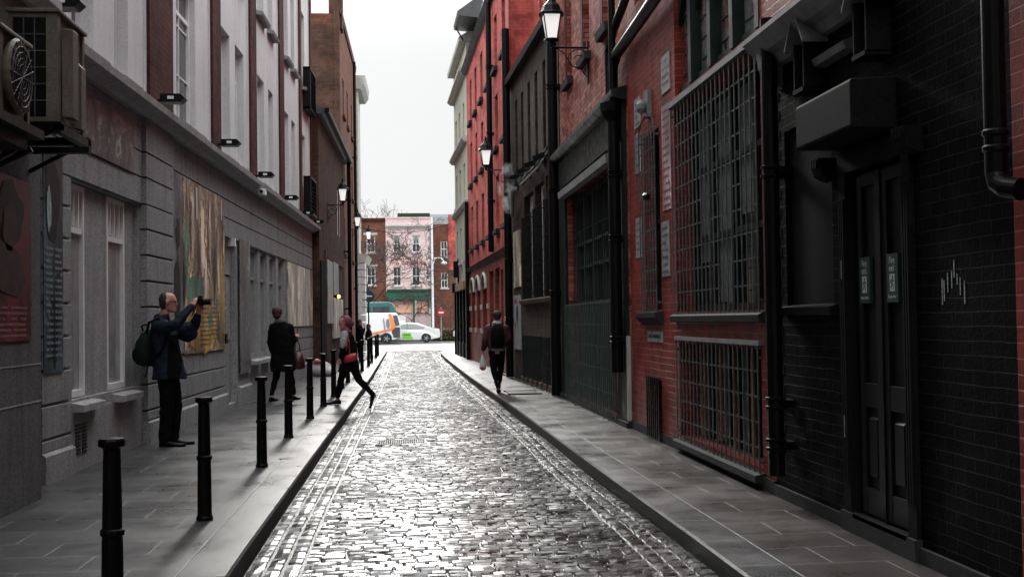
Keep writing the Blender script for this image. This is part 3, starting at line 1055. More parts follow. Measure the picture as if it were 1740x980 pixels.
panel(FL, 17.42, 20.62, 1.06, 3.64, M_gold, 'painted_panel', 'large gold and brown painted mural behind the man with a camera', 'mural', o=0.022, marks=[
    (M_ochre, lambda p, mi, o: (ell(FL, p, mi, o - 0.002, 18.75, 1.42, 1.25, 0.36, wob=0.12, n=30, seed=61), ell(FL, p, mi, o - 0.002, 20.3, 1.9, 0.24, 0.8, wob=0.2, n=24, seed=62))),
    (M_mgreen, lambda p, mi, o: (ell(FL, p, mi, o - 0.001, 18.2, 2.05, 0.65, 0.22, wob=0.25, n=22, seed=63), ell(FL, p, mi, o - 0.001, 17.62, 2.6, 0.16, 0.5, wob=0.25, n=22, seed=64), ell(FL, p, mi, o - 0.001, 19.3, 1.55, 0.2, 0.12, wob=0.3, seed=65))),
    (M_mcream, lambda p, mi, o: [ell(FL, p, mi, o - 0.0005, yy, zz, ry, rz, wob=0.22, n=20, seed=int(yy * 100)) for yy, zz, ry, rz in ((18.05, 2.95, 0.10, 0.5), (18.75, 2.75, 0.14, 0.6), (19.35, 2.95, 0.09, 0.5), (20.05, 2.6, 0.10, 0.6), (19.0, 2.2, 0.12, 0.3))]),
    (M_mdark, lambda p, mi, o: [ell(FL, p, mi, o, yy, zz, ry, rz, wob=0.3, n=18, seed=int(yy * 90)) for yy, zz, ry, rz in ((17.85, 3.0, 0.07, 0.45), (18.45, 2.5, 0.07, 0.4), (19.15, 2.7, 0.06, 0.45), (19.75, 2.35, 0.10, 0.5), (20.45, 2.9, 0.05, 0.5))]),
    (M_mdark, lambda p, mi, o: (textrows(FL, 18.5, 19.3, 1.15, 1.75, 0.07, 71, 0.3)(p, mi, o + 0.003), textrows(FL, 19.4, 20.1, 1.2, 1.9, 0.07, 72, 0.3)(p, mi, o + 0.003))),
    (M_signw, lambda p, mi, o: (p.add([FL.P(18.3, o, 3.1), FL.P(18.38, o, 3.1), FL.P(18.38, o, 3.58), FL.P(18.26, o, 3.58)], [(0, 1, 2, 3)], mi), p.add([FL.P(20.3, o, 3.25), FL.P(20.38, o, 3.25), FL.P(20.38, o, 3.6), FL.P(20.3, o, 3.6)], [(0, 1, 2, 3)], mi)))])
panel(FL, 22.2, 23.4, 0.55, 3.06, M_grim, 'painted_panel', 'dark grey painted strip between the grey door and the row of windows', 'mural', o=0.016)
panel(FL, 29.05, 34.45, 1.40, 2.98, M_cream, 'painted_panel', 'cream and brown painted mural at the far end of the grey wall', 'mural', o=0.022)


# floodlights on arms above the cornice
def floodlight(fr, y, z, label, s=1.0):
    x, yy, _ = fr.P(y, 0, 0)
    r_ = thing('floodlight', label, 'floodlight', (x, yy, z), 'black floodlights along the cornice')
    m = MB()
    m.prism([(x + 0.10, yy - 0.10, z - 0.04), (x + 0.36 * s, yy - 0.10, z - 0.04), (x + 0.42 * s, yy - 0.10, z + 0.015), (x + 0.36 * s, yy - 0.10, z + 0.07), (x + 0.10, yy - 0.10, z + 0.07)], (0, 0.22, 0))
    m.build('housing', M_iron, r_, bevel=0.006)
    MB().tube([(x - 0.02, yy, z - 0.02), (x + 0.12, yy, z)], 0.022, 8).box(x - 0.03, x + 0.015, yy - 0.05, yy + 0.05, z - 0.09, z + 0.09).build('bracket', M_iron, r_)
    MB().box(x + 0.20, x + 0.28, yy - 0.112, yy - 0.099, z - 0.005, z + 0.035).build('lens', M_lens, r_)
    return r_


for y, z, lb in ((11.3, 4.50, 'largest floodlight at the top left corner above the air conditioner'), (15.75, 4.44, 'second floodlight from the left on the near end of the cornice'),
                 (20.0, 4.50, 'third floodlight from the left beside a brick pilaster'), (24.0, 4.46, 'fourth floodlight from the left above the small white camera'),
                 (28.05, 4.42, 'fifth floodlight from the left on the far cornice'), (31.6, 4.38, 'last but one floodlight before the end of the grey building'),
                 (34.2, 4.36, 'last floodlight at the far end of the grey building')):
    floodlight(FL, y, z, lb)
x, yy, _ = FL.P(23.6, 0, 0)
sc_ = thing('security_camera', 'small white security camera under the cornice of the grey building', 'camera', (x, yy, 4.15))
MB().box(x + 0.16, x + 0.30, yy - 0.14, yy + 0.14, 4.02, 4.14).build('body', M_wframe, sc_, bevel=0.01)
MB().tube([(x + 0.1, yy, 4.2), (x + 0.22, yy, 4.12)], 0.02, 6).build('bracket', M_wframe, sc_)
MB().tube([(x + 0.23, yy - 0.13, 4.08), (x + 0.23, yy - 0.16, 4.08)], 0.035, 10).build('lens', M_iron, sc_)
x, yy, _ = FL.P(21.5, 0, 0)
MBp = MB().box(x - 0.1, x + 0.06, yy - 0.05, yy + 0.05, 2.88, 3.02)
tag(MBp.build('door_lamp', M_lens), 'small white lamp above the grey door', 'lamp')


# louvred boxes on the last bay
def louvre(y0, y1, z0, z1, label):
    x, yy, _ = FL.P((y0 + y1) / 2, 0, 0)
    r_ = thing('louvre_box', label, 'louvre', (x, yy, z0), 'black louvre boxes on the last bay')
    m = MB()
    m.fbox(FL, y0, y0 + 0.06, 0.0, 0.20, z0, z1).fbox(FL, y1 - 0.06, y1, 0, 0.20, z0, z1).fbox(FL, y0, y1, 0, 0.2, z0, z0 + 0.05).fbox(FL, y0, y1, 0, 0.2, z1 - 0.05, z1)
    m.build('frame', M_iron, r_)
    s = MB()
    n = int((z1 - z0) / 0.11)
    for k in range(n):
        z = z0 + 0.07 + k * (z1 - z0 - 0.1) / n
        s.fprism(FL, y0 + 0.06, y1 - 0.06, [(0.03, z + 0.06), (0.17, z), (0.18, z + 0.012), (0.04, z + 0.075)])
    s.build('slats', M_blackp, r_)


louvre(32.65, 34.2, 4.48, 5.52, 'lower black louvre box on the last bay of the white upper wall')
louvre(32.75, 34.25, 7.40, 8.56, 'upper black louvre box on the last bay of the white upper wall')


# air conditioners on steel shelves
def ac_unit(x0, x1, y0, y1, z0, z1, label, fan):
    r_ = thing('air_conditioner', label, 'air conditioner', ((x0 + x1) / 2, (y0 + y1) / 2, z0), 'air conditioners on the left wall')
    m = MB()
    c = 0.09
    m.box(x0 + 0.02, x1 - 0.02, y0 + 0.03, y1 - 0.02, z0 + 0.02, z1 - 0.03)
    m.box(x1 - c, x1, y0, y0 + c, z0, z1 - 0.03)
    m.box(x0, x0 + 0.03, y0, y0 + c, z0, z1 - 0.03)
    m.box(x1 - c * .5, x1, y1 - 0.06, y1, z0, z1 - 0.03)
    m.box(x0, x1 - c, y0 + 0.004, y0 + 0.03, z0, z0 + 0.04)
    m.box(x0, x1 - c, y0 + 0.004, y0 + 0.03, z1 - 0.07, z1 - 0.03)
    m.build('casing', M_beige, r_, bevel=0.006)
    MB().box(x0 - 0.02, x1 + 0.02, y0 - 0.02, y1 + 0.02, z1 - 0.03, z1).build('lid', M_beige, r_, bevel=0.006)
    q = MB()
    q.box(x0 + 0.03, x1 - c, y0 + 0.012, y0 + 0.03, z0 + 0.04, z1 - 0.07)
    q.build('coil', M_iron, r_)
    q = MB()
    for k in range(1, 6):
        z = z0 + 0.04 + (z1 - z0 - 0.11) * k / 6
        q.box(x0 + 0.03, x1 - c, y0 + 0.002, y0 + 0.008, z - 0.004, z + 0.004)
    for k in range(1, 3):
        x = x0 + 0.03 + (x1 - x0 - c - .03) * k / 3
        q.box(x - 0.004, x + 0.004, y0 - 0.002, y0 + 0.006, z0 + 0.04, z1 - 0.07)
    q.build('guard', M_grille, r_)
    if fan:
        cy, cz, rr = (y0 + y1) / 2, (z0 + z1) / 2, min(y1 - y0, z1 - z0) * 0.42
        MB().lathe([(rr, 0.0), (rr * 1.06, 0.03), (rr * 0.98, 0.05)], (x1 - 0.005, cy, cz), 24, axis='x').build('fan_ring', M_beige, r_)
        MB().lathe([(0.01, 0.02), (rr * 0.95, 0.022), (rr * 0.95, 0.0)], (x1, cy, cz), 24, axis='x').build('fan_opening', M_iron, r_)
        w = MB()
        for k in range(5):
            r2 = rr * (k + 1) / 6
            pts = [(x1 + 0.05, cy + r2 * math.cos(a), cz + r2 * math.sin(a)) for a in [2 * math.pi * i / 20 for i in range(21)]]
            w.tube(pts, 0.005, 4, cap=False)
        for k in range(18):
            a = 2 * math.pi * k / 18
            w.tube([(x1 + 0.052, cy, cz), (x1 + 0.05, cy + rr * math.cos(a), cz + rr * math.sin(a))], 0.004, 4)
        w.build('fan_guard', M_grille, r_)
    else:
        h = MB()
        h.prism([(x1, y0 + 0.12, z0 + 0.06), (x1 + 0.07, y0 + 0.18, z0 + 0.06), (x1 + 0.07, y0 + 0.18, z1 - 0.12), (x1, y0 + 0.12, z1 - 0.12)], (0, 0.16, 0))
        h.prism([(x1, y0 + 0.42, z0 + 0.02), (x1 + 0.05, y0 + 0.5, z0 + 0.02), (x1 + 0.05, y0 + 0.5, z1 - 0.35), (x1, y0 + 0.42, z1 - 0.30)], (0, 0.14, 0))
        h.build('side_cover', M_beige, r_, bevel=0.006)
    return r_


ac_unit(-3.03, -2.66, 9.45, 10.24, 3.09, 3.98, 'tall beige air conditioner, the farther of the two on the left wall', False)
ac_unit(-3.05, -2.66, 8.10, 8.76, 2.93, 3.53, 'lower beige air conditioner with a round fan at the left edge', True)
s = thing('steel_shelf', 'black steel shelf under the tall air conditioner', 'shelf', (-2.9, 9.8, 2.9), 'steel shelves under the air conditioners')
MB().box(-3.12, -2.62, 9.4, 9.48, 3.02, 3.085).box(-3.12, -2.62, 10.2, 10.28, 3.02, 3.085).box(-2.68, -2.62, 9.4, 10.3, 3.00, 3.07).build('frame', M_iron, s)
MB().tube([(-3.12, 9.44, 2.80), (-2.70, 9.44, 3.02)], 0.02, 6).build('brace', M_iron, s)
MB().tube([(-3.12, 10.24, 2.80), (-2.70, 10.24, 3.02)], 0.02, 6).build('brace', M_iron, s)
MB().box(-3.11, -2.45, 9.55, 9.62, 2.86, 2.91).build('rail', M_iron, s)
s = thing('steel_shelf', 'black steel shelf under the fan unit at the left edge', 'shelf', (-2.9, 8.4, 2.8), 'steel shelves under the air conditioners')
MB().box(-3.12, -2.60, 7.9, 8.9, 2.86, 2.925).box(-3.12, -2.66, 7.9, 8.7, 2.76, 2.86).build('frame', M_iron, s)
MB().tube([(-3.12, 8.0, 2.55), (-2.66, 8.0, 2.78)], 0.022, 6).build('brace', M_iron, s)
MB().tube([(-3.12, 8.8, 2.55), (-2.66, 8.8, 2.78)], 0.022, 6).build('brace', M_iron, s)
MB().tube([(-2.9, 9.0, 3.2), (-2.95, 9.2, 3.0), (-3.05, 9.3, 2.95), (-3.1, 9.6, 2.97)], 0.02, 8).build('pipe', M_iron, s)

# low brown brick building
F1 = Fr((-2.38, 35.0), (-2.18, 46.0), 1)
b1 = thing('brick_building', 'low brown brick building with a dark gutter just past the grey terrace', 'building', F1.P(40, 0, 0))
MB().wall(F1, 34.8, 46.0, 0, 7.6, [(42.2, 42.9, 4.6, 6.3), (43.3, 43.9, 4.6, 6.3)], 0.2, 6.0).build('wall', M_brown2, b1)
for a, b in ((42.2, 42.9), (43.3, 43.9)):
    window(F1, a, b, 4.6, 6.3, b1, 0.1, M_wframe, M_glass, (0, 0), 5.4, 0.06)
MB().fprism(F1, 34.7, 46.1, [(-6, 7.6), (0.12, 7.6), (0.22, 7.66), (0.22, 7.78), (-0.1, 7.84), (-2.6, 8.6), (-6, 8.6)]).build('roof', M_slate, b1)
MB().fprism(F1, 34.65, 46.1, [(0.2, 7.62), (0.33, 7.62), (0.34, 7.76), (0.2, 7.76)]).build('gutter', M_iron, b1)
pipe(F1, 45.8, 0.5, 7.65, 0.075, b1, (2, 4.2, 6.2), o=0.2)
MB().fbox(F1, 36.5, 44.8, 0, 0.05, 3.5, 3.72).fbox(F1, 36.5, 36.7, 0, 0.06, 0.3, 3.5).build('shop_surround', M_brown, b1)
MB().fbox(F1, 34.9, 36.3, 0, 0.045, 0.0, 3.3).build('corner_pier', M_charc, b1)
for a, b, z0, z1, lb in ((36.8, 39.0, 1.45, 3.45, 'left weathered grey board on the low brown brick building'), (39.3, 41.6, 2.4, 3.5, 'upper small weathered board on the low brown brick building'), (39.3, 43.8, 0.95, 2.3, 'wide lower weathered board with pale bills on the low brown brick building')):
    panel(F1, a, b, z0, z1, M_cream if z0 < 1 else M_grim if z0 > 2 else M_blue, 'notice_board', lb, 'board', o=0.07, group='boards on the low brick building')
wl = thing('wall_lamp', 'small lit amber bulkhead lamp on the low brown brick building', 'lamp', F1.P(40.2, 0.1, 2.35))
MB().fbox(F1, 40.1, 40.3, 0.0, 0.12, 2.28, 2.42).build('housing', M_iron, wl)
MB().ball(F1.P(40.2, 0.16, 2.35), 0.07, 8).build('bulb', mat('amber bulb', (1, 0.5, 0.2), 0.4, emit=((1, 0.35, 0.12), 2.0)), wl)

# tall brown brick building
F2 = Fr((-2.30, 46.0), (-2.13, 57.0), 1)
b2 = thing('tall_brick_building', 'tall brown brick building with a chimney behind the low one', 'building', F2.P(50, 0, 0))
MB().wall(F2, 46.02, 57.0, 0, 13.5, [(y, y + 0.9, z, z + 1.5) for y in (47.5, 50.2, 53.2, 55.4) for z in (4.2, 7.0, 9.8)], 0.15, 7.0).build('wall', M_terr, b2)
MB().box(-9.1, -2.52, 45.95, 46.02, 7.0, 13.05).build('gable_wall', M_brown, b2)
MB().box(-2.52, -2.305, 45.90, 46.02, 0, 13.7).build('brick_quoin', M_brown, b2)
for y in (47.5, 50.2, 53.2, 55.4):
    for z in (4.2, 7.0, 9.8):
        window(F2, y, y + 0.9, z, z + 1.5, b2, 0.13, M_wframe, M_glass, (0, 0), z + 0.75, 0.06)
        MB().fbox(F2, y - 0.1, y + 1.0, -0.02, 0.09, z - 0.12, z - 0.005).build('sill', M_brown2, b2)
MB().fprism(F2, 46.0, 57.0, [(-0.3, 13.5), (0.06, 13.5), (0.08, 13.75), (-0.3, 13.8)]).build('parapet', M_brown, b2)
ch = MB().box(-2.72, -2.2, 46.3, 47.2, 13.0, 15.2).build('chimney', M_brown, b2)
MB().box(-4.6, -3.45, 45.85, 45.96, 12.1, 12.5).build('cornice_return', M_stone, b2)
MB().box(-3.34, -3.02, 45.935, 45.952, 9.25, 9.55).build('stone_patch', M_stone, b2)
pipe(F2, 54.2, 0.3, 13.4, 0.07, b2, (3, 6, 9), o=0.12)

# white corner building with a deep cornice
F3 = Fr((-2.10, 57.0), (-2.02, 60.5), 1)
b3 = thing('corner_building', 'pale corner building with a deep cornice and white banded pilaster', 'building', F3.P(58.7, 0, 0))
MB().wall(F3, 57.02, 60.5, 0, 13.0, [(58.2, 59.2, 7, 9), (58.2, 59.2, 10, 11.8)], 0.15, 8.0).build('wall', M_stone, b3)
MB().fprism(F3, 56.9, 61, [(-8, 12.6), (0.25, 12.7), (0.42, 12.95), (0.46, 13.35), (-8, 13.4)]).build('cornice', M_stone, b3)
MB().fprism(F3, 57.0, 61, [(-0.1, 4.3), (0.35, 4.35), (0.5, 4.7), (-0.1, 4.8)]).build('band', M_stone, b3)
q = MB()
for k in range(12):
    q.fbox(F3, 57.05, 58.0, -0.05, 0.36, 0.05 + k * 0.36, 0.36 + k * 0.36)
q.build('pilaster', M_white, b3)
MB().fbox(F3, 57.05, 58.0, -0.05, 0.08, 4.8, 12.7).build('upper_pilaster', M_stone, b3)

# ------------------------------------------------------------------ right side, nearest first
FR = Fr((3.1, 0), (3.1, 23), -1)
r0 = thing('brick_building', 'plain red brick wall at the right edge of the picture', 'building', FR.P(3, 0, 0))
MB().wall(FR, -32, 5.70, 0, 19, [(1.5, 2.9, 0.9, 2.6)], 0.2, 6.0).build('wall', M_red2, r0)  # tall unseen top and rear stretch added to darken the near street
window(FR, 1.5, 2.9, 0.9, 2.6, r0, 0.18, M_green, M_glass, (1, 1))

r1 = thing('black_brick_building', 'black painted brick building with a double fire door on the right', 'building', FR.P(7.5, 0, 0))
MB().wall(FR, 5.70, 9.62, 0, 19, [(6.93, 7.92, 0.10, 2.52), (8.22, 9.25, 1.57, 2.98)], 0.14, 6.0).build('wall', M_black, r1)  # unseen upper part raised to keep skylight off the near street
MB().fbox(FR, 5.70, 9.6, 0.0, 0.03, 0, 0.10).fbox(FR, 6.85, 8.05, 0.0, 0.05, 0.0, 0.14).build('plinth', M_plinth, r1)
MB().fbox(FR, 8.24, 9.23, -0.138, -0.04, 1.58, 2.97).build('blank_panel', M_charc, r1)
MB().fprism(FR, 8.15, 9.3, [(-0.1, 1.5), (0.06, 1.5), (0.07, 1.56), (-0.04, 1.585), (-0.1, 1.585)]).build('sill', M_charc, r1)
# door with two leaves
dr = MB().fbox(FR, 6.98, 7.82, -0.13, -0.035, 0.14, 2.46)
for a, b in ((7.01, 7.38), (7.43, 7.79)):
    for z0, z1 in ((0.30, 0.34), (0.88, 1.04), (2.36, 2.44)):
        dr.fbox(FR, a, b, -0.035, -0.012, z0, z1)
    for c in (a, b - 0.075):
        dr.fbox(FR, c, c + 0.075, -0.035, -0.010, 0.16, 2.44)
    dr.fprism(FR, a + 0.11, b - 0.11, [(-0.04, 0.40), (-0.018, 0.42), (-0.018, 0.80), (-0.04, 0.82)])
    dr.fbox(FR, a, b, -0.036, -0.013, 0.16, 0.30)
dr = dr.build('door', mat('black door paint', (0.0055, 0.006, 0.0065), 0.5, spec=0.12, var=0.3, nscale=4), r1, bevel=0.004)
MB().fbox(FR, 7.385, 7.425, -0.04, 0.0, 0.15, 2.45).build('meeting_stile', M_blackp, dr)
fr_ = MB()
for a in (6.86, 7.90):
    fr_.fbox(FR, a, a + 0.12, -0.13, 0.03, 0.0, 2.54)
    for k in range(3):
        fr_.fbox(FR, a + 0.018 + k * 0.034, a + 0.034 + k * 0.034, 0.03, 0.042, 0.35, 2.30)
fr_.fbox(FR, 6.86, 8.02, -0.13, 0.035, 2.48, 2.62)
fr_.build('door_frame', M_charc, r1)
MB().fbox(FR, 6.97, 7.83, -0.13, 0.05, 0.115, 0.145).build('threshold', M_charc, r1)
MB().fbox(FR, 7.955, 7.965, 0.03, 0.045, 1.75, 1.88).fbox(FR, 7.955, 7.965, 0.03, 0.045, 0.65, 0.8).build('hinge', M_greyl, r1)
# box canopy over the door with consoles
cn = MB().fprism(FR, 7.08, 8.10, [(0.0, 2.665), (0.29, 2.665), (0.30, 2.68), (0.30, 2.96), (0.29, 2.975), (0.0, 2.99)])
cn.build('canopy', M_charc, r1, bevel=0.008)
for y in (8.14, 6.72):
    c = MB().fprism(FR, y, y + 0.17, [(0.0, 2.62), (0.13, 2.62), (0.13, 2.60), (0.10, 2.50), (0.05, 2.47), (0.0, 2.46)])
    for k in range(3):
        c.fbox(FR, y + 0.025 + k * 0.045, y + 0.045 + k * 0.045, 0.12, 0.138, 2.55, 2.615)
    c.build('console', M_charc, r1)
# gabled hoods with slim panels above the canopy
for y in (8.42, 7.26):
    h = MB()
    for s_ in (-1, 1):
        a0, a1 = y, y + s_ * 0.20
        pts = [FR.P(a0, -0.01, 3.78), FR.P(a1, -0.01, 3.50), FR.P(a1, -0.01, 3.475), FR.P(a0, -0.01, 3.745)]
        h.prism(pts, (-0.21, 0, 0))
    h.build('gable_hood', M_greyl, r1)
    p_ = MB()
    for a in (y - 0.11, y + 0.09):
        p_.fbox(FR, a, a + 0.02, 0, 0.16, 3.16, 3.52)
    p_.fbox(FR, y - 0.11, y + 0.11, 0, 0.17, 3.14, 3.17)
    p_.fbox(FR, y - 0.09, y + 0.09, 0.0, 0.06, 3.17, 3.5)
    p_.build('niche_frame', M_charc, r1)
MB().fprism(FR, 7.25, 9.50, [(0.0, 3.52), (0.05, 3.53), (0.10, 3.60), (0.16, 3.63), (0.22, 3.70), (0.26, 3.73), (0.26, 3.77), (0.0, 3.84)]).build('cornice', M_greyl, r1)
MB().fprism(FR, 9.26, 9.36, [(0.0, 3.34), (0.05, 3.36), (0.10, 3.44), (0.17, 3.5), (0.19, 3.63), (0.0, 3.63)]).build('bracket', M_greyl, r1)
MB().fprism(FR, 7.7, 8.4, [(0.0, 3.30), (0.08, 3.31), (0.10, 3.36), (0.0, 3.40)]).build('label_mould', M_greyl, r1)
# toothed bare edge between the two buildings
e = MB()
for k in range(44):
    e.fbox(FR, 9.44 - (0.07 if k % 2 else 0.0), 9.62, 0.0, 0.006, 0.3 + k * 0.08, 0.372 + k * 0.08)
e.build('brick_edge', mat('mossy brick', (0.05, 0.028, 0.018), 0.8, var=0.6, nscale=5, bump=0.4), r1)
MB().fbox(FR, 7.2, 9.62, 0.0, 0.012, 3.86, 13.5).build('upper_brickwork', M_red2, r1)
MB().tube([FR.P(5.64, 0.12, 7), FR.P(5.64, 0.12, 2.20), FR.P(5.62, 0.12, 2.15), FR.P(5.57, 0.11, 2.12), FR.P(5.48, 0.08, 2.10)], 0.056, 20).lathe([(0.056, 2.3), (0.066, 2.31), (0.066, 2.33), (0.056, 2.34)], FR.P(5.64, 0.12, 0), 18).lathe([(0.056, 2.38), (0.066, 2.39), (0.066, 2.41), (0.056, 2.42)], FR.P(5.64, 0.12, 0), 14).build('drainpipe', M_iron, r1)
pipe(FR, 9.24, 0.22, 3.9, 0.066, r1, (2.66, 0.80, 0.47), o=0.12, shoe=False)
# ghost of a chalk drawing
gr = MB()
for dy, z0, z1 in ((0.0, 1.55, 1.68), (0.05, 1.60, 1.70), (0.085, 1.66, 1.72), (0.12, 1.70, 1.80), (0.15, 1.64, 1.74), (0.2, 1.62, 1.73), (0.245, 1.57, 1.69), (0.27, 1.55, 1.70)):
    y = 6.24 + dy
    gr.fbox(FR, y, y + 0.007, 0, 0.003, z0, z1)
tag(gr.build('chalk_drawing', mat('faded chalk', (0.35, 0.40, 0.38), 0.9, var=0.6, nscale=60)), 'faint chalk strokes on the black bricks to the right of the fire door', 'graffiti')


# fire exit signs, with their lettering
def text_mesh(body, size, parent, m, org, name='lettering', wide=1.0):
    cu = bpy.data.curves.new('txt', 'FONT')
    cu.body = body
    cu.size = size
    cu.align_x = 'CENTER'
    cu.extrude = 0.0004
    ob = bpy.data.objects.new('txt', cu)
    C.objects.link(ob)
    bpy.context.view_layer.update()
    me = bpy.data.meshes.new_from_object(ob.evaluated_get(bpy.context.evaluated_depsgraph_get()))
    bpy.data.objects.remove(ob)
    me.name = name
    me.materials.clear()
    me.materials.append(m)
    o = bpy.data.objects.new(name, me)
    C.objects.link(o)
    o.parent = parent
    # local x of the text runs towards the viewer along the right-hand wall
    o.matrix_local = Matrix.Translation(Vector(org) - W(parent)) @ Matrix(((0, 0, -1, 0), (-wide, 0, 0, 0), (0, 1, 0, 0), (0, 0, 0, 1)))
    return o


for a, b, lb in ((7.59, 7.76, 'dark green fire exit sign on the left leaf of the black door'), (7.14, 7.31, 'dark green fire exit sign on the right leaf of the black door')):
    s = thing('fire_exit_sign', lb, 'sign', FR.P((a + b) / 2, -0.03, 1.6), 'fire exit signs on the black door')
    o_ = -0.008
    MB().fbox(FR, a, b, -0.035, o_, 1.575, 1.885).build('plate', M_exit, s)
    yc = (a + b) / 2
    xs = 3.1 - o_ - 0.001
    text_mesh('Fire', 0.062, s, M_exitw, (xs - 0.001, yc, 1.822), wide=0.9)
    text_mesh('exit', 0.062, s, M_exitw, (xs - 0.001, yc, 1.773), wide=0.9)
    text_mesh('Keep clear', 0.032, s, M_exitw, (xs - 0.001, yc, 1.602), wide=0.9)
    m = MB()
    m.fbox(FR, yc - 0.036, yc + 0.036, o_, o_ + 0.002, 1.645, 1.755)
    m.build('doorway_symbol', M_exitw, s)
    m = MB()

    def fl(pts):
        m.prism([FR.P(yc - u, o_ + 0.0021, 1.70 + v) for u, v in pts], (-0.0012, 0, 0))
    k_ = [(0.010 * math.cos(t_ * .785) + 0.008, 0.010 * math.sin(t_ * .785) + 0.036) for t_ in range(8)]
    fl(k_)
    fl([(-0.006, 0.024), (0.012, 0.026), (0.006, -0.006), (-0.010, -0.008)])
    fl([(-0.008, -0.006), (0.004, -0.008), (-0.010, -0.030), (-0.028, -0.034), (-0.028, -0.026), (-0.014, -0.022)])
    fl([(0.0, -0.006), (0.010, -0.006), (0.024, -0.024), (0.018, -0.046), (0.010, -0.046), (0.014, -0.026)])
    fl([(0.010, 0.022), (0.030, 0.010), (0.028, 0.004), (0.008, 0.012)])
    fl([(-0.004, 0.022), (-0.022, 0.014), (-0.026, -0.002), (-0.020, -0.002), (-0.014, 0.010), (-0.002, 0.014)])
    m.build('running_figure', M_exit, s)

# red brick building with the big barred windows
r2 = thing('red_brick_building', 'red painted brick building with large barred windows and black drainpipes', 'building', FR.P(12.7, 0, 0))
h2 = [(9.86, 13.08, 1.56, 3.84), (9.98, 12.96, 0.18, 1.21), (13.86, 14.72, 1.60, 3.78), (13.94, 14.62, 0.04, 0.74), (9.86, 13.0, 3.98, 7.6), (14.2, 15.2, 5.6, 7.4)]
MB().wall(FR, 9.62, 15.74, 0, 12.5, h2, 0.28, 6.0).build('wall', M_red2, r2)
M_dim = streaks('dim leaded glass', [(0.03, 0.04, 0.04), (0.16, 0.17, 0.17), (0.20, 0.08, 0.07), (0.09, 0.11, 0.11), (0.14, 0.15, 0.15)], 2.0, (1, 1, 0.7), rough=0.2, dist=0.5, seed=17)  # pale and reddish patches paint reflections into the panes
M_blind = mat('grey blinds', (0.13, 0.145, 0.15), 0.7, var=0.35, nscale=12)
w = MB()
for y in (9.90, 10.68, 11.46, 12.24, 13.02):
    w.fbox(FR, y - 0.05, y + 0.05, -0.276, -0.19, 1.56, 3.84)
for z in (1.6, 2.35, 3.1, 3.8):
    w.fbox(FR, 9.87, 13.07, -0.276, -0.20, z - 0.03, z + 0.03)
w = w.build('window', M_green, r2)
MB().fbox(FR, 9.88, 13.06, -0.274, -0.262, 1.58, 3.82).build('pane', M_glass, w)
bl = MB()
for a, b, z0 in ((10.0, 10.6, 1.7), (11.6, 12.15, 1.65), (12.4, 12.9, 2.1), (10.8, 11.3, 2.5)):
    bl.fbox(FR, a, b, -0.262, -0.25, z0, 3.75)
bl.build('blind', M_blind, w)
grille(FR, 9.88, 13.06, 1.54, 3.86, r2, 20, 10, 0.035, 0.006)
MB().fprism(FR, 9.80, 13.14, [(0, 1.44), (0.07, 1.45), (0.08, 1.51), (0.0, 1.55)]).build('sill', M_plinth, r2)
MB().fprism(FR, 9.80, 13.14, [(-0.28, 3.84), (0.06, 3.86), (0.06, 3.92), (-0.28, 4.0)]).build('transom', M_greyl, r2)
# leaded lights above
for k in range(4):
    a = 9.90 + k * 0.79
    f = MB()
    f.fbox(FR, a - 0.05, a + 0.07, -0.14, 0.01, 4.0, 7.6)
    pts = [(a + 0.07, 4.78)]
    n = 8
    for i in range(n + 1):
        t_ = i / n
        pts.append((a + 0.07 + 0.65 * t_, 4.78 + 0.42 * (1 - abs(2 * t_ - 1) ** 1.6)))
    pts += [(a + 0.72, 5.5), (a + 0.07, 5.5)]
    f.prism([FR.P(u, -0.05, v) for u, v in pts[1:]], (0.05, 0, 0))
    f.fbox(FR, a + 0.07, a + 0.72, -0.14, -0.05, 3.98, 4.08)
    w = f.build('window', M_green, r2)
    MB().fbox(FR, a + 0.03, a + 0.74, -0.13, -0.11, 4.0, 7.5).build('pane', M_dim, w)
    m = MB()
    for i in range(5):
        m.fbox(FR, a + 0.07, a + 0.72, -0.11, -0.10, 4.22 + i * 0.22, 4.232 + i * 0.22)
    m.fbox(FR, a + 0.38, a + 0.392, -0.11, -0.099, 4.05, 5.5)
    m.build('leading', M_grille, w)
# lower barred window with timber slats behind
w = MB()
for i in range(5):
    y = 10.2 + i * 0.62
    w.fbox(FR, y, y + 0.05, -0.27, -0.17, 0.20, 1.19)
w = w.build('timber_slat', M_timber, r2)
MB().fbox(FR, 9.99, 12.95, -0.276, -0.25, 0.19, 1.20).build('green_board', M_greenb, r2)
w = MB()
for i in range(9):
    y = 10.05 + i * 0.34
    w.fbox(FR, y, y + 0.12, -0.25, -0.20, 0.19, 1.2)
w.build('dark_board', M_green, r2)
grille(FR, 9.95, 12.98, 0.14, 1.24, r2, 20, 5, 0.035, 0.006, M_grille)
MB().fprism(FR, 9.90, 13.04, [(0, 0.06), (0.10, 0.07), (0.10, 0.13), (-0.2, 0.19), (-0.2, 0.06)]).build('sill', M_plinth, r2)
MB().fbox(FR, 9.9, 13.04, 0, 0.05, 1.245, 1.285).build('lintel', M_greyl, r2)
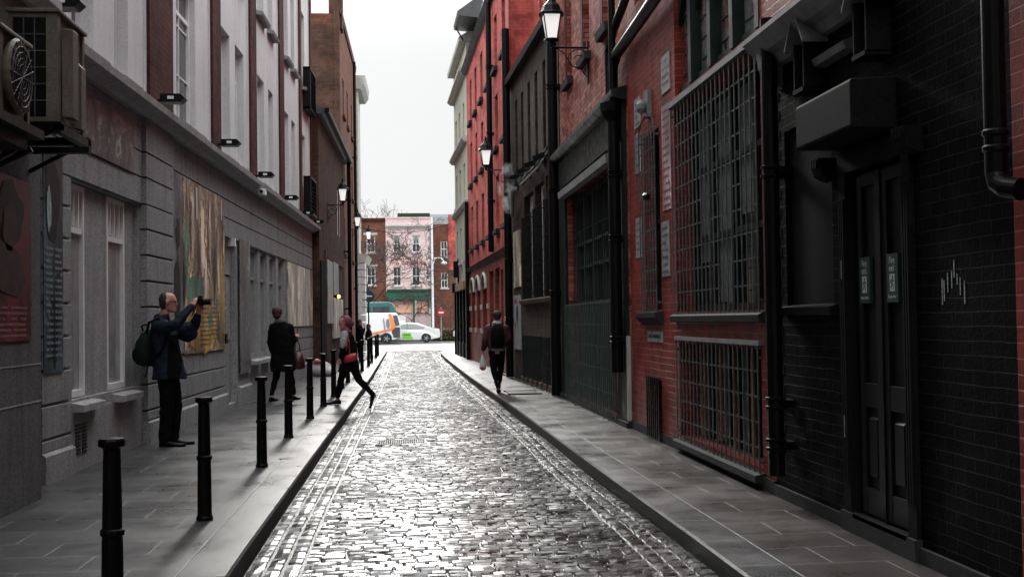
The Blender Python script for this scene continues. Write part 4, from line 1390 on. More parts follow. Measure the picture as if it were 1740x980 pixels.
# middle window
window(FR, 13.87, 14.71, 1.62, 3.77, r2, 0.2, M_green, M_glass, (1, 1), 2.7)
grille(FR, 13.84, 14.74, 1.58, 3.8, r2, 6, 9, 0.06, 0.007)
MB().tube([FR.P(13.84, 0.07, 3.8), FR.P(13.95, 0.07, 3.93), FR.P(14.29, 0.07, 3.99), FR.P(14.63, 0.07, 3.93), FR.P(14.74, 0.07, 3.8)], 0.011, 6).build('arched_bar', M_grille, r2)
MB().fprism(FR, 13.78, 14.98, [(-0.2, 1.50), (0.0, 1.40), (0.10, 1.50), (0.11, 1.56), (-0.2, 1.6)]).build('sill', M_plinth, r2)
MB().ball(FR.P(14.1, 0.12, 2.97), (0.05, 0.13, 0.05), 10).build('bell_box', M_iron, r2)
MB().fbox(FR, 13.95, 14.61, -0.276, -0.2, 0.05, 0.73).build('cellar_board', M_iron, r2)
grille(FR, 13.93, 14.63, 0.02, 0.76, r2, 6, 2, 0.03, 0.009, M_iron)
window(FR, 14.2, 15.2, 5.6, 7.4, r2, 0.2, M_wframe, M_glass, (0, 1))
MB().fbox(FR, 9.62, 15.74, 0, 0.025, 0, 0.12).build('plinth', M_plinth, r2)
MB().fbox(FR, 9.6, 15.8, -0.2, 0.15, 12.5, 12.8).build('parapet', M_greyl, r2)
pipe(FR, 16.1, 0.75, 4.30, 0.085, r2, (3.5, 2.6, 1.2), o=0.14, shoe=False, head=4.22)
MB().tube([FR.P(16.25, 0.12, 4.5), FR.P(16.2, 0.12, 5.0), FR.P(15.9, 0.12, 5.12), FR.P(14.2, 0.12, 5.18), FR.P(12.4, 0.12, 5.26)], 0.075, 12).build('drainpipe', M_iron, r2)
MB().tube([FR.P(16.45, 0.12, 4.4), FR.P(16.5, 0.12, 5.3), FR.P(16.1, 0.12, 5.5), FR.P(14.0, 0.12, 5.95)], 0.06, 12).build('drainpipe', M_iron, r2)
MB().tube([FR.P(16.0, 0.16, 4.5), FR.P(16.0, 0.16, 6.5), FR.P(16.0, 0.16, 10.4)], 0.05, 10).build('drainpipe', M_iron, r2)
# narrow painted panels and small signs
for a, b, z0, z1, lb, mm in ((13.22, 13.64, 4.12, 4.56, 'topmost small white poster between the windows of the red wall', M_paper), (13.22, 13.66, 2.75, 3.98, 'tall faded pink and white poster between the two barred windows', streaks('pink faded poster', [(0.35, 0.12, 0.12), (0.5, 0.4, 0.42), (0.3, 0.1, 0.1), (0.6, 0.55, 0.56)], 2.5, seed=2)),
                         (13.38, 13.76, 1.98, 2.62, 'lowest white notice to the left of the big barred window', M_paper), (14.90, 15.28, 3.98, 4.36, 'upper pale notice beside the black drainpipe', M_paper),
                         (14.90, 15.28, 3.38, 3.90, 'second pale notice below another beside the black drainpipe', M_blue), (14.92, 15.30, 2.28, 2.80, 'lower pale notice beside the black drainpipe', M_paper)):
    tx = mat('grey print', (0.12, 0.12, 0.13), 0.6, var=0.3)
    panel(FR, a, b, z0, z1, mm, 'notice', lb, 'poster', o=0.012, marks=[(tx, textrows(FR, a + 0.05, b - 0.05, z0 + 0.05, z1 - 0.06, 0.085, int(z0 * 100), 0.35))], group='notices on the red wall')
panel(FR, 13.82, 14.66, 1.20, 1.33, M_paper, 'street_sign', 'small worn white plate under the sill of the narrow barred window', 'sign', o=0.014, marks=[(M_pdark, textrows(FR, 13.9, 14.58, 1.23, 1.29, 0.07, 4, 0.6))])
wl = thing('wall_lamp', 'white bulkhead lamp high on the red wall left of the big window', 'lamp', FR.P(14.4, 0.05, 4.1))
MB().fbox(FR, 14.25, 14.5, 0, 0.05, 4.0, 4.32).build('backplate', M_greyl, wl)
MB().ball(FR.P(14.38, 0.10, 4.12), (0.07, 0.09, 0.09), 10).build('lens', M_greyl, wl)

# green gated frontage
r3 = thing('gated_building', 'weathered red brick building above a dark green barred gateway', 'building', FR.P(19, 0, 0))
up3 = [(18.9, 19.55, 5.85, 8.0), (17.0, 17.6, 5.85, 8.0), (20.9, 21.5, 5.85, 8.0)]
MB().wall(FR, 15.76, 22.6, 0, 9.6, [(16.9, 21.7, 0.04, 3.75)] + up3, 0.25, 6.0).build('wall', M_red3, r3)
for h in up3:
    window(FR, h[0], h[1], h[2], h[3], r3, 0.2, M_stone, M_glass, (0, 0), 7, 0.07)
    MB().fprism(FR, h[0] - 0.12, h[1] + 0.12, [(-0.2, h[2] - 0.14), (0.1, h[2] - 0.14), (0.12, h[2] - 0.02), (-0.2, h[2])]).build('sill', M_plinth, r3)
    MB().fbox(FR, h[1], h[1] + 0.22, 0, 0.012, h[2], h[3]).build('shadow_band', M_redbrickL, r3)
f = MB()
f.fbox(FR, 15.9, 22.45, 0, 0.06, 3.98, 4.48)
f.fprism(FR, 15.8, 22.5, [(0, 4.48), (0.14, 4.50), (0.22, 4.56), (0.22, 4.62), (0, 4.68)])
for a in (15.9, 21.75):
    f.fbox(FR, a, a + 0.65, 0, 0.05, 0, 3.98)
f.build('frontage', M_green, r3)
MB().fprism(FR, 16.7, 21.9, [(0.05, 3.72), (0.15, 3.74), (0.16, 3.86), (0.05, 3.9)]).build('lintel', M_greyl, r3)
w = MB()
for i in range(6):
    y = 16.92 + i * 0.945
    w.fbox(FR, y, y + 0.05, -0.246, -0.15, 1.75, 3.74)
for z in (1.76, 2.40, 2.82, 3.68):
    w.fbox(FR, 16.92, 21.68, -0.246, -0.16, z, z + 0.05)
w = w.build('window', M_grille, r3)
MB().fbox(FR, 16.92, 21.68, -0.247, -0.235, 1.72, 3.74).build('pane', M_glass, w)
grille(FR, 16.95, 21.65, 1.78, 3.7, r3, 24, 3, -0.10, 0.006, M_green)
gb = MB().fbox(FR, 16.92, 21.68, -0.247, -0.17, 0.05, 1.72)
for i in range(14):
    y = 16.95 + i * 0.34
    gb.fbox(FR, y, y + 0.29, -0.17, -0.155, 0.1, 1.66)
gb.build('gate', M_green, r3)
grille(FR, 16.55, 21.68, 0.06, 1.74, r3, 30, 5, 0.08, 0.009, mat('green grey bars', (0.035, 0.06, 0.052), 0.4, var=0.5, nscale=6))
MB().fbox(FR, 15.76, 22.6, -0.02, 0.09, 0, 0.08).build('plinth', M_plinth, r3)
MB().fbox(FR, 15.80, 15.92, 0.005, 0.05, 0.1, 1.25).build('stone_pier', M_stone, r3)
MB().fprism(FR, 15.7, 22.7, [(-0.2, 9.6), (0.2, 9.6), (0.25, 9.8), (-0.2, 9.85)]).build('parapet', M_greyl, r3)
pipe(FR, 22.62, 0.02, 9.4, 0.10, r3, (2, 4, 6), o=0.14, shoe=False)

# dark brown brick building
F4 = Fr((3.1, 22.8), (2.86, 30.3), -1)
r4 = thing('dark_brick_building', 'dark brown brick building with slit windows and barred ground floor', 'building', F4.P(26.5, 0, 0))
up4 = [(y, y + 0.42, 4.95, 6.95) for y in (23.2, 24.35, 25.5, 26.65, 27.8, 28.9)]
lo4 = [(23.0, 24.5, 1.98, 4.5), (24.75, 26.1, 1.98, 4.45), (26.35, 27.9, 1.98, 4.4)]
lo5 = [(23.1, 24.9, 0.12, 1.12), (25.3, 28.2, 0.12, 1.12)]
MB().wall(F4, 22.75, 30.3, 0, 7.5, up4 + lo4 + lo5, 0.25, 5.0).build('wall', M_darkbr, r4)
for h in up4:
    window(F4, *h, r4, 0.22, M_iron, M_glass, (0, 0), 6, 0.04)
    MB().fbox(F4, h[0] - 0.08, h[1] + 0.08, -0.05, 0.10, h[2] - 0.12, h[2] - 0.01).build('sill', M_plinth, r4)
for h in lo4:
    window(F4, *h, r4, 0.22, M_wframe, M_glassg, (2, 2), None, 0.06)
    grille(F4, h[0], h[1], h[2], h[3] - 0.5, r4, 9, 8, 0.05, 0.010, M_iron)
    cu_ = MB()
    for u_ in (0.12, 0.62, 1.08):
        cu_.fbox(F4, h[0] + u_, h[0] + u_ + 0.16, -0.15, -0.135, h[2] + 0.1, h[3] - 0.08)
    cu_.build('white_blind', M_wframe, r4)
MB().fprism(F4, 22.85, 28.2, [(0, 1.84), (0.10, 1.85), (0.12, 1.94), (0, 1.97)]).build('sill', M_brown, r4)
for h in lo5:
    MB().fbox(F4, h[0], h[1], -0.247, -0.2, h[2], h[3]).build('cellar_board', M_green, r4)
    grille(F4, h[0], h[1], h[2], h[3], r4, int((h[1] - h[0]) / 0.16), 3, 0.04, 0.009, M_green)
st = MB()
for k in range(8):
    st.fbox(F4, 22.9 + k * 0.72, 23.35 + k * 0.72, 0, 0.08, 0, 0.13)
st.build('base_stone', M_brown, r4)
MB().fprism(F4, 22.7, 30.4, [(-0.1, 7.5), (0.16, 7.5), (0.18, 7.64), (-0.1, 7.7)]).build('gutter', M_iron, r4)
MB().tube([F4.P(23.2, 0.14, 4.9), F4.P(24.5, 0.14, 4.75), F4.P(27.5, 0.14, 4.7)], 0.055, 8).build('drainpipe', M_iron, r4)
MB().tube([F4.P(27.2, 0.3, 4.55), F4.P(28.4, 0.2, 4.62), F4.P(29.4, 0.1, 4.1)], 0.05, 8).build('flue', M_greyl, r4)
pipe(F4, 30.15, 0.02, 9.0, 0.10, r4, (1.5, 3, 4.5), o=0.12, shoe=False)
pst = panel(F4, 28.7, 29.9, 0.75, 2.1, M_paper, 'shop_poster', 'white shop poster with red and blue marks behind the walking man', 'poster', o=0.03, marks=[
    (M_signr, lambda p, mi, o: (ell(F4, p, mi, o, 29.5, 1.95, 0.22, 0.06), ell(F4, p, mi, o, 29.6, 1.35, 0.12, 0.08))), (M_teal_p, lambda p, mi, o: ell(F4, p, mi, o, 29.2, 1.6, 0.15, 0.25))])
panel(F4, 28.6, 29.8, 2.3, 3.7, M_cream, 'shop_poster', 'brown and cream weathered poster above the white one', 'poster', o=0.03)
fl_ = []
for i, (y, z, lb) in enumerate(((23.6, 4.78, 'nearest small black lamp under the slit windows'), (24.9, 4.80, 'second small black lamp under the slit windows'), (26.2, 4.82, 'third small black lamp under the slit windows'), (27.4, 4.84, 'farthest small black lamp under the slit windows'))):
    s = thing('wall_floodlight', lb, 'floodlight', F4.P(y, 0, z), 'small black lamps on the dark brick wall')
    MB().tube([F4.P(y, 0, z), F4.P(y, 0.25, z + 0.05)], 0.02, 6).build('arm', M_iron, s)
    MB().fprism(F4, y - 0.1, y + 0.1, [(0.2, z + 0.08), (0.42, z), (0.38, z - 0.09), (0.18, z - 0.02)]).build('head', M_iron, s)

# taller red brick range behind the dark one, then the bright red building
F4b = Fr((3.75, 22.6), (3.5, 30.4), -1)
r4b = thing('red_brick_building', 'tall red brick building rising behind the dark brown one', 'building', F4b.P(26, 0, 0))
u = [(y, y + 0.6, z, z + 1.9) for y in (23.6, 25.2, 26.9, 28.6) for z in (8.2, 11.0)]
MB().wall(F4b, 22.62, 30.4, 0, 13.2, u, 0.2, 4.0).build('wall', M_red, r4b)
for h in u:
    window(F4b, *h, r4b, 0.18, M_wframe, M_glass, (0, 0), h[2] + 1, 0.05)
    MB().fbox(F4b, h[0] - 0.08, h[1] + 0.08, -0.05, 0.1, h[2] - 0.12, h[2] - 0.01).build('sill', M_plinth, r4b)
MB().fbox(F4b, 22.5, 30.4, -0.2, 0.1, 13.2, 13.4).build('parapet', M_greyl, r4b)

F5 = Fr((2.86, 30.4), (2.57, 45.0), -1)
r5 = thing('bright_red_building', 'tall bright red brick building with rows of narrow dark windows', 'building', F5.P(38, 0, 0))
u5 = [(y, y + 0.85, z, z + 1.55) for y in (31.2, 33.4, 35.8, 38.1, 40.4, 42.6) for z in (4.1, 6.45, 8.75)]
g5 = [(30.9, 32.2, 1.2, 2.55), (32.6, 33.2, 0.1, 2.9), (33.5, 34.9, 0.3, 3.0), (35.3, 36.7, 0.3, 3.0), (37.6, 39.1, 1.2, 2.5), (40.0, 41.4, 1.2, 2.5), (42.2, 43.6, 1.2, 2.5)]
MB().wall(F5, 30.35, 45.0, 3.3, 10.9, u5, 0.22, 6.0).build('wall', M_red, r5)
MB().wall(F5, 30.35, 45.0, 0, 3.3, g5, 0.22, 6.0).build('ground_floor_wall', M_red2, r5)
for h in u5:
    window(F5, *h, r5, 0.2, M_iron, M_glass, (0, 0), h[2] + 0.8, 0.05)
    MB().fbox(F5, h[0] - 0.1, h[1] + 0.1, -0.05, 0.12, h[2] - 0.13, h[2] - 0.01).build('sill', M_plinth, r5)
for h in g5:
    window(F5, *h, r5, 0.2, M_gframe if h[2] < 1 else M_iron, M_glassg, (1, 0), h[3] - 0.6, 0.06)
MB().fprism(F5, 30.4, 45.0, [(0, 3.28), (0.08, 3.30), (0.14, 3.42), (0, 3.5)]).build('band', M_redbrickL, r5)
bd = MB()
for z in (1.05, 1.85):
    for a, b in ((36.85, 37.5), (39.2, 39.9), (41.5, 42.1), (43.7, 44.9)):
        MB().fbox(F5, a, b, 0, 0.03, z, z + 0.16).build('white_band', M_stone, r5)
for a in (37.6, 40.0, 42.2):
    q = MB()
    pts = [F5.P(a + 0.75 + 0.85 * math.cos(math.pi * k / 10), 0.03, 2.5 + 0.5 * math.sin(math.pi * k / 10)) for k in range(11)]
    q.tube(pts, 0.06, 6)
    q.build('arch', M_stone, r5)
MB().fprism(F5, 30.4, 45.1, [(-0.1, 10.9), (0.12, 10.92), (0.2, 11.1), (-0.1, 11.15)]).build('gutter', M_green, r5)
MB().fprism(F5, 36.5, 45.2, [(-1.5, 11.1), (0.12, 11.1), (0.14, 11.2), (-0.3, 12.6), (-1.5, 12.9)]).build('dormer', M_green, r5)
MB().fprism(F5, 43.0, 45.3, [(-0.5, 12.6), (0.42, 12.7), (0.45, 12.85), (-0.3, 13.4), (-0.5, 13.6)]).build('eaves_hood', M_slate, r5)
MB().tube([F5.P(44.9, 0.38, 12.7), F5.P(44.9, 0.1, 12.2)], 0.03, 6).build('eaves_bracket', M_iron, r5)
pipe(F5, 34.7, 3.5, 10.9, 0.085, r5, (5, 7, 9), o=0.12, shoe=False)
MB().fbox(F5, 44.7, 45.05, 0, 0.14, 0, 6.0).build('corner_pier', M_blackp, r5)
# pale corner building on the right with shopfront
F6 = Fr((2.57, 45.05), (2.40, 52.0), -1)
r6 = thing('pale_building', 'pale olive rendered building with projecting cornices beyond the red one', 'building', F6.P(48.5, 0, 0))
u6 = [(y, y + 0.8, z, z + 1.4) for y in (46.2, 48.4, 50.4) for z in (3.9, 6.3, 8.7)]
MB().wall(F6, 45.06, 52.0, 0, 12.2, u6, 0.18, 7.0).build('wall', M_creamw, r6)
for h in u6:
    window(F6, *h, r6, 0.16, M_wframe, M_glass, (0, 0), h[2] + .7, 0.06)
    MB().fbox(F6, h[0] - 0.1, h[1] + 0.1, -0.05, 0.1, h[2] - 0.12, h[2] - 0.01).build('sill', M_stone, r6)
for z, o_ in ((8.35, 0.22), (11.0, 0.28), (5.9, 0.16)):
    MB().fprism(F6, 45.1, 52.2, [(-0.1, z), (o_ * .5, z + .02), (o_, z + 0.14), (o_, z + 0.22), (-0.1, z + 0.26)]).build('cornice', M_stone, r6)
MB().fprism(F6, 45.1, 52.2, [(-1, 12.2), (0.25, 12.25), (0.27, 12.4), (-1.0, 13.2)]).build('roof', M_stone, r6)
sf = MB()
for a in (45.3, 46.9, 48.6, 50.3, 51.75):
    sf.fbox(F6, a, a + 0.22, 0, 0.10, 0, 2.75)
sf.fbox(F6, 45.3, 51.95, 0.0, 0.05, 0, 0.6)
sf.build('shopfront', M_blackp, r6)
MB().fbox(F6, 45.4, 51.9, -0.02, 0.035, 0.6, 2.7).build('shop_glass', M_glass, r6)
MB().fbox(F6, 45.2, 51.97, 0, 0.20, 2.70, 3.0).build('fascia', M_timber, r6)

# ------------------------------------------------------------------ across the end of the street
YB = 105.0
FE = lambda x0, x1, y=YB: None


def fwall(m, x0, x1, z0, z1, y, holes=(), depth=0.2, thick=8.0):
    """a wall that faces the camera: x across, z up"""
    xs = sorted({x0, x1, *[h[0] for h in holes], *[h[1] for h in holes]})
    zs = sorted({z0, z1, *[h[2] for h in holes], *[h[3] for h in holes]})
    for a, b in zip(xs, xs[1:]):
        for c, d in zip(zs, zs[1:]):
            if any(h[0] < (a + b) / 2 < h[1] and h[2] < (c + d) / 2 < h[3] for h in holes):
                continue
            m.add([(a, y, c), (b, y, c), (b, y, d), (a, y, d)], [(0, 1, 2, 3)])
    for h in holes:
        a, b, c, d = h
        q = y + depth
        m.add([(a, y, c), (b, y, c), (b, y, d), (a, y, d), (a, q, c), (b, q, c), (b, q, d), (a, q, d)], [(0, 1, 5, 4), (1, 2, 6, 5), (2, 3, 7, 6), (3, 0, 4, 7), (4, 5, 6, 7)])
    t = y + thick
    m.add([(x0, y, z0), (x1, y, z0), (x1, y, z1), (x0, y, z1), (x0, t, z0), (x1, t, z0), (x1, t, z1), (x0, t, z1)], [(0, 3, 7, 4), (1, 5, 6, 2), (3, 2, 6, 7), (4, 7, 6, 5)])
    return m


def fwin(h, y, parent, fm=None, curtain=True, depth=0.14):
    a, b, c, d = h
    q = y + depth
    m = MB()
    f = 0.07
    m.box(a, a + f, q - 0.06, q, c, d).box(b - f, b, q - 0.06, q, c, d).box(a + f, b - f, q - 0.06, q, c, c + f).box(a + f, b - f, q - 0.06, q, d - f, d)
    m.box(a + f, b - f, q - 0.055, q, (c + d) / 2 - 0.03, (c + d) / 2 + 0.03)
    m.box((a + b) / 2 - 0.02, (a + b) / 2 + 0.02, q - 0.05, q, c + f, d - f)
    w = m.build('window', fm or M_wframe, parent)
    MB().box(a + 0.04, b - 0.04, q - 0.03, q - 0.01, c + 0.04, d - 0.04).build('pane', M_glass, w)
    if curtain:
        s = MB()
        for sg in (0, 1):
            x = a + f if sg == 0 else b - f
            e = 0.22 if sg == 0 else -0.22
            s.prism([(x, q - 0.04, d - f), (x + e, q - 0.04, d - f), (x + e * 0.4, q - 0.04, c + (d - c) * 0.45), (x, q - 0.04, c + (d - c) * 0.4)], (0, 0.006, 0))
        s.build('curtain', M_stone, w)
    MB().box(a - 0.12, b + 0.12, y - 0.1, y + 0.05, c - 0.14, c - 0.01).build('sill', M_stone, parent)


pk = thing('pink_painted_pub', 'pale pink painted three storey house with a green shopfront across the end of the street', 'building', (0.75, YB, 0))
hp = [(-0.72, 0.02, 7.6, 9.1), (0.96, 1.70, 7.6, 9.1), (-0.74, -0.02, 4.62, 6.3), (0.94, 1.66, 4.62, 6.3), (2.17, 2.5, 5.1, 6.05), (-1.15, 0.9, 0.7, 3.1), (1.15, 2.4, 0.1, 3.1)]
fwall(MB(), -1.36, 2.80, 0, 10.7, YB, hp).build('wall', M_pink, pk)
for h in hp[:5]:
    fwin(h, YB, pk, curtain=h[2] > 7)
MB().box(-1.4, 2.84, YB - 0.16, YB + 0.02, 9.86, 10.02).build('cornice', M_stone, pk)
dn = MB()
for k in range(26):
    x = -1.3 + k * 0.157
    dn.box(x, x + 0.08, YB - 0.1, YB + 0.02, 9.66, 9.86)
dn.build('dentil_course', M_stone, pk)
q = MB()
for k in range(14):
    w_ = 0.42 if k % 2 else 0.28
    q.box(2.80 - w_, 2.815, YB - 0.03, YB + 0.02, 4.2 + k * 0.4, 4.56 + k * 0.4)
q.build('quoins', M_quoin, pk)
MB().box(-1.36, 2.84, YB - 0.35, YB + 0.02, 3.35, 4.1).build('fascia', M_shopg, pk)
MB().box(-1.3, 2.8, YB - 0.45, YB - 0.02, 4.1, 4.3).build('fascia_cornice', M_greenb, pk)
sgm = MB()
rr = random.Random(4)
for z, h_, x0, x1 in ((6.92, 0.16, -0.6, 1.3), (6.45, 0.26, -1.0, -0.1), (6.45, 0.30, 0.1, 2.1)):
    x = x0
    while x < x1:
        w_ = rr.uniform(0.10, 0.2)
        sgm.box(x, x + w_ * 0.35, YB - 0.012, YB - 0.002, z, z + h_)
        sgm.box(x + w_ * 0.35, x + w_ * 0.8, YB - 0.012, YB - 0.002, z + h_ * rr.choice((0, 0.4, 0.75)), z + h_ * rr.choice((0.85, 1.0)))
        x += w_ + 0.05
sgm.build('painted_lettering', mat('dull red lettering', (0.42, 0.06, 0.06), 0.7, var=0.3), pk)
q = MB()
for x in (-1.3, 0.98, 2.5):
    q.box(x, x + 0.16, YB - 0.2, YB + 0.02, 0, 3.35)
q.box(-1.2, 0.95, YB - 0.1, YB + 0.02, 0, 0.7)
q.build('shopfront', M_shopg, pk)
MB().box(-1.14, 0.9, YB + 0.05, YB + 0.1, 2.2, 3.1).box(1.2, 2.3, YB + 0.05, YB + 0.1, 2.2, 3.1).build('shop_blind', mat('peach blind', (0.75, 0.42, 0.30), 0.6), pk)
MB().box(-0.75, 0.35, YB - 0.06, YB - 0.01, 0.95, 2.05).build('menu_board', M_signw, pk)
MB().box(1.16, 1.3, YB - 0.3, YB - 0.22, 0.4, 4.0).box(2.42, 2.56, YB - 0.3, YB - 0.22, 0.4, 4.0).build('column', M_stone, pk)
MB().box(-0.3, 2.6, YB + 0.4, YB + 1.2, 10.7, 11.1).build('roof_planting', M_moss, pk)
MB().box(-1.4, 2.84, YB - 0.05, YB + 0.3, 10.58, 10.72).build('coping', M_pink, pk)

rb = thing('terraced_brick_house', 'red brick house with white banding to the left of the pink house', 'building', (-4, YB, 0))
hr = [(-3.05, -2.3, 7.6, 9.1), (-3.05, -2.3, 4.7, 6.3), (-4.6, -3.9, 7.6, 9.1), (-4.6, -3.9, 4.7, 6.3), (-3.6, -1.8, 0.6, 3.2)]
fwall(MB(), -8, -1.37, 0, 10.6, YB + 0.1, hr).build('wall', M_terr, rb)
for h in hr[:4]:
    fwin(h, YB + 0.1, rb, curtain=False)
q = MB()
for k in range(5):
    pass
for z in (6.35, 9.15):
    MB().box(-3.3, -2.1, YB + 0.05, YB + 0.098, z, z + 0.2).build('stone_band', M_stone, rb)
MB().box(-8, -1.37, YB - 0.02, YB + 0.15, 10.4, 10.65).build('cornice', M_redbrickL, rb)

ob_ = thing('brown_brick_house', 'plain brown brick building to the right of the pink house', 'building', (5, YB + 1, 0))
ho = [(3.55, 4.15, 7.2, 8.6), (3.55, 4.15, 4.4, 5.8), (5.2, 5.9, 7.2, 8.6)]
fwall(MB(), 2.82, 7.5, 0, 10.15, YB + 1, ho).build('wall', M_terr, ob_)
for h in ho:
    fwin(h, YB + 1, ob_, curtain=False)
MB().box(4.25, 4.9, YB + 0.9, YB + 1, 6, 11.0).build('red_party_wall', M_red, ob_)
gl = thing('glass_office', 'pale glass topped office block rising behind the brown brick building', 'building', (4, YB + 14, 0))
MB().box(2.2, 9, YB + 14, YB + 26, 0, 12.2).build('wall', mat('pale blue cladding', (0.34, 0.40, 0.43), 0.4, var=0.1), gl)
q = MB()
for k in range(6):
    q.box(2.6 + k * 1.0, 3.4 + k * 1.0, YB + 13.95, YB + 14.0, 10.8, 11.9)
q.build('window_band', M_glassg, gl)

# hedge in front of the brown house
hd = MB()
rr = random.Random(12)
hd.box(2.4, 7.4, 93.0, 93.8, 0.0, 0.78)
for k in range(2600):
    x, z = rr.uniform(2.35, 7.4), rr.uniform(0.0, 0.92)
    y = 92.95 + rr.uniform(-0.1, 0.05) if z < 0.8 else rr.uniform(92.9, 93.8)
    s_ = rr.uniform(0.03, 0.06)
    a = Vector((rr.uniform(-1, 1), rr.uniform(-1, 1), rr.uniform(-1, 1))).normalized() * s_
    b = Vector((rr.uniform(-1, 1), rr.uniform(-1, 1), rr.uniform(-1, 1))).normalized() * s_
    c = Vector((x, y, z))
    hd.add([c - a - b, c + a - b, c + a + b, c - a + b], [(0, 1, 2, 3)])
tag(hd.build('hedge', M_hedge), 'low clipped brown green hedge beyond the silver car', 'hedge')


# bare trees
def tree(base, h, label, seed, lean=(0.15, 0, 1), spread=0.75, depth=6, droop=0.0, r0=0.16, first=3.0):
    rr = random.Random(seed)
    t = thing('bare_tree', label, 'tree', base)
    tr = MB()
    cr = MB()

    def grow(p, d, ln, r, lev):
        pts, rs = [p], [r]
        for k in range(3):
            d = (d + Vector((rr.gauss(0, 0.13), rr.gauss(0, 0.13), rr.gauss(0, 0.1) - droop * lev * 0.05))).normalized()
            p = p + d * ln / 3
            pts.append(p)
            rs.append(max(0.016, r * (1 - 0.13 * (k + 1))))
        (tr if lev < 2 else cr).tube(pts, rs, 6 if lev < 2 else 4 if lev < 4 else 3, cap=False)
        if lev >= depth:
            return
        n = 2 if rr.random() < 0.35 else 3
        for k in range(n):
            a = rr.uniform(0, 2 * math.pi)
            q = Vector((math.cos(a), math.sin(a), rr.uniform(-0.1, 0.7) - droop))
            grow(pts[-1 if k < 2 else 2], (d * 0.75 + q * spread).normalized(), ln * rr.uniform(0.62, 0.85), rs[-1] * (0.72 if k else 0.8), lev + 1)
    grow(Vector(base), Vector(lean).normalized(), first, r0, 0)
    tr.build('trunk', M_twig, t)
    cr.build('crown', M_twig, t)
    return t


tree((-3.3, 98.0, -0.1), 11, 'bare reddish brown tree spreading in front of the pink house', 5, (0.42, 0, 1), 0.85, 7, 0.05, 0.18, 3.6)
tree((-4.4, 100.0, -0.1), 11, 'bare tree in front of the red brick house', 9, (0.05, 0, 1), 0.7, 6, 0.1, 0.12, 3.0)
tree((4.0, 96.0, -0.1), 8, 'thin bare drooping tree on the right in front of the brown house', 15, (-0.05, 0, 1), 0.7, 7, 0.22, 0.09, 2.4)
tree((0.6, 98.5, -0.1), 8, 'low bare tree before the green shopfront', 23, (-0.1, 0, 1), 0.85, 6, 0.1, 0.07, 1.7)
tree((-5.0, 125.0, 0), 14, 'bare treetop rising above the roof of the red brick house', 31, (0.03, 0, 1), 0.6, 6, 0.0, 0.2, 4.6)


# ------------------------------------------------------------------ vehicles
def wheel(c, r, parent, y_out):
    m = MB().lathe([(r * 0.62, -0.10), (r, -0.09), (r, 0.09), (r * 0.62, 0.10)], c, 22, axis='y')
    w = m.build('wheel', M_tyre, parent, smooth=False)
    q = MB().lathe([(r * 0.60, 0.0), (r * 0.64, 0.012), (r * 0.55, 0.02)], (c[0], c[1] + y_out * 0.098, c[2]), 20, axis='y')
    for k in range(5):
        a = 2 * math.pi * k / 5
        dx, dz = math.cos(a), math.sin(a)
        q.prism([(c[0] - dz * 0.03, c[1] + y_out * 0.11, c[2] + dx * 0.03), (c[0] + dz * 0.03, c[1] + y_out * 0.11, c[2] - dx * 0.03),
                 (c[0] + dx * r * .6 + dz * 0.02, c[1] + y_out * 0.11, c[2] + dz * r * .6 - dx * 0.02), (c[0] + dx * r * .6 - dz * 0.02, c[1] + y_out * 0.11, c[2] + dz * r * .6 + dx * 0.02)], (0, y_out * 0.012, 0))
    q.build('rim', M_rim, w)


def body_loft(m, prof, half, y0, inset, zb):
    """side outline prof [(x, z)] turned into a body; above zb the sides lean in by inset"""
    ztop = max(z for _, z in prof)
    rings = []
    for s, k in ((-1, 0.93), (-1, 1.0), (1, 1.0), (1, 0.93)):
        ring = []
        cx = sum(x for x, _ in prof) / len(prof)
        cz = sum(z for _, z in prof) / len(prof)
        for x, z in prof:
            hw = half - (inset * max(0, (z - zb) / (ztop - zb)) if z > zb else 0.05 * max(0, (zb - z) / zb - 0.5))
            e = half - hw
            yy = s * (hw - (0.05 if k < 1 else 0) * 0 + (0.035 if k < 1 else 0))
            ring.append((cx + (x - cx) * (0.985 if k < 1 else 1.0), y0 + yy * (1.0 if k < 1 else 0.94), cz + (z - cz) * (0.97 if k < 1 else 1.0)))
        rings.append(ring)
    m.loft(rings)


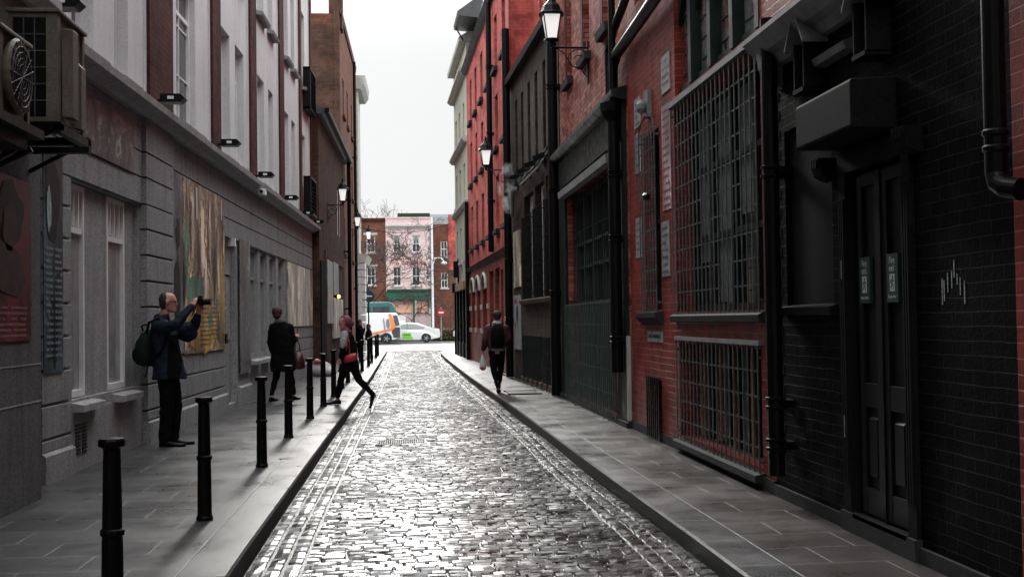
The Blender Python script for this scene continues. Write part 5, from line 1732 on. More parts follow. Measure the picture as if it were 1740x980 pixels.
def sedan(loc, label, face=-1, group=None):
    """saloon car seen from the side; face -1 points its bonnet towards -x"""
    t = thing('saloon_car', label, 'car', loc, group)
    X = lambda x: loc[0] + face * x
    Y, Z = loc[1], loc[2]
    prof = [(-2.36, 0.36), (-2.40, 0.62), (-2.36, 0.90), (-2.28, 0.99), (-1.85, 1.04), (-1.35, 1.20), (-0.80, 1.41), (-0.25, 1.475), (0.25, 1.45), (0.80, 1.22), (1.15, 1.02), (1.70, 0.93), (2.20, 0.80), (2.38, 0.62), (2.38, 0.36), (2.2, 0.22)]
    for cx in (1.43, -1.38):
        arch = [(cx + 0.37 * math.cos(a), 0.33 + 0.37 * math.sin(a)) for a in [math.radians(v) for v in (-15, 15, 45, 75, 105, 135, 165, 195)]]
        prof += arch if cx > 0 else arch
        if cx > 0:
            prof += [(0.9, 0.2), (-0.9, 0.2)]
    prof += [(-1.9, 0.26)]
    m = MB()
    body_loft(m, [(X(x), Z + z) for x, z in prof], 0.90, Y, 0.22, Z + 0.95)
    m.build('body', M_carw, t)
    g = MB()
    for s in (-1, 1):
        for pts in ([(0.95, 1.04), (0.55, 1.30), (0.06, 1.385), (0.06, 1.01)], [(-0.02, 1.01), (-0.02, 1.385), (-0.55, 1.35), (-1.28, 1.10), (-1.10, 1.03)]):
            vs = []
            for x, z in pts:
                vs.append((X(x), Y + s * (0.935 - 0.20 * (z - 0.95) / 0.52), Z + z))
            g.prism(vs, (0, s * 0.012, 0))
    g.build('side_window', M_cargl, t)
    MB().prism([(X(0.05), Y - 0.93, Z + 1.0), (X(-0.02), Y - 0.93, Z + 1.0), (X(-0.02), Y - 0.775, Z + 1.4), (X(0.05), Y - 0.775, Z + 1.4)], (0, -0.014, 0)).build('door_pillar', M_carg, t)
    for x in (1.43, -1.38):
        for s in (-1, 1):
            wheel((X(x), Y + s * 0.80, Z + 0.325), 0.325, t, s)
    MB().box(min(X(-2.28), X(-2.41)), max(X(-2.28), X(-2.41)), Y - 0.92, Y - 0.66, Z + 0.74, Z + 0.88).build('tail_lamp', M_taill, t)
    MB().box(min(X(2.2), X(2.36)), max(X(2.2), X(2.36)), Y - 0.9, Y - 0.6, Z + 0.62, Z + 0.76).build('headlamp', M_lens, t)
    MB().box(min(X(-1.15), X(0.9)), max(X(-1.15), X(0.9)), Y - 0.915, Y + 0.9, Z + 0.18, Z + 0.27).build('side_skirt', M_carg, t)
    MB().box(min(X(0.2), X(0.6)), max(X(0.2), X(0.6)), Y - 0.1, Y + 0.1, Z + 1.46, Z + 1.60).build('roof_sign', M_signw, t, bevel=0.03)
    return t


cs1 = sedan((0.38, 87.0, -0.1), 'silver white taxi saloon with a lime green panel on its door')
m = MB().prism([(0.0, 86.08, 0.62), (0.62, 86.08, 0.62), (0.70, 86.08, 0.34), (0.80, 86.08, 0.16), (0.05, 86.08, 0.2)], (0, -0.012, 0)).build('door_panel', M_lime, cs1)
m = MB()
for k in range(4):
    m.box(0.16 + k * 0.12, 0.22 + k * 0.12, 86.05, 86.06, 0.44, 0.54)
m.build('lettering', M_carg, cs1)
sedan((6.35, 92.2, -0.1), 'white car just entering from behind the right corner', -1)
# its headlamp end is what shows: bonnet to the left

# delivery van
vx = -0.12
v = thing('delivery_van', 'white delivery van with an orange swoosh and dark rear corner', 'van', (-2.4, 85, -0.1))
prof = [(0.0, 0.45), (0.02, 1.1), (-0.06, 1.75), (-0.22, 2.12), (-0.4, 2.18), (-3.3, 2.18), (-3.9, 1.95), (-4.35, 1.3), (-5.0, 1.05), (-5.1, 0.4), (-4.7, 0.25)]
for cx in (-4.25, -0.98):
    prof += [(cx + 0.42 * math.cos(math.radians(a)), 0.36 + 0.42 * math.sin(math.radians(a))) for a in (195, 165, 135, 105, 75, 45, 15, -15)]
    prof += [(-3.5, 0.25), (-1.7, 0.25)] if cx < -2 else []
prof += [(-0.3, 0.3)]
m = MB()
body_loft(m, [(vx + x, -0.1 + z) for x, z in prof], 0.98, 85.0, 0.14, 1.2)
m.build('body', M_carw, v)
y0 = 83.985
def vp(pts, d, y_=None):
    m = MB()
    m.prism([(vx + x, (y_ or y0) + max(0, (z - 1.2)) * 0.13, -0.1 + z) for x, z in pts], (0, -d, 0))
    return m
vp([(-0.03, 0.42), (-0.01, 1.15), (-0.42, 1.15), (-0.55, 0.95), (-0.62, 0.80), (-0.50, 0.55), (-0.5, 0.42)], 0.012).build('rear_corner', M_carg, v)
vp([(-0.07, 1.3), (-0.2, 2.0), (-0.52, 2.0), (-0.44, 1.7), (-0.42, 1.3)], 0.012).build('rear_window', M_carg, v)
vp([(-2.0, 0.42), (-1.42, 0.42), (-1.30, 0.66), (-1.6, 0.60), (-2.3, 0.52)], 0.012).build('lower_panel', M_carg, v)
sw = []
for k in range(11):
    t_ = k / 10
    sw.append((-0.66 + 0.28 * math.sin(math.pi * t_ * 0.9) - 1.35 * (max(0, t_ - 0.75) / 0.25) ** 1.3, 2.12 - 1.45 * t_ ** 0.9))
inner = [(x - 0.20 - 0.08 * math.sin(i / 10 * math.pi), z + (0.02 if i < 8 else 0.10)) for i, (x, z) in enumerate(sw)]
m = MB()
for i in range(10):
    q = [sw[i], sw[i + 1], inner[i + 1], inner[i]]
    m.prism([(vx + x, y0 - 0.014 + max(0, z - 1.2) * 0.13, -0.1 + z) for x, z in q], (0, -0.008, 0))
m.build('swoosh', M_orange, v)
m = MB()
m.prism([(vx - 1.15, y0 - 0.014, 1.7), (vx - 1.22, y0 - 0.014, 1.7), (vx - 1.12, y0 - 0.014, 0.72), (vx - 1.05, y0 - 0.014, 0.72)], (0, -0.01, 0))
m.prism([(vx - 0.98, y0 - 0.014, 1.62), (vx - 0.8, y0 - 0.014, 1.66), (vx - 0.74, y0 - 0.014, 1.2), (vx - 0.86, y0 - 0.014, 0.9), (vx - 1.0, y0 - 0.014, 1.2)], (0, -0.01, 0))
m.build('side_graphic', mat('grey vinyl', (0.2, 0.21, 0.24), 0.4), v)
for x in (-0.98, -4.25):
    for s in (-1, 1):
        wheel((vx + x, 85.0 + s * 0.85, 0.26), 0.36, v, s)
vp([(-3.4, 1.3), (-3.4, 1.85), (-3.75, 1.8), (-4.15, 1.3)], 0.012).build('cab_window', M_cargl, v)

# teal minibus behind the van
v = thing('minibus', 'dark teal minibus with tinted windows behind the white van', 'van', (-2.5, 91, -0.1))
prof = [(0, 0.4), (0.02, 1.3), (-0.15, 2.5), (-0.4, 2.95), (-0.7, 3.05), (-5.0, 3.05), (-5.6, 2.6), (-5.9, 1.4), (-6.0, 0.4)]
m = MB()
body_loft(m, [(-0.30 + x, -0.1 + z) for x, z in prof], 1.05, 91.0, 0.16, 1.3)
m.build('body', M_teal, v)
m = MB()
for a, b in ((-0.55, -1.9), (-2.0, -3.4), (-3.5, -4.9)):
    m.prism([(-0.30 + a, 89.98, 1.55), (-0.30 + b, 89.98, 1.55), (-0.30 + b, 90.06, 2.6), (-0.30 + a - 0.1, 90.06, 2.6)], (0, -0.02, 0))
m.build('side_window', M_glass, v)
for x in (-1.3, -5.0):
    wheel((x, 90.15, 0.30), 0.38, v, -1)


# ------------------------------------------------------------------ street furniture
def lantern(name, c, wallx, label, s=1.0, arm_s=1):
    """wall lantern: glass lantern on a bracket that springs from the wall at wallx"""
    x, y, z = c
    t = thing(name, label, 'street lamp', (wallx, y, z), 'wall lanterns along the street')
    m = MB()
    for k in range(4):
        a = math.pi / 4 + k * math.pi / 2
        ca, sa = math.cos(a), math.sin(a)
        m.tube([(x + 0.115 * s * ca, y + 0.115 * s * sa, z), (x + 0.20 * s * ca, y + 0.20 * s * sa, z + 0.42 * s)], 0.011 * s, 5)
    m.lathe([(0.0, -0.13 * s), (0.03 * s, -0.12 * s), (0.035 * s, -0.05 * s), (0.07 * s, -0.03 * s), (0.13 * s, 0.0), (0.12 * s, 0.02 * s)], (x, y, z), 12)
    m.build('frame', M_iron, t)
    cap = MB()
    rings = []
    for r, h in ((0.235, 0.40), (0.245, 0.43), (0.20, 0.46), (0.16, 0.56), (0.11, 0.60), (0.07, 0.64), (0.035, 0.70), (0.05, 0.73), (0.015, 0.80)):
        rings.append([(x + r * s * math.cos(math.pi / 4 + k * math.pi / 4) * (1 if k % 2 == 0 else 0.86), y + r * s * math.sin(math.pi / 4 + k * math.pi / 4) * (1 if k % 2 == 0 else 0.86), z + h * s) for k in range(8)])
    cap.loft(rings)
    cap.build('cap', M_iron, t)
    gl_ = MB()
    gl_.loft([[(x + r * s * math.cos(math.pi / 4 + k * math.pi / 2), y + r * s * math.sin(math.pi / 4 + k * math.pi / 2), z + h * s) for k in range(4)] for r, h in ((0.108, 0.02), (0.192, 0.41))])
    gl_.build('glass', M_opal, t)
    MB().lathe([(0.02 * s, 0.05 * s), (0.03 * s, 0.08 * s), (0.03 * s, 0.22 * s), (0.01 * s, 0.26 * s)], (x, y, z), 8).build('lamp_holder', M_greyl, t)
    b = MB()
    za = z - 0.12 * s
    b.tube([(x, y, za), (wallx, y, za)], 0.018 * s, 8)
    L_ = wallx - x
    pts = []
    for k in range(22):
        a = k / 21 * 2.6 * math.pi
        r = 0.20 * s * (1 - k / 30)
        pts.append((wallx - L_ * 0.28 + (r * math.cos(a + 1.0)) * (1 if L_ > 0 else -1), y, za - 0.20 * s + r * math.sin(a + 1.0) * 0.9))
    b.tube(pts, 0.009 * s, 6)
    b.tube([(x + L_ * 0.1, y, za), (x + L_ * 0.35, y, za - 0.10 * s), (x + L_ * 0.55, y, za - 0.30 * s), (x + L_ * 0.8, y, za - 0.36 * s), (wallx, y, za - 0.5 * s)], 0.010 * s, 6)
    b.box(min(wallx, wallx - 0.02 * (1 if L_ > 0 else -1)), max(wallx, wallx - 0.02 * (1 if L_ > 0 else -1)), y - 0.04, y + 0.04, za - 0.6 * s, za + 0.1 * s)
    b.build('bracket', M_iron, t)


lantern('wall_lantern', (2.49, 19.0, 6.05), 3.09, 'largest wall lantern, on a scrolled bracket high on the right', 1.0)
lantern('wall_lantern', (2.22, 30.45, 5.50), 2.84, 'smaller right-hand wall lantern in front of the bright red building', 0.95)
lantern('wall_lantern', (-1.84, 38.0, 5.35), -2.325, 'wall lantern on the low brown brick building, nearest on the left', 0.95)
lantern('wall_lantern', (-1.84, 50.6, 5.55), -2.23, 'wall lantern on the tall brown brick building, middle one on the left', 0.95)
lantern('wall_lantern', (-1.64, 60.2, 5.65), -2.02, 'farthest wall lantern, on the pale corner building', 0.95)

# bollards
def make_bollard():
    t = thing('bollard', 'x', 'bollard', (0, 0, 0), 'black bollards along the left kerb')
    m = MB().lathe([(0.064, 0.0), (0.064, 0.025), (0.058, 0.032), (0.055, 0.05), (0.052, 0.40), (0.050, 0.455)], (0, 0, 0), 18)
    m.lathe([(0.049, 0.49), (0.046, 0.70), (0.042, 0.885)], (0, 0, 0), 18)
    m.build('post', M_iron, t, smooth=False)
    MB().lathe([(0.050, 0.455), (0.058, 0.462), (0.060, 0.475), (0.058, 0.488), (0.049, 0.495)], (0, 0, 0), 18).build('collar', M_iron, t)
    MB().lathe([(0.042, 0.88), (0.046, 0.890), (0.065, 0.900), (0.067, 0.926), (0.060, 0.938), (0.0, 0.942)], (0, 0, 0), 18).build('cap', M_iron, t)
    return t


b0 = make_bollard()
BO = [(-1.44, 6.02), (-1.52, 9.23), (-1.47, 12.5), (-1.49, 15.62), (-1.44, 18.58), (-1.41, 21.24), (-1.38, 23.9), (-1.36, 26.71), (-1.34, 29.3), (-1.27, 32.4), (-1.22, 36.0), (-1.14, 40.0), (-1.12, 43.5), (-1.08, 48.6), (-1.06, 52.0)]
nm = ['nearest bollard, cut by the bottom of the picture at left', 'second bollard from the camera', 'third bollard, with the mid-left wall behind it', 'fourth bollard, just in front of the person in the long black coat',
      'fifth bollard, right of the person in the long black coat', 'sixth bollard, left of the woman stepping off the kerb', 'seventh bollard, right behind the front foot of the striding woman', 'eighth bollard, seen between the legs of the striding woman',
      'ninth bollard, behind the striding woman', 'tenth bollard, behind the back of the striding woman', 'eleventh bollard, first beyond the striding woman', 'twelfth bollard near the far end of the row',
      'thirteenth bollard, third from the far end', 'last but one bollard at the far end of the row', 'farthest bollard in the row']
for i, (x, y) in enumerate(BO):
    if i == 0:
        b0.location = (x, y, 0)
        b0['label'] = 'black cast iron ' + nm[0]
    else:
        dup(b0, (x, y, 0), 'black cast iron ' + nm[i])

# round arrow sign, no entry sign, tall street light, signal
s = thing('round_road_sign', 'round dark blue sign with a white arrow pointing left on a slim pole', 'road sign', (-1.62, 58, 0))
MB().tube([(-1.62, 58, 0), (-1.62, 58, 3.1)], 0.035, 8).build('pole', M_iron, s)
MB().lathe([(0.30, 0.0), (0.31, 0.012), (0.30, 0.024)], (-1.62, 57.93, 2.73), 28, axis='y').build('plate', M_signb, s)
m = MB()
m.box(-1.72, -1.44, 57.915, 57.926, 2.705, 2.755)
m.prism([(-1.84, 57.926, 2.73), (-1.70, 57.926, 2.83), (-1.70, 57.926, 2.63)], (0, -0.011, 0))
m.build('arrow', M_signw, s)
s = thing('no_entry_sign', 'red round no entry sign on a grey pole beyond the silver car', 'road sign', (3.03, 91.5, 0))
MB().tube([(3.03, 91.5, 0), (3.03, 91.5, 2.5)], 0.05, 8).build('pole', M_greyl, s)
MB().lathe([(0.29, 0.0), (0.29, 0.02)], (3.03, 91.4, 2.1), 28, axis='y').build('plate', M_signr, s)
MB().box(2.84, 3.22, 91.37, 91.395, 2.05, 2.15).build('bar', M_signw, s)
s = thing('street_light', 'tall pale street light column with drooping head in front of the pink house', 'street lamp', (2.52, 96, 0))
MB().tube([(2.52, 96, 0), (2.52, 96, 9.6), (2.52, 96, 9.9)], [0.10, 0.07, 0.06], 8).build('column', M_wframe, s)
MB().tube([(2.52, 96, 6.0), (2.75, 96, 6.55), (3.2, 96, 6.6), (3.45, 96, 6.3)], 0.06, 8).build('arm', M_wframe, s)
MB().ball((3.45, 96, 6.15), (0.28, 0.2, 0.14), 10).build('head', M_wframe, s)
s = thing('traffic_signal', 'black traffic signal on the corner of the pale building at right', 'signal', (2.3, 50.2, 2.6))
MB().box(2.20, 2.40, 50.0, 50.2, 3.3, 4.0).box(2.14, 2.34, 50.05, 50.2, 2.65, 3.05).build('housing', M_iron, s)
MB().tube([(2.42, 50.3, 2.8), (2.42, 50.3, 4.1)], 0.04, 8).build('bracket', M_iron, s)
cb_ = MB()
pts = [(-2.0 + 4.4 * k / 16, 58.0 - 2 * k / 16, 6.1 - 0.35 * math.sin(math.pi * k / 16)) for k in range(17)]
cb_.tube(pts, 0.012, 4)
tag(cb_.build('overhead_cable', M_iron), 'thin black cable slung across the far end of the street', 'cable')

# rubbish sack by the low brick building
m = MB()
m.ball((-2.28, 33.2, 0.20), (0.34, 0.26, 0.22), 14)
m.ball((-2.02, 33.0, 0.13), (0.22, 0.2, 0.14), 12)
m.ball((-2.38, 33.3, 0.38), (0.10, 0.09, 0.10), 10)
sk = m.build('rubbish_sack', M_plas, None, smooth=True)
tag(sk, 'pale plastic rubbish sack against the wall behind the bollards', 'sack')
m = MB().box(-2.52, -1.86, 32.70, 32.73, 0.30, 0.36)
MB().lathe([(0.16, 0.0), (0.2, 0.0), (0.14, 0.05), (0.0, 0.06)], (-2.3, 33.1, 0.4), 10).build('knot', M_signr, sk)

# moss along the foot of the right wall
m = MB()
rr = random.Random(8)
for k in range(420):
    y = rr.choice((rr.uniform(17, 30), rr.uniform(22, 34)))
    xw = 3.05 if y < 22.8 else 3.1 - (y - 22.8) * 0.033 - 0.05
    x = xw - abs(rr.gauss(0, 0.04))
    r_ = rr.uniform(0.008, 0.03)
    m.ball((x, y, 0.012), (r_, r_ * 1.6, r_ * 0.5), 6)
mo = m.build('moss', M_moss)
mo['kind'] = 'stuff'

# steam drifting from a flue on the red building
def steam_mat():
    m_ = bpy.data.materials.new('steam')
    m_.use_nodes = True
    t = m_.node_tree
    t.nodes.clear()
    o = t.nodes.new('ShaderNodeOutputMaterial')
    pv = t.nodes.new('ShaderNodeVolumePrincipled')
    pv.inputs['Color'].default_value = (1, 1, 1, 1)
    n_ = t.nodes.new('ShaderNodeTexNoise')
    n_.inputs['Scale'].default_value = 3.2
    n_.inputs['Detail'].default_value = 4
    n_.inputs['Distortion'].default_value = 0.6
    g_ = t.nodes.new('ShaderNodeNewGeometry')
    r2_ = t.nodes.new('ShaderNodeMapRange')
    r2_.inputs[1].default_value = 0.47
    r2_.inputs[2].default_value = 0.68
    r2_.inputs[3].default_value = 0.0
    r2_.inputs[4].default_value = 2.4
    t.links.new(g_.outputs['Position'], n_.inputs['Vector'])
    t.links.new(n_.outputs['Fac'], r2_.inputs[0])
    t.links.new(r2_.outputs[0], pv.inputs['Density'])
    t.links.new(pv.outputs[0], o.inputs['Volume'])
    return m_


m = MB()
rings = []
for k in range(9):
    h = k / 8
    cx, cy, cz = 2.70 - 0.12 * math.sin(h * 3), 28.9, 4.1 + 1.3 * h
    r_ = 0.05 + 0.19 * math.sin(math.pi * min(1, h * 0.85 + 0.1))
    rings.append([(cx + r_ * math.cos(a), cy + r_ * math.sin(a), cz) for a in [2 * math.pi * i / 14 for i in range(14)]])
m.loft(rings)
st_ = m.build('steam', steam_mat(), smooth=True)
st_['kind'] = 'stuff'

# ------------------------------------------------------------------ people
def fuse(m, org, name, mats, parent, voxel=0.009, smooth=2, paint=None):
    """closed shapes in m (relative to org) merged into one continuous skin"""
    me = bpy.data.meshes.new(name)
    me.from_pydata([tuple(v) for v in m.v], [], m.f)
    tmp = bpy.data.objects.new('tmp', me)
    C.objects.link(tmp)
    bm = bmesh.new()
    bm.from_mesh(me)
    bmesh.ops.recalc_face_normals(bm, faces=bm.faces)
    bm.to_mesh(me)
    bm.free()
    r = tmp.modifiers.new('r', 'REMESH')
    r.mode = 'VOXEL'
    r.voxel_size = voxel
    if smooth:
        q = tmp.modifiers.new('s', 'SMOOTH')
        q.iterations = smooth
        q.factor = 0.6
    bpy.context.view_layer.update()
    out = bpy.data.meshes.new_from_object(tmp.evaluated_get(bpy.context.evaluated_depsgraph_get()))
    bpy.data.objects.remove(tmp)
    out.name = name
    out.materials.clear()
    for mm in (mats if isinstance(mats, list) else [mats]):
        out.materials.append(mm)
    if paint:
        for p in out.polygons:
            p.material_index = paint(p.center)
    out.polygons.foreach_set('use_smooth', [True] * len(out.polygons))
    o = bpy.data.objects.new(name, out)
    C.objects.link(o)
    o.parent = parent
    if name in ('coat', 'trousers', 'jeans', 'jacket', 'headscarf', 'grey_sleeve', 'hair'):
        d = o.modifiers.new('folds', 'DISPLACE')
        tn = 'folds ' + ('fine' if name in ('headscarf', 'hair', 'grey_sleeve') else 'broad')
        tx = bpy.data.textures.get(tn)
        if not tx:
            tx = bpy.data.textures.new(tn, 'CLOUDS')
            tx.noise_scale = 0.035 if 'fine' in tn else 0.10
        d.texture = tx
        d.strength = 0.014 if 'fine' in tn else 0.034
        d.mid_level = 0.5
    return o


def limb(m, pts):
    """chain of (x, y, z, r) joined by tapered round pieces"""
    for a, b in zip(pts, pts[1:]):
        m.tube([a[:3], b[:3]], [a[3], b[3]], 12)
    for p in pts:
        m.ball(p[:3], p[3] * 1.01, 12)


def trunk(m, secs):
    """torso as stacked ellipses (cx, cy, z, rx, ry, heading)"""
    rings = []
    for cx, cy, z, rx, ry, hd in secs:
        c, s = math.cos(hd), math.sin(hd)
        ring = []
        for k in range(20):
            a = 2 * math.pi * k / 20
            u, v = rx * math.cos(a), ry * math.sin(a)
            ring.append((cx + u * c - v * s, cy + u * s + v * c, z))
        rings.append(ring)
    m.loft(rings)


def head(m, c, d, s=1.0, tilt=0.0):
    """skull, jaw, nose, ears; d is the unit facing direction in plan"""
    c = Vector(c)
    f = Vector((d[0], d[1], tilt)).normalized()
    u = Vector((0, 0, 1)) - f * f.z
    u.normalize()
    r = f.cross(u)
    def q(a, b, e): return tuple(c + (f * a + r * b + u * e) * s)
    rings = []
    for e, ra, rb, off in ((-0.118, 0.030, 0.026, 0.055), (-0.105, 0.052, 0.044, 0.038), (-0.075, 0.070, 0.058, 0.018), (-0.035, 0.084, 0.068, 0.006), (0.01, 0.095, 0.075, 0.0), (0.05, 0.098, 0.078, -0.004), (0.085, 0.084, 0.068, -0.008), (0.108, 0.055, 0.045, -0.010), (0.118, 0.018, 0.015, -0.010)):
        ring = []
        for k in range(16):
            a = 2 * math.pi * k / 16
            ring.append(q(off + ra * math.cos(a), rb * math.sin(a), e))
        rings.append(ring)
    m.loft(rings)
    m.loft([[q(0.078 + 0.012 * math.cos(a), 0.010 * math.sin(a), 0.012) for a in [k * math.pi / 4 for k in range(8)]], [q(0.098 + 0.016 * math.cos(a), 0.017 * math.sin(a), -0.030) for a in [k * math.pi / 4 for k in range(8)]], [q(0.085 + 0.012 * math.cos(a), 0.012 * math.sin(a), -0.042) for a in [k * math.pi / 4 for k in range(8)]]])
    for sd in (-1, 1):
        m.tube([q(-0.008, sd * 0.074, 0.022), q(-0.004, sd * 0.080, -0.022)], [0.020 * s, 0.013 * s], 8)
    m.tube([q(0.083, -0.022, -0.062), q(0.090, 0, -0.060), q(0.083, 0.022, -0.062)], 0.0085 * s, 6)     # lips
    m.tube([q(0.080, -0.045, 0.020), q(0.092, 0, 0.018), q(0.080, 0.045, 0.020)], 0.011 * s, 6)      # brow
    return q


def hand(m, wrist, tip_dir, side_dir, curl=0.6, s=1.0, thumb=1):
    """palm, four curled fingers of different lengths and a thumb from the side of the palm"""
    w = Vector(wrist)
    f = Vector(tip_dir).normalized()
    r = Vector(side_dir)
    r = (r - f * r.dot(f)).normalized()
    n = f.cross(r)
    def q(a, b, c): return w + (f * a + r * b + n * c) * s
    m.loft([[tuple(q(a, b * wd, c * th)) for b, c in ((-1, -1), (0, -1.15), (1, -1), (1, 1), (0, 1.15), (-1, 1))] for a, wd, th in ((0, 0.024, 0.017), (0.035, 0.036, 0.016), (0.085, 0.040, 0.013))])
    for k, (b, L_) in enumerate(((-0.030, 0.062), (-0.010, 0.074), (0.010, 0.070), (0.030, 0.054))):
        p = q(0.080, b, 0)
        pts, a = [p], 0.0
        for j in range(3):
            a += curl * (0.6 if j == 0 else 1.0)
            p = p + (f * math.cos(a) + n * math.sin(a)) * L_ * (0.42, 0.32, 0.26)[j] * s
            pts.append(p)
        for (p0, p1), r0, r1 in zip(zip(pts, pts[1:]), (0.0095, 0.009, 0.008), (0.009, 0.008, 0.007)):
            m.tube([p0, p1], [r0 * s, r1 * s], 6)
            m.ball(tuple(p1), r1 * s, 6)
    p0, p1, p2 = q(0.022, thumb * 0.030, 0.004), q(0.052, thumb * 0.056, 0.018), q(0.080, thumb * 0.058, 0.034)
    m.tube([p0, p1, p2], [0.012 * s, 0.010 * s, 0.008 * s], 6)
    m.ball(tuple(p2), 0.008 * s, 6)


def shoe(ankle, toe, parent, org, s=1.0, m_=None, heel=0.0):
    """shoe from heel to toe; ankle and toe are ground points under them"""
    a, t = Vector(ankle), Vector(toe)
    d = (t - a)
    L_ = d.length
    d.normalize()
    r = Vector((-d.y, d.x, 0)).normalized()
    u = r.cross(d) * -1
    if u.z < 0:
        u = -u
    m = MB()
    rings = []
    for x, w, h, hb in ((-0.055, 0.020, 0.060, 0.0), (-0.045, 0.034, 0.085, 0.0), (0.0, 0.040, 0.098, 0.0), (0.05, 0.038, 0.080, 0.004), (0.11, 0.045, 0.058, 0.002), (0.16, 0.044, 0.048, 0.0), (L_ - 0.01, 0.034, 0.042, 0.003)):
        ring = []
        for k in range(12):
            an = 2 * math.pi * k / 12
            cu, cv = math.cos(an), math.sin(an)
            ring.append(tuple(a + d * x + r * cu * w * s + u * (hb + (h * 0.5) * (1 + cv))))
        rings.append(ring)
    m.loft(rings)
    o = m.build('shoe', m_ or M_blackp, None, smooth=True)
    o.location = Vector(o.location)
    o.parent = parent
    return o


def person(loc, label):
    t = thing('person', label, 'person', loc)
    return t


def eyes(q, m):
    for b in (-0.031, 0.031):
        m.ball(q(0.082, b, 0.004), 0.0085, 8)


# --- man photographing the wall
pl_ = (-2.86, 14.85, 0.0)
pr = person(pl_, 'tall balding man in a navy jacket holding a camera up to photograph the wall')
m = MB()
hq = head(m, (-0.005, -0.01, 1.765), (1, 0.12), 1.04, 0.04)
limb(m, [(-0.075, 0, 1.50, 0.062), (-0.045, -0.005, 1.66, 0.058)])
trunk(m, [(-0.03, 0, 0.88, 0.10, 0.15, 0), (-0.03, 0, 1.0, 0.115, 0.17, 0), (-0.05, 0, 1.15, 0.11, 0.15, 0), (-0.07, 0, 1.35, 0.12, 0.17, 0), (-0.085, 0, 1.50, 0.10, 0.18, 0), (-0.08, 0, 1.57, 0.05, 0.07, 0)])
limb(m, [(-0.09, -0.19, 1.50, 0.06), (0.12, -0.24, 1.49, 0.042), (0.30, -0.10, 1.72, 0.028)])
limb(m, [(-0.07, 0.19, 1.50, 0.06), (0.20, 0.20, 1.40, 0.042), (0.35, 0.04, 1.64, 0.028)])
limb(m, [(-0.02, -0.10, 0.92, 0.085), (-0.01, -0.10, 0.50, 0.058), (-0.045, -0.10, 0.09, 0.038)])
limb(m, [(-0.02, 0.10, 0.92, 0.085), (0.045, 0.11, 0.50, 0.058), (0.02, 0.11, 0.09, 0.038)])
hand(m, (0.305, -0.095, 1.725), (0.5, 0.35, 0.85), (0.75, -0.3, -0.35), 0.9, 1.0, 1)
hand(m, (0.352, 0.035, 1.645), (0.4, -0.35, 0.85), (0.75, 0.3, -0.3), 0.8, 1.0, 1)
fuse(m, None, 'body', M_skin, pr, 0.0085, 1)
m = MB()
eyes(hq, m)
m.v = [tuple(Vector(v) + Vector(pl_)) for v in m.v]
m.build('eyes', M_pdark, pr, smooth=True)
m = MB()
for sd in (-1, 1):
    m.tube([hq(0.094, sd * 0.012, 0.008), hq(0.096, sd * 0.032, 0.010), hq(0.090, sd * 0.055, 0.008), hq(0.02, sd * 0.082, 0.012)], 0.0045, 5)
m.v = [tuple(Vector(v) + Vector(pl_)) for v in m.v]
m.build('glasses', M_iron, pr)
m = MB()          # cropped hair, thin on top
rings = []
for e, ra, rb, off in ((-0.075, 0.030, 0.060, -0.060), (-0.03, 0.050, 0.078, -0.052), (0.02, 0.062, 0.086, -0.046), (0.06, 0.066, 0.085, -0.040), (0.095, 0.050, 0.066, -0.038), (0.118, 0.025, 0.035, -0.036)):
    rings.append([hq(off + ra * math.cos(a), rb * math.sin(a), e) for a in [k * math.pi / 8 for k in range(16)]])
m.loft(rings)
fuse(m, None, 'hair', M_hairdk, pr, 0.008, 1)
m = MB()          # trousers
limb(m, [(-0.02, -0.09, 0.95, 0.115), (-0.01, -0.10, 0.52, 0.085), (-0.045, -0.10, 0.10, 0.070)])
limb(m, [(-0.02, 0.09, 0.95, 0.115), (0.05, 0.11, 0.52, 0.085), (0.02, 0.11, 0.10, 0.070)])
trunk(m, [(-0.03, 0, 0.84, 0.12, 0.17, 0), (-0.03, 0, 1.05, 0.12, 0.17, 0)])
fuse(m, None, 'trousers', M_blackc, pr, 0.012, 2)
m = MB()          # jacket with open, flaring hem
trunk(m, [(0.005, 0, 0.83, 0.215, 0.225, 0), (0.0, 0, 0.95, 0.19, 0.215, 0), (-0.02, 0, 1.12, 0.165, 0.195, 0), (-0.05, 0, 1.30, 0.155, 0.200, 0), (-0.075, 0, 1.46, 0.140, 0.205, 0), (-0.085, 0, 1.555, 0.10, 0.16, 0), (-0.075, 0, 1.62, 0.075, 0.085, 0)])
limb(m, [(-0.09, -0.18, 1.50, 0.086), (0.02, -0.235, 1.475, 0.078), (0.13, -0.24, 1.49, 0.070), (0.22, -0.17, 1.62, 0.058), (0.29, -0.11, 1.70, 0.044)])
limb(m, [(-0.07, 0.18, 1.48, 0.086), (0.18, 0.19, 1.40, 0.080), (0.28, 0.15, 1.48, 0.068), (0.33, 0.06, 1.60, 0.046)])
m.ball((0.20, 0.10, 1.40), (0.13, 0.10, 0.13), 14)
limb(m, [(-0.13, 0, 1.58, 0.05), (-0.10, 0.05, 1.60, 0.05)])
jk = fuse(m, None, 'jacket', [M_navy, M_blackc], pr, 0.011, 1, paint=lambda c: 1 if (c.x > 0.02 and c.x < 0.16 and c.z < 1.36) else 0)
for y_, x_ in ((-0.10, -0.05), (0.11, 0.015)):
    s_ = shoe((pl_[0] + x_, pl_[1] + y_, 0.0), (pl_[0] + x_ + 0.27, pl_[1] + y_ + (0.03 if y_ > 0 else -0.03), 0.0), None, None)
    s_.location = Vector(s_.location) - Vector(pl_)
    s_.parent = pr
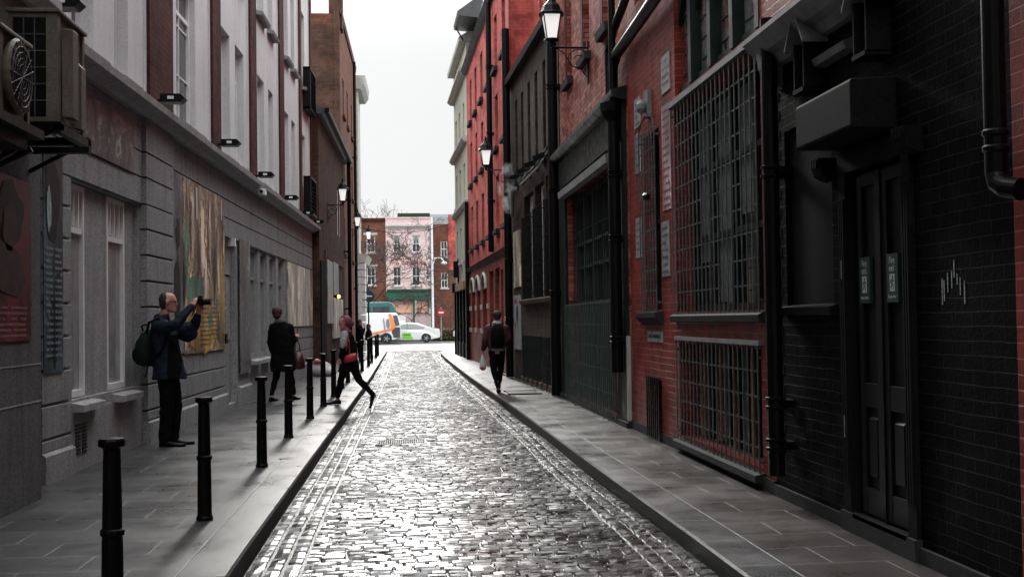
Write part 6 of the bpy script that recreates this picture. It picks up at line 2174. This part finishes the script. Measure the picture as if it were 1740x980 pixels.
# his camera and his rucksack
cx, cy, cz = pl_[0] + 0.395, pl_[1] - 0.03, 1.775
cm = thing('camera', 'black camera held up in both hands by the tall balding man', 'camera', (cx, cy, cz))
MB().box(cx - 0.035, cx + 0.03, cy - 0.07, cy + 0.07, cz - 0.05, cz + 0.045).box(cx - 0.03, cx + 0.025, cy - 0.03, cy + 0.03, cz + 0.04, cz + 0.07).build('camera_body', M_iron, cm, bevel=0.008)
MB().tube([(cx + 0.025, cy, cz - 0.005), (cx + 0.10, cy, cz - 0.008), (cx + 0.115, cy, cz - 0.008)], [0.036, 0.038, 0.042], 16).build('lens', M_iron, cm)
MB().tube([(cx - 0.03, cy - 0.07, cz + 0.02), (cx - 0.06, cy - 0.09, cz - 0.10), (cx - 0.10, cy - 0.08, cz - 0.18), (cx - 0.08, cy - 0.03, cz - 0.10)], 0.007, 5).build('strap', M_iron, cm)
bp_ = thing('rucksack', 'dark green and black rucksack on the back of the tall balding man', 'rucksack', (pl_[0] - 0.28, pl_[1], 1.0))
m = MB()
ox, oy = pl_[0], pl_[1]
m.loft([[(ox - 0.285 + a * math.cos(t_) + sx, oy + b * math.sin(t_), z) for t_ in [k * math.pi / 8 for k in range(16)]] for z, a, b, sx in ((0.985, 0.06, 0.11, 0.03), (1.02, 0.115, 0.16, 0.0), (1.15, 0.125, 0.175, -0.012), (1.28, 0.115, 0.17, 0.0), (1.38, 0.085, 0.14, 0.03), (1.44, 0.045, 0.09, 0.06))])
b_ = m.build('pack', M_pack, bp_, smooth=True)
m = MB().ball((ox - 0.39, oy, 1.13), (0.05, 0.12, 0.10), 12)
m.build('front_pocket', M_blackc, bp_, smooth=True)
MB().tube([(ox - 0.24, oy - 0.13, 1.40), (ox - 0.20, oy - 0.20, 1.52), (ox - 0.08, oy - 0.24, 1.57), (ox + 0.03, oy - 0.215, 1.42), (ox - 0.06, oy - 0.21, 1.16), (ox - 0.22, oy - 0.17, 1.04)], 0.018, 6).build('strap', M_blackc, bp_)
MB().tube([(ox - 0.30, oy - 0.05, 1.42), (ox - 0.32, oy - 0.05, 1.48), (ox - 0.26, oy - 0.05, 1.50)], 0.014, 6).tube([(ox - 0.22, oy - 0.16, 1.02), (ox - 0.235, oy - 0.17, 0.90), (ox - 0.26, oy - 0.17, 0.86)], 0.008, 5).build('loop', M_blackc, bp_)


def figure(loc, label, H, body, parts, shoes, hair=None):
    """body(m) fills the skin; parts are (name, materials, fn, voxel)"""
    p = person(loc, label)
    k = H
    m = MB()
    q = body(m)
    m.v = [tuple(Vector(v) * k) for v in m.v]
    fuse(m, None, 'body', M_skin, p, 0.010, 1)
    for name, mt, fn, vx_ in parts:
        m = MB()
        fn(m, q)
        m.v = [tuple(Vector(v) * k) for v in m.v]
        fuse(m, None, name, mt, p, vx_, 2)
    for a, t_ in shoes:
        a, t_ = Vector(a) * k + Vector(loc), Vector(t_) * k + Vector(loc)
        s_ = shoe(a, t_, None, None)
        s_.location = Vector(s_.location) - Vector(loc)
        s_.parent = p
    return p


# --- person in a long black coat walking away (seen from behind)
lc = (-2.28, 22.9, 0.0)


def b1f(m):
    q = head(m, (-0.10, 0.03, 1.60), (0.25, 1), 0.96)
    limb(m, [(-0.05, 0, 1.40, 0.05), (-0.09, 0.02, 1.53, 0.045)])
    trunk(m, [(0, 0, 0.80, 0.15, 0.10, 0), (0, 0, 1.0, 0.14, 0.09, 0), (-0.02, 0, 1.2, 0.14, 0.10, 0), (-0.03, 0, 1.38, 0.16, 0.09, 0), (-0.04, 0, 1.44, 0.06, 0.05, 0)])
    limb(m, [(-0.19, 0, 1.36, 0.05), (-0.23, 0.02, 1.08, 0.036), (-0.19, 0.10, 0.86, 0.024)])
    limb(m, [(0.14, 0, 1.36, 0.05), (0.19, 0.02, 1.10, 0.036), (0.235, 0.20, 1.15, 0.024)])
    limb(m, [(-0.08, 0, 0.82, 0.07), (-0.13, 0.05, 0.45, 0.05), (-0.20, -0.10, 0.08, 0.034)])
    limb(m, [(0.08, 0, 0.82, 0.07), (0.13, 0.12, 0.46, 0.05), (0.17, 0.16, 0.08, 0.034)])
    hand(m, (-0.19, 0.10, 0.86), (0.05, 0.1, -1), (0, 1, 0), 0.4, 0.9)
    hand(m, (0.235, 0.20, 1.15), (0.1, 0.6, 0.8), (1, 0, 0), 0.7, 0.9)
    return q


figure(lc, 'short haired person in a long black coat walking away by the grey wall', 1.045, b1f, [
    ('hair', M_hairbr, lambda m, q: (m.ball((-0.10, 0.0, 1.635), (0.098, 0.098, 0.095), 14), m.ball((-0.10, -0.03, 1.57), (0.075, 0.07, 0.07), 12)), 0.012),
    ('trousers', M_blackc, lambda m, q: (limb(m, [(-0.08, 0, 0.82, 0.09), (-0.13, 0.05, 0.45, 0.064), (-0.195, -0.09, 0.14, 0.046)]), limb(m, [(0.08, 0, 0.82, 0.09), (0.13, 0.12, 0.46, 0.064), (0.17, 0.155, 0.14, 0.046)])), 0.013),
    ('coat', M_blackc, lambda m, q: (trunk(m, [(0.0, 0, 0.54, 0.225, 0.17, 0), (0.0, 0, 0.70, 0.235, 0.165, 0), (0.0, 0, 0.95, 0.215, 0.15, 0), (-0.015, 0, 1.18, 0.205, 0.145, 0), (-0.03, 0, 1.33, 0.205, 0.13, 0), (-0.04, 0, 1.42, 0.13, 0.10, 0), (-0.05, 0.0, 1.49, 0.085, 0.085, 0)]),
                                     limb(m, [(-0.17, 0, 1.34, 0.085), (-0.225, 0.01, 1.08, 0.066), (-0.19, 0.08, 0.90, 0.052)]), limb(m, [(0.12, 0, 1.34, 0.085), (0.19, 0.01, 1.10, 0.066), (0.225, 0.15, 1.13, 0.048)])), 0.014),
    ('hood', M_greyc if False else mat('charcoal hood', (0.035, 0.033, 0.035), 0.85, var=0.3, nscale=30, bump=0.4), lambda m, q: m.ball((-0.045, -0.04, 1.445), (0.115, 0.10, 0.055), 14), 0.012)],
    [((-0.205, -0.12, 0.0), (-0.12, 0.10, 0.0)), ((0.16, 0.14, 0.0), (0.27, 0.34, 0.0))])
hb = thing('handbag', 'maroon handbag hanging from the arm of the person in the long black coat', 'bag', (lc[0] + 0.29, lc[1], 0.58))
x0, y0_ = lc[0] + 0.28, lc[1] + 0.05
MB().loft([[(x0 + a * math.cos(t_), y0_ + b * math.sin(t_), z) for t_ in [k * math.pi / 6 for k in range(12)]] for z, a, b in ((0.60, 0.10, 0.07), (0.63, 0.14, 0.085), (0.78, 0.125, 0.08), (0.92, 0.07, 0.05))]).build('bag_body', M_bagm, hb, smooth=True)
MB().tube([(x0 - 0.05, y0_, 0.90), (x0 - 0.05, y0_, 1.10), (x0 - 0.02, y0_, 1.20), (x0 + 0.02, y0_, 1.10), (x0 + 0.05, y0_, 0.9)], 0.010, 6).build('handle', M_bagm, hb)
ph = MB().box(lc[0] + 0.245, lc[0] + 0.26, lc[1] + 0.27, lc[1] + 0.34, 1.24, 1.38)
tag(ph.build('phone', M_iron, None, bevel=0.003), 'dark phone in the raised right hand of the person in the long black coat', 'phone')

# --- woman striding to the left off the kerb
lw = (-1.20, 21.5, 0.0)


def b2f(m):
    q = head(m, (0.16, 0.0, 1.475), (-1, -0.1), 0.95, -0.12)
    limb(m, [(0.20, 0, 1.30, 0.046), (0.175, 0, 1.42, 0.044)])
    trunk(m, [(0.23, 0, 0.74, 0.09, 0.14, 0), (0.24, 0, 0.88, 0.09, 0.13, 0), (0.23, 0, 1.05, 0.085, 0.11, 0), (0.215, 0, 1.22, 0.09, 0.14, 0), (0.20, 0, 1.31, 0.05, 0.09, 0)])
    limb(m, [(0.19, -0.15, 1.26, 0.046), (0.18, -0.20, 1.02, 0.036), (0.08, -0.19, 0.82, 0.024)])
    limb(m, [(0.19, 0.15, 1.26, 0.046), (0.20, 0.19, 1.02, 0.036), (0.10, 0.17, 0.84, 0.024)])
    limb(m, [(0.20, 0.08, 0.80, 0.075), (0.08, 0.09, 0.44, 0.050), (0.02, 0.09, 0.09, 0.034)])
    limb(m, [(0.27, -0.08, 0.80, 0.075), (0.42, -0.09, 0.44, 0.052), (0.69, -0.09, 0.155, 0.034)])
    hand(m, (0.08, -0.19, 0.82), (-0.4, 0.1, -0.9), (1, 0.2, 0), 0.6, 0.88)
    hand(m, (0.10, 0.17, 0.84), (-0.4, -0.1, -0.9), (1, -0.2, 0), 0.6, 0.88)
    return q


figure(lw, 'woman in a purple headscarf and dark coat striding left off the kerb', 1.0, b2f, [
    ('headscarf', M_scarf, lambda m, q: (m.ball((0.20, 0, 1.505), (0.105, 0.090, 0.105), 14), m.ball((0.255, 0, 1.47), (0.085, 0.06, 0.075), 12), limb(m, [(0.13, 0, 1.585, 0.035), (0.11, 0, 1.56, 0.028)]), trunk(m, [(0.20, 0, 1.30, 0.10, 0.11, 0), (0.19, 0, 1.34, 0.095, 0.10, 0), (0.18, 0, 1.39, 0.07, 0.065, 0)])), 0.011),
    ('trousers', M_blackc, lambda m, q: (limb(m, [(0.20, 0.08, 0.80, 0.09), (0.085, 0.09, 0.45, 0.066), (0.03, 0.09, 0.16, 0.055)]), limb(m, [(0.27, -0.08, 0.80, 0.09), (0.42, -0.09, 0.45, 0.068), (0.66, -0.09, 0.19, 0.048)])), 0.013),
    ('coat', M_blackc, lambda m, q: (trunk(m, [(0.24, 0, 0.60, 0.20, 0.19, 0), (0.245, 0, 0.72, 0.175, 0.18, 0), (0.24, 0, 0.92, 0.135, 0.16, 0), (0.235, 0, 1.08, 0.125, 0.15, 0), (0.215, 0, 1.22, 0.125, 0.165, 0), (0.20, 0, 1.32, 0.075, 0.11, 0)]),
                                     limb(m, [(0.19, 0.14, 1.25, 0.066), (0.20, 0.19, 1.02, 0.054), (0.12, 0.17, 0.88, 0.042)]), limb(m, [(0.165, -0.20, 1.05, 0.052), (0.10, -0.19, 0.86, 0.042)])), 0.014),
    ('grey_sleeve', M_greyc, lambda m, q: limb(m, [(0.17, -0.145, 1.27, 0.074), (0.15, -0.20, 1.14, 0.068), (0.14, -0.215, 1.06, 0.056)]), 0.011)],
    [((0.03, 0.09, 0.005), (-0.19, 0.07, 0.0)), ((0.705, -0.09, 0.13), (0.625, -0.09, -0.085))])
rbg = thing('shoulder_bag', 'small red shoulder bag at the hip of the woman in the purple headscarf', 'bag', (lw[0] + 0.28, lw[1] - 0.2, 0.78))
x0, y0_ = lw[0] + 0.28, lw[1] - 0.21
m = MB()
m.loft([[(x0 + a * math.cos(t_), y0_ + b * math.sin(t_), z + 0.25 * a * math.cos(t_)) for t_ in [k * math.pi / 7 for k in range(14)]] for z, a, b in ((0.775, 0.08, 0.02), (0.80, 0.115, 0.035), (0.86, 0.12, 0.04), (0.915, 0.09, 0.03), (0.925, 0.03, 0.01))])
m.build('bag_body', M_bagr, rbg, smooth=True)
MB().tube([(x0 - 0.02, y0_, 0.92), (x0 - 0.03, y0_ + 0.01, 1.15), (x0 - 0.07, y0_ + 0.06, 1.33), (x0 - 0.05, y0_ + 0.2, 1.36)], 0.009, 5).build('strap', M_bagr, rbg)

# --- young man walking away on the right footpath
lm = (1.93, 24.1, 0.0)


def b3f(m):
    q = head(m, (0.02, 0.02, 1.575), (0.05, 1), 0.93)
    limb(m, [(0.01, 0, 1.36, 0.05), (0.015, 0.01, 1.50, 0.046)])
    trunk(m, [(0, 0, 0.80, 0.13, 0.095, 0), (0, 0, 0.95, 0.125, 0.09, 0), (0, 0, 1.15, 0.14, 0.10, 0), (0, 0, 1.32, 0.17, 0.095, 0), (0.005, 0, 1.40, 0.07, 0.06, 0)])
    limb(m, [(-0.18, 0, 1.32, 0.052), (-0.245, -0.02, 1.06, 0.038), (-0.275, 0.05, 0.86, 0.025)])
    limb(m, [(0.19, 0, 1.32, 0.052), (0.25, 0.01, 1.08, 0.038), (0.22, 0.16, 0.96, 0.025)])
    limb(m, [(-0.07, 0, 0.82, 0.075), (-0.06, -0.06, 0.45, 0.05), (0.01, -0.14, 0.09, 0.034)])
    limb(m, [(0.07, 0, 0.82, 0.075), (0.08, 0.10, 0.45, 0.05), (0.03, 0.14, 0.09, 0.034)])
    hand(m, (-0.275, 0.05, 0.86), (-0.05, 0.15, -1), (0, 1, 0), 0.8, 0.92)
    hand(m, (0.22, 0.16, 0.96), (-0.3, 0.9, 0.1), (0, 0, 1), 0.8, 0.92)
    return q


figure(lm, 'young man in a maroon jacket and black jeans walking away on the right footpath', 1.0, b3f, [
    ('hair', M_hairdk, lambda m, q: (m.ball((0.02, 0.0, 1.60), (0.092, 0.10, 0.088), 14), m.ball((0.02, -0.03, 1.54), (0.07, 0.06, 0.05), 10)), 0.012),
    ('jeans', M_blackc, lambda m, q: (limb(m, [(-0.075, 0, 0.84, 0.10), (-0.07, -0.05, 0.47, 0.068), (0.005, -0.13, 0.12, 0.045)]), limb(m, [(0.075, 0, 0.84, 0.10), (0.085, 0.09, 0.47, 0.068), (0.035, 0.13, 0.12, 0.045)])), 0.013),
    ('shirt_hem', M_greyc, lambda m, q: trunk(m, [(0.0, 0, 0.86, 0.168, 0.118, 0), (0.0, 0, 0.91, 0.17, 0.12, 0)]), 0.010),
    ('jacket', M_maroon, lambda m, q: (trunk(m, [(0.0, 0, 0.90, 0.175, 0.125, 0), (0.0, 0, 1.0, 0.185, 0.13, 0), (0.0, 0, 1.18, 0.19, 0.135, 0), (0.0, 0, 1.32, 0.20, 0.125, 0), (0.005, 0, 1.40, 0.12, 0.09, 0)]),
                                       limb(m, [(-0.17, 0, 1.31, 0.085), (-0.24, -0.02, 1.07, 0.070), (-0.27, 0.03, 0.90, 0.052)]), limb(m, [(0.18, 0, 1.31, 0.085), (0.245, 0.01, 1.09, 0.070), (0.22, 0.12, 0.98, 0.050)])), 0.013),
    ('hood', M_greyc, lambda m, q: (m.ball((0.01, -0.05, 1.425), (0.105, 0.075, 0.045), 14), m.ball((0.01, 0.0, 1.45), (0.085, 0.08, 0.035), 12)), 0.010)],
    [((0.01, -0.15, 0.0), (0.03, 0.09, 0.0)), ((0.03, 0.14, 0.0), (0.08, 0.38, 0.0))])
bk = thing('rucksack', 'black rucksack worn by the young man in the maroon jacket', 'rucksack', (lm[0], lm[1] - 0.2, 0.95))
m = MB()
m.loft([[(lm[0] + a * math.cos(t_), lm[1] - 0.18 + b * math.sin(t_), z) for t_ in [k * math.pi / 8 for k in range(16)]] for z, a, b in ((0.95, 0.10, 0.05), (0.98, 0.135, 0.085), (1.15, 0.14, 0.095), (1.30, 0.125, 0.08), (1.39, 0.07, 0.04))])
m.build('pack', M_blackc, bk, smooth=True)
MB().tube([(lm[0] - 0.11, lm[1] - 0.14, 1.30), (lm[0] - 0.12, lm[1] - 0.02, 1.41), (lm[0] - 0.12, lm[1] + 0.12, 1.34)], 0.018, 6).build('strap', M_blackc, bk)
MB().tube([(lm[0] + 0.11, lm[1] - 0.14, 1.30), (lm[0] + 0.12, lm[1] - 0.02, 1.41), (lm[0] + 0.12, lm[1] + 0.12, 1.34)], 0.018, 6).build('strap', M_blackc, bk)
pb = thing('carrier_bag', 'small clear and white carrier bag in the left hand of the young man', 'bag', (lm[0] - 0.28, lm[1] + 0.07, 0.5))
x0, y0_ = lm[0] - 0.285, lm[1] + 0.075
MB().loft([[(x0 + a * math.cos(t_), y0_ + b * math.sin(t_), z) for t_ in [k * math.pi / 5 for k in range(10)]] for z, a, b in ((0.46, 0.03, 0.02), (0.50, 0.07, 0.04), (0.62, 0.065, 0.035), (0.72, 0.035, 0.02), (0.80, 0.012, 0.01))]).build('bag_body', M_plas, pb, smooth=True)
MB().ball((x0 - 0.01, y0_ - 0.03, 0.50), (0.045, 0.03, 0.035), 8).build('printed_patch', M_bagr, pb)

# --- two people near the far corner
def far_body(h, arm):
    def f(m):
        q = head(m, (0.0, 0.0, h - 0.12), (1, 0.2), 0.93)
        limb(m, [(0, 0, h - 0.33, 0.05), (0, 0, h - 0.19, 0.045)])
        trunk(m, [(0, 0, 0.75, 0.10, 0.14, 0), (0, 0, 0.95, 0.09, 0.13, 0), (0, 0, h - 0.33, 0.10, 0.17, 0), (0, 0, h - 0.26, 0.05, 0.08, 0)])
        for s_ in (-1, 1):
            limb(m, [(0, s_ * 0.08, 0.78, 0.07), (0.02 * s_, s_ * 0.09, 0.42, 0.05), (0, s_ * 0.09, 0.08, 0.034)])
            if arm:
                limb(m, [(0, s_ * 0.17, h - 0.34, 0.05), (0.10, s_ * 0.19, h - 0.55, 0.036), (0.20, s_ * 0.06, h - 0.30, 0.024)])
                hand(m, (0.20, s_ * 0.06, h - 0.30), (0.1, 0, 1), (0, 1, 0), 0.6, 0.9)
            else:
                limb(m, [(0, s_ * 0.18, h - 0.34, 0.05), (0.02, s_ * 0.23, h - 0.60, 0.036), (0.10, s_ * 0.16, h - 0.75, 0.024)])
                hand(m, (0.10, s_ * 0.16, h - 0.75), (0.6, 0, -0.5), (0, 1, 0), 0.6, 0.9)
        return q
    return f


def far_clothes(h, arm, leg):
    def coat(m, q):
        trunk(m, [(0, 0, leg, 0.16, 0.19, 0), (0, 0, 0.95, 0.14, 0.18, 0), (0, 0, h - 0.42, 0.14, 0.19, 0), (0, 0, h - 0.30, 0.11, 0.16, 0), (0, 0, h - 0.22, 0.06, 0.08, 0)])
        for s_ in (-1, 1):
            if arm:
                limb(m, [(0, s_ * 0.16, h - 0.35, 0.075), (0.10, s_ * 0.19, h - 0.54, 0.062), (0.18, s_ * 0.08, h - 0.36, 0.046)])
            else:
                limb(m, [(0, s_ * 0.17, h - 0.35, 0.08), (0.02, s_ * 0.23, h - 0.60, 0.066), (0.09, s_ * 0.17, h - 0.72, 0.05)])
    return coat


for loc, h, arm, leg, lb, hm in (((-1.60, 45.0, 0), 1.58, True, 0.60, 'long haired person in black raising a phone at the far end of the left footpath', M_hairdk), ((-1.40, 50.0, 0), 1.40, False, 0.70, 'short person in a dark coat standing beside the one raising a phone', M_hairbr)):
    figure(loc, lb, 1.0, far_body(h, arm), [
        ('hair', hm, (lambda hh: lambda m, q: (m.ball((-0.015, 0, hh - 0.09), (0.095, 0.088, 0.095), 12), m.ball((-0.04, 0, hh - 0.20), (0.07, 0.085, 0.12), 12)))(h), 0.013),
        ('trousers', M_blackc, lambda m, q: [limb(m, [(0, s_ * 0.08, 0.78, 0.09), (0.02 * s_, s_ * 0.09, 0.43, 0.066), (0, s_ * 0.09, 0.12, 0.05)]) for s_ in (-1, 1)], 0.015),
        ('coat', M_blackc, far_clothes(h, arm, leg), 0.015)],
        [((0, -0.09, 0), (0.22, -0.11, 0)), ((0, 0.09, 0), (0.22, 0.11, 0))])
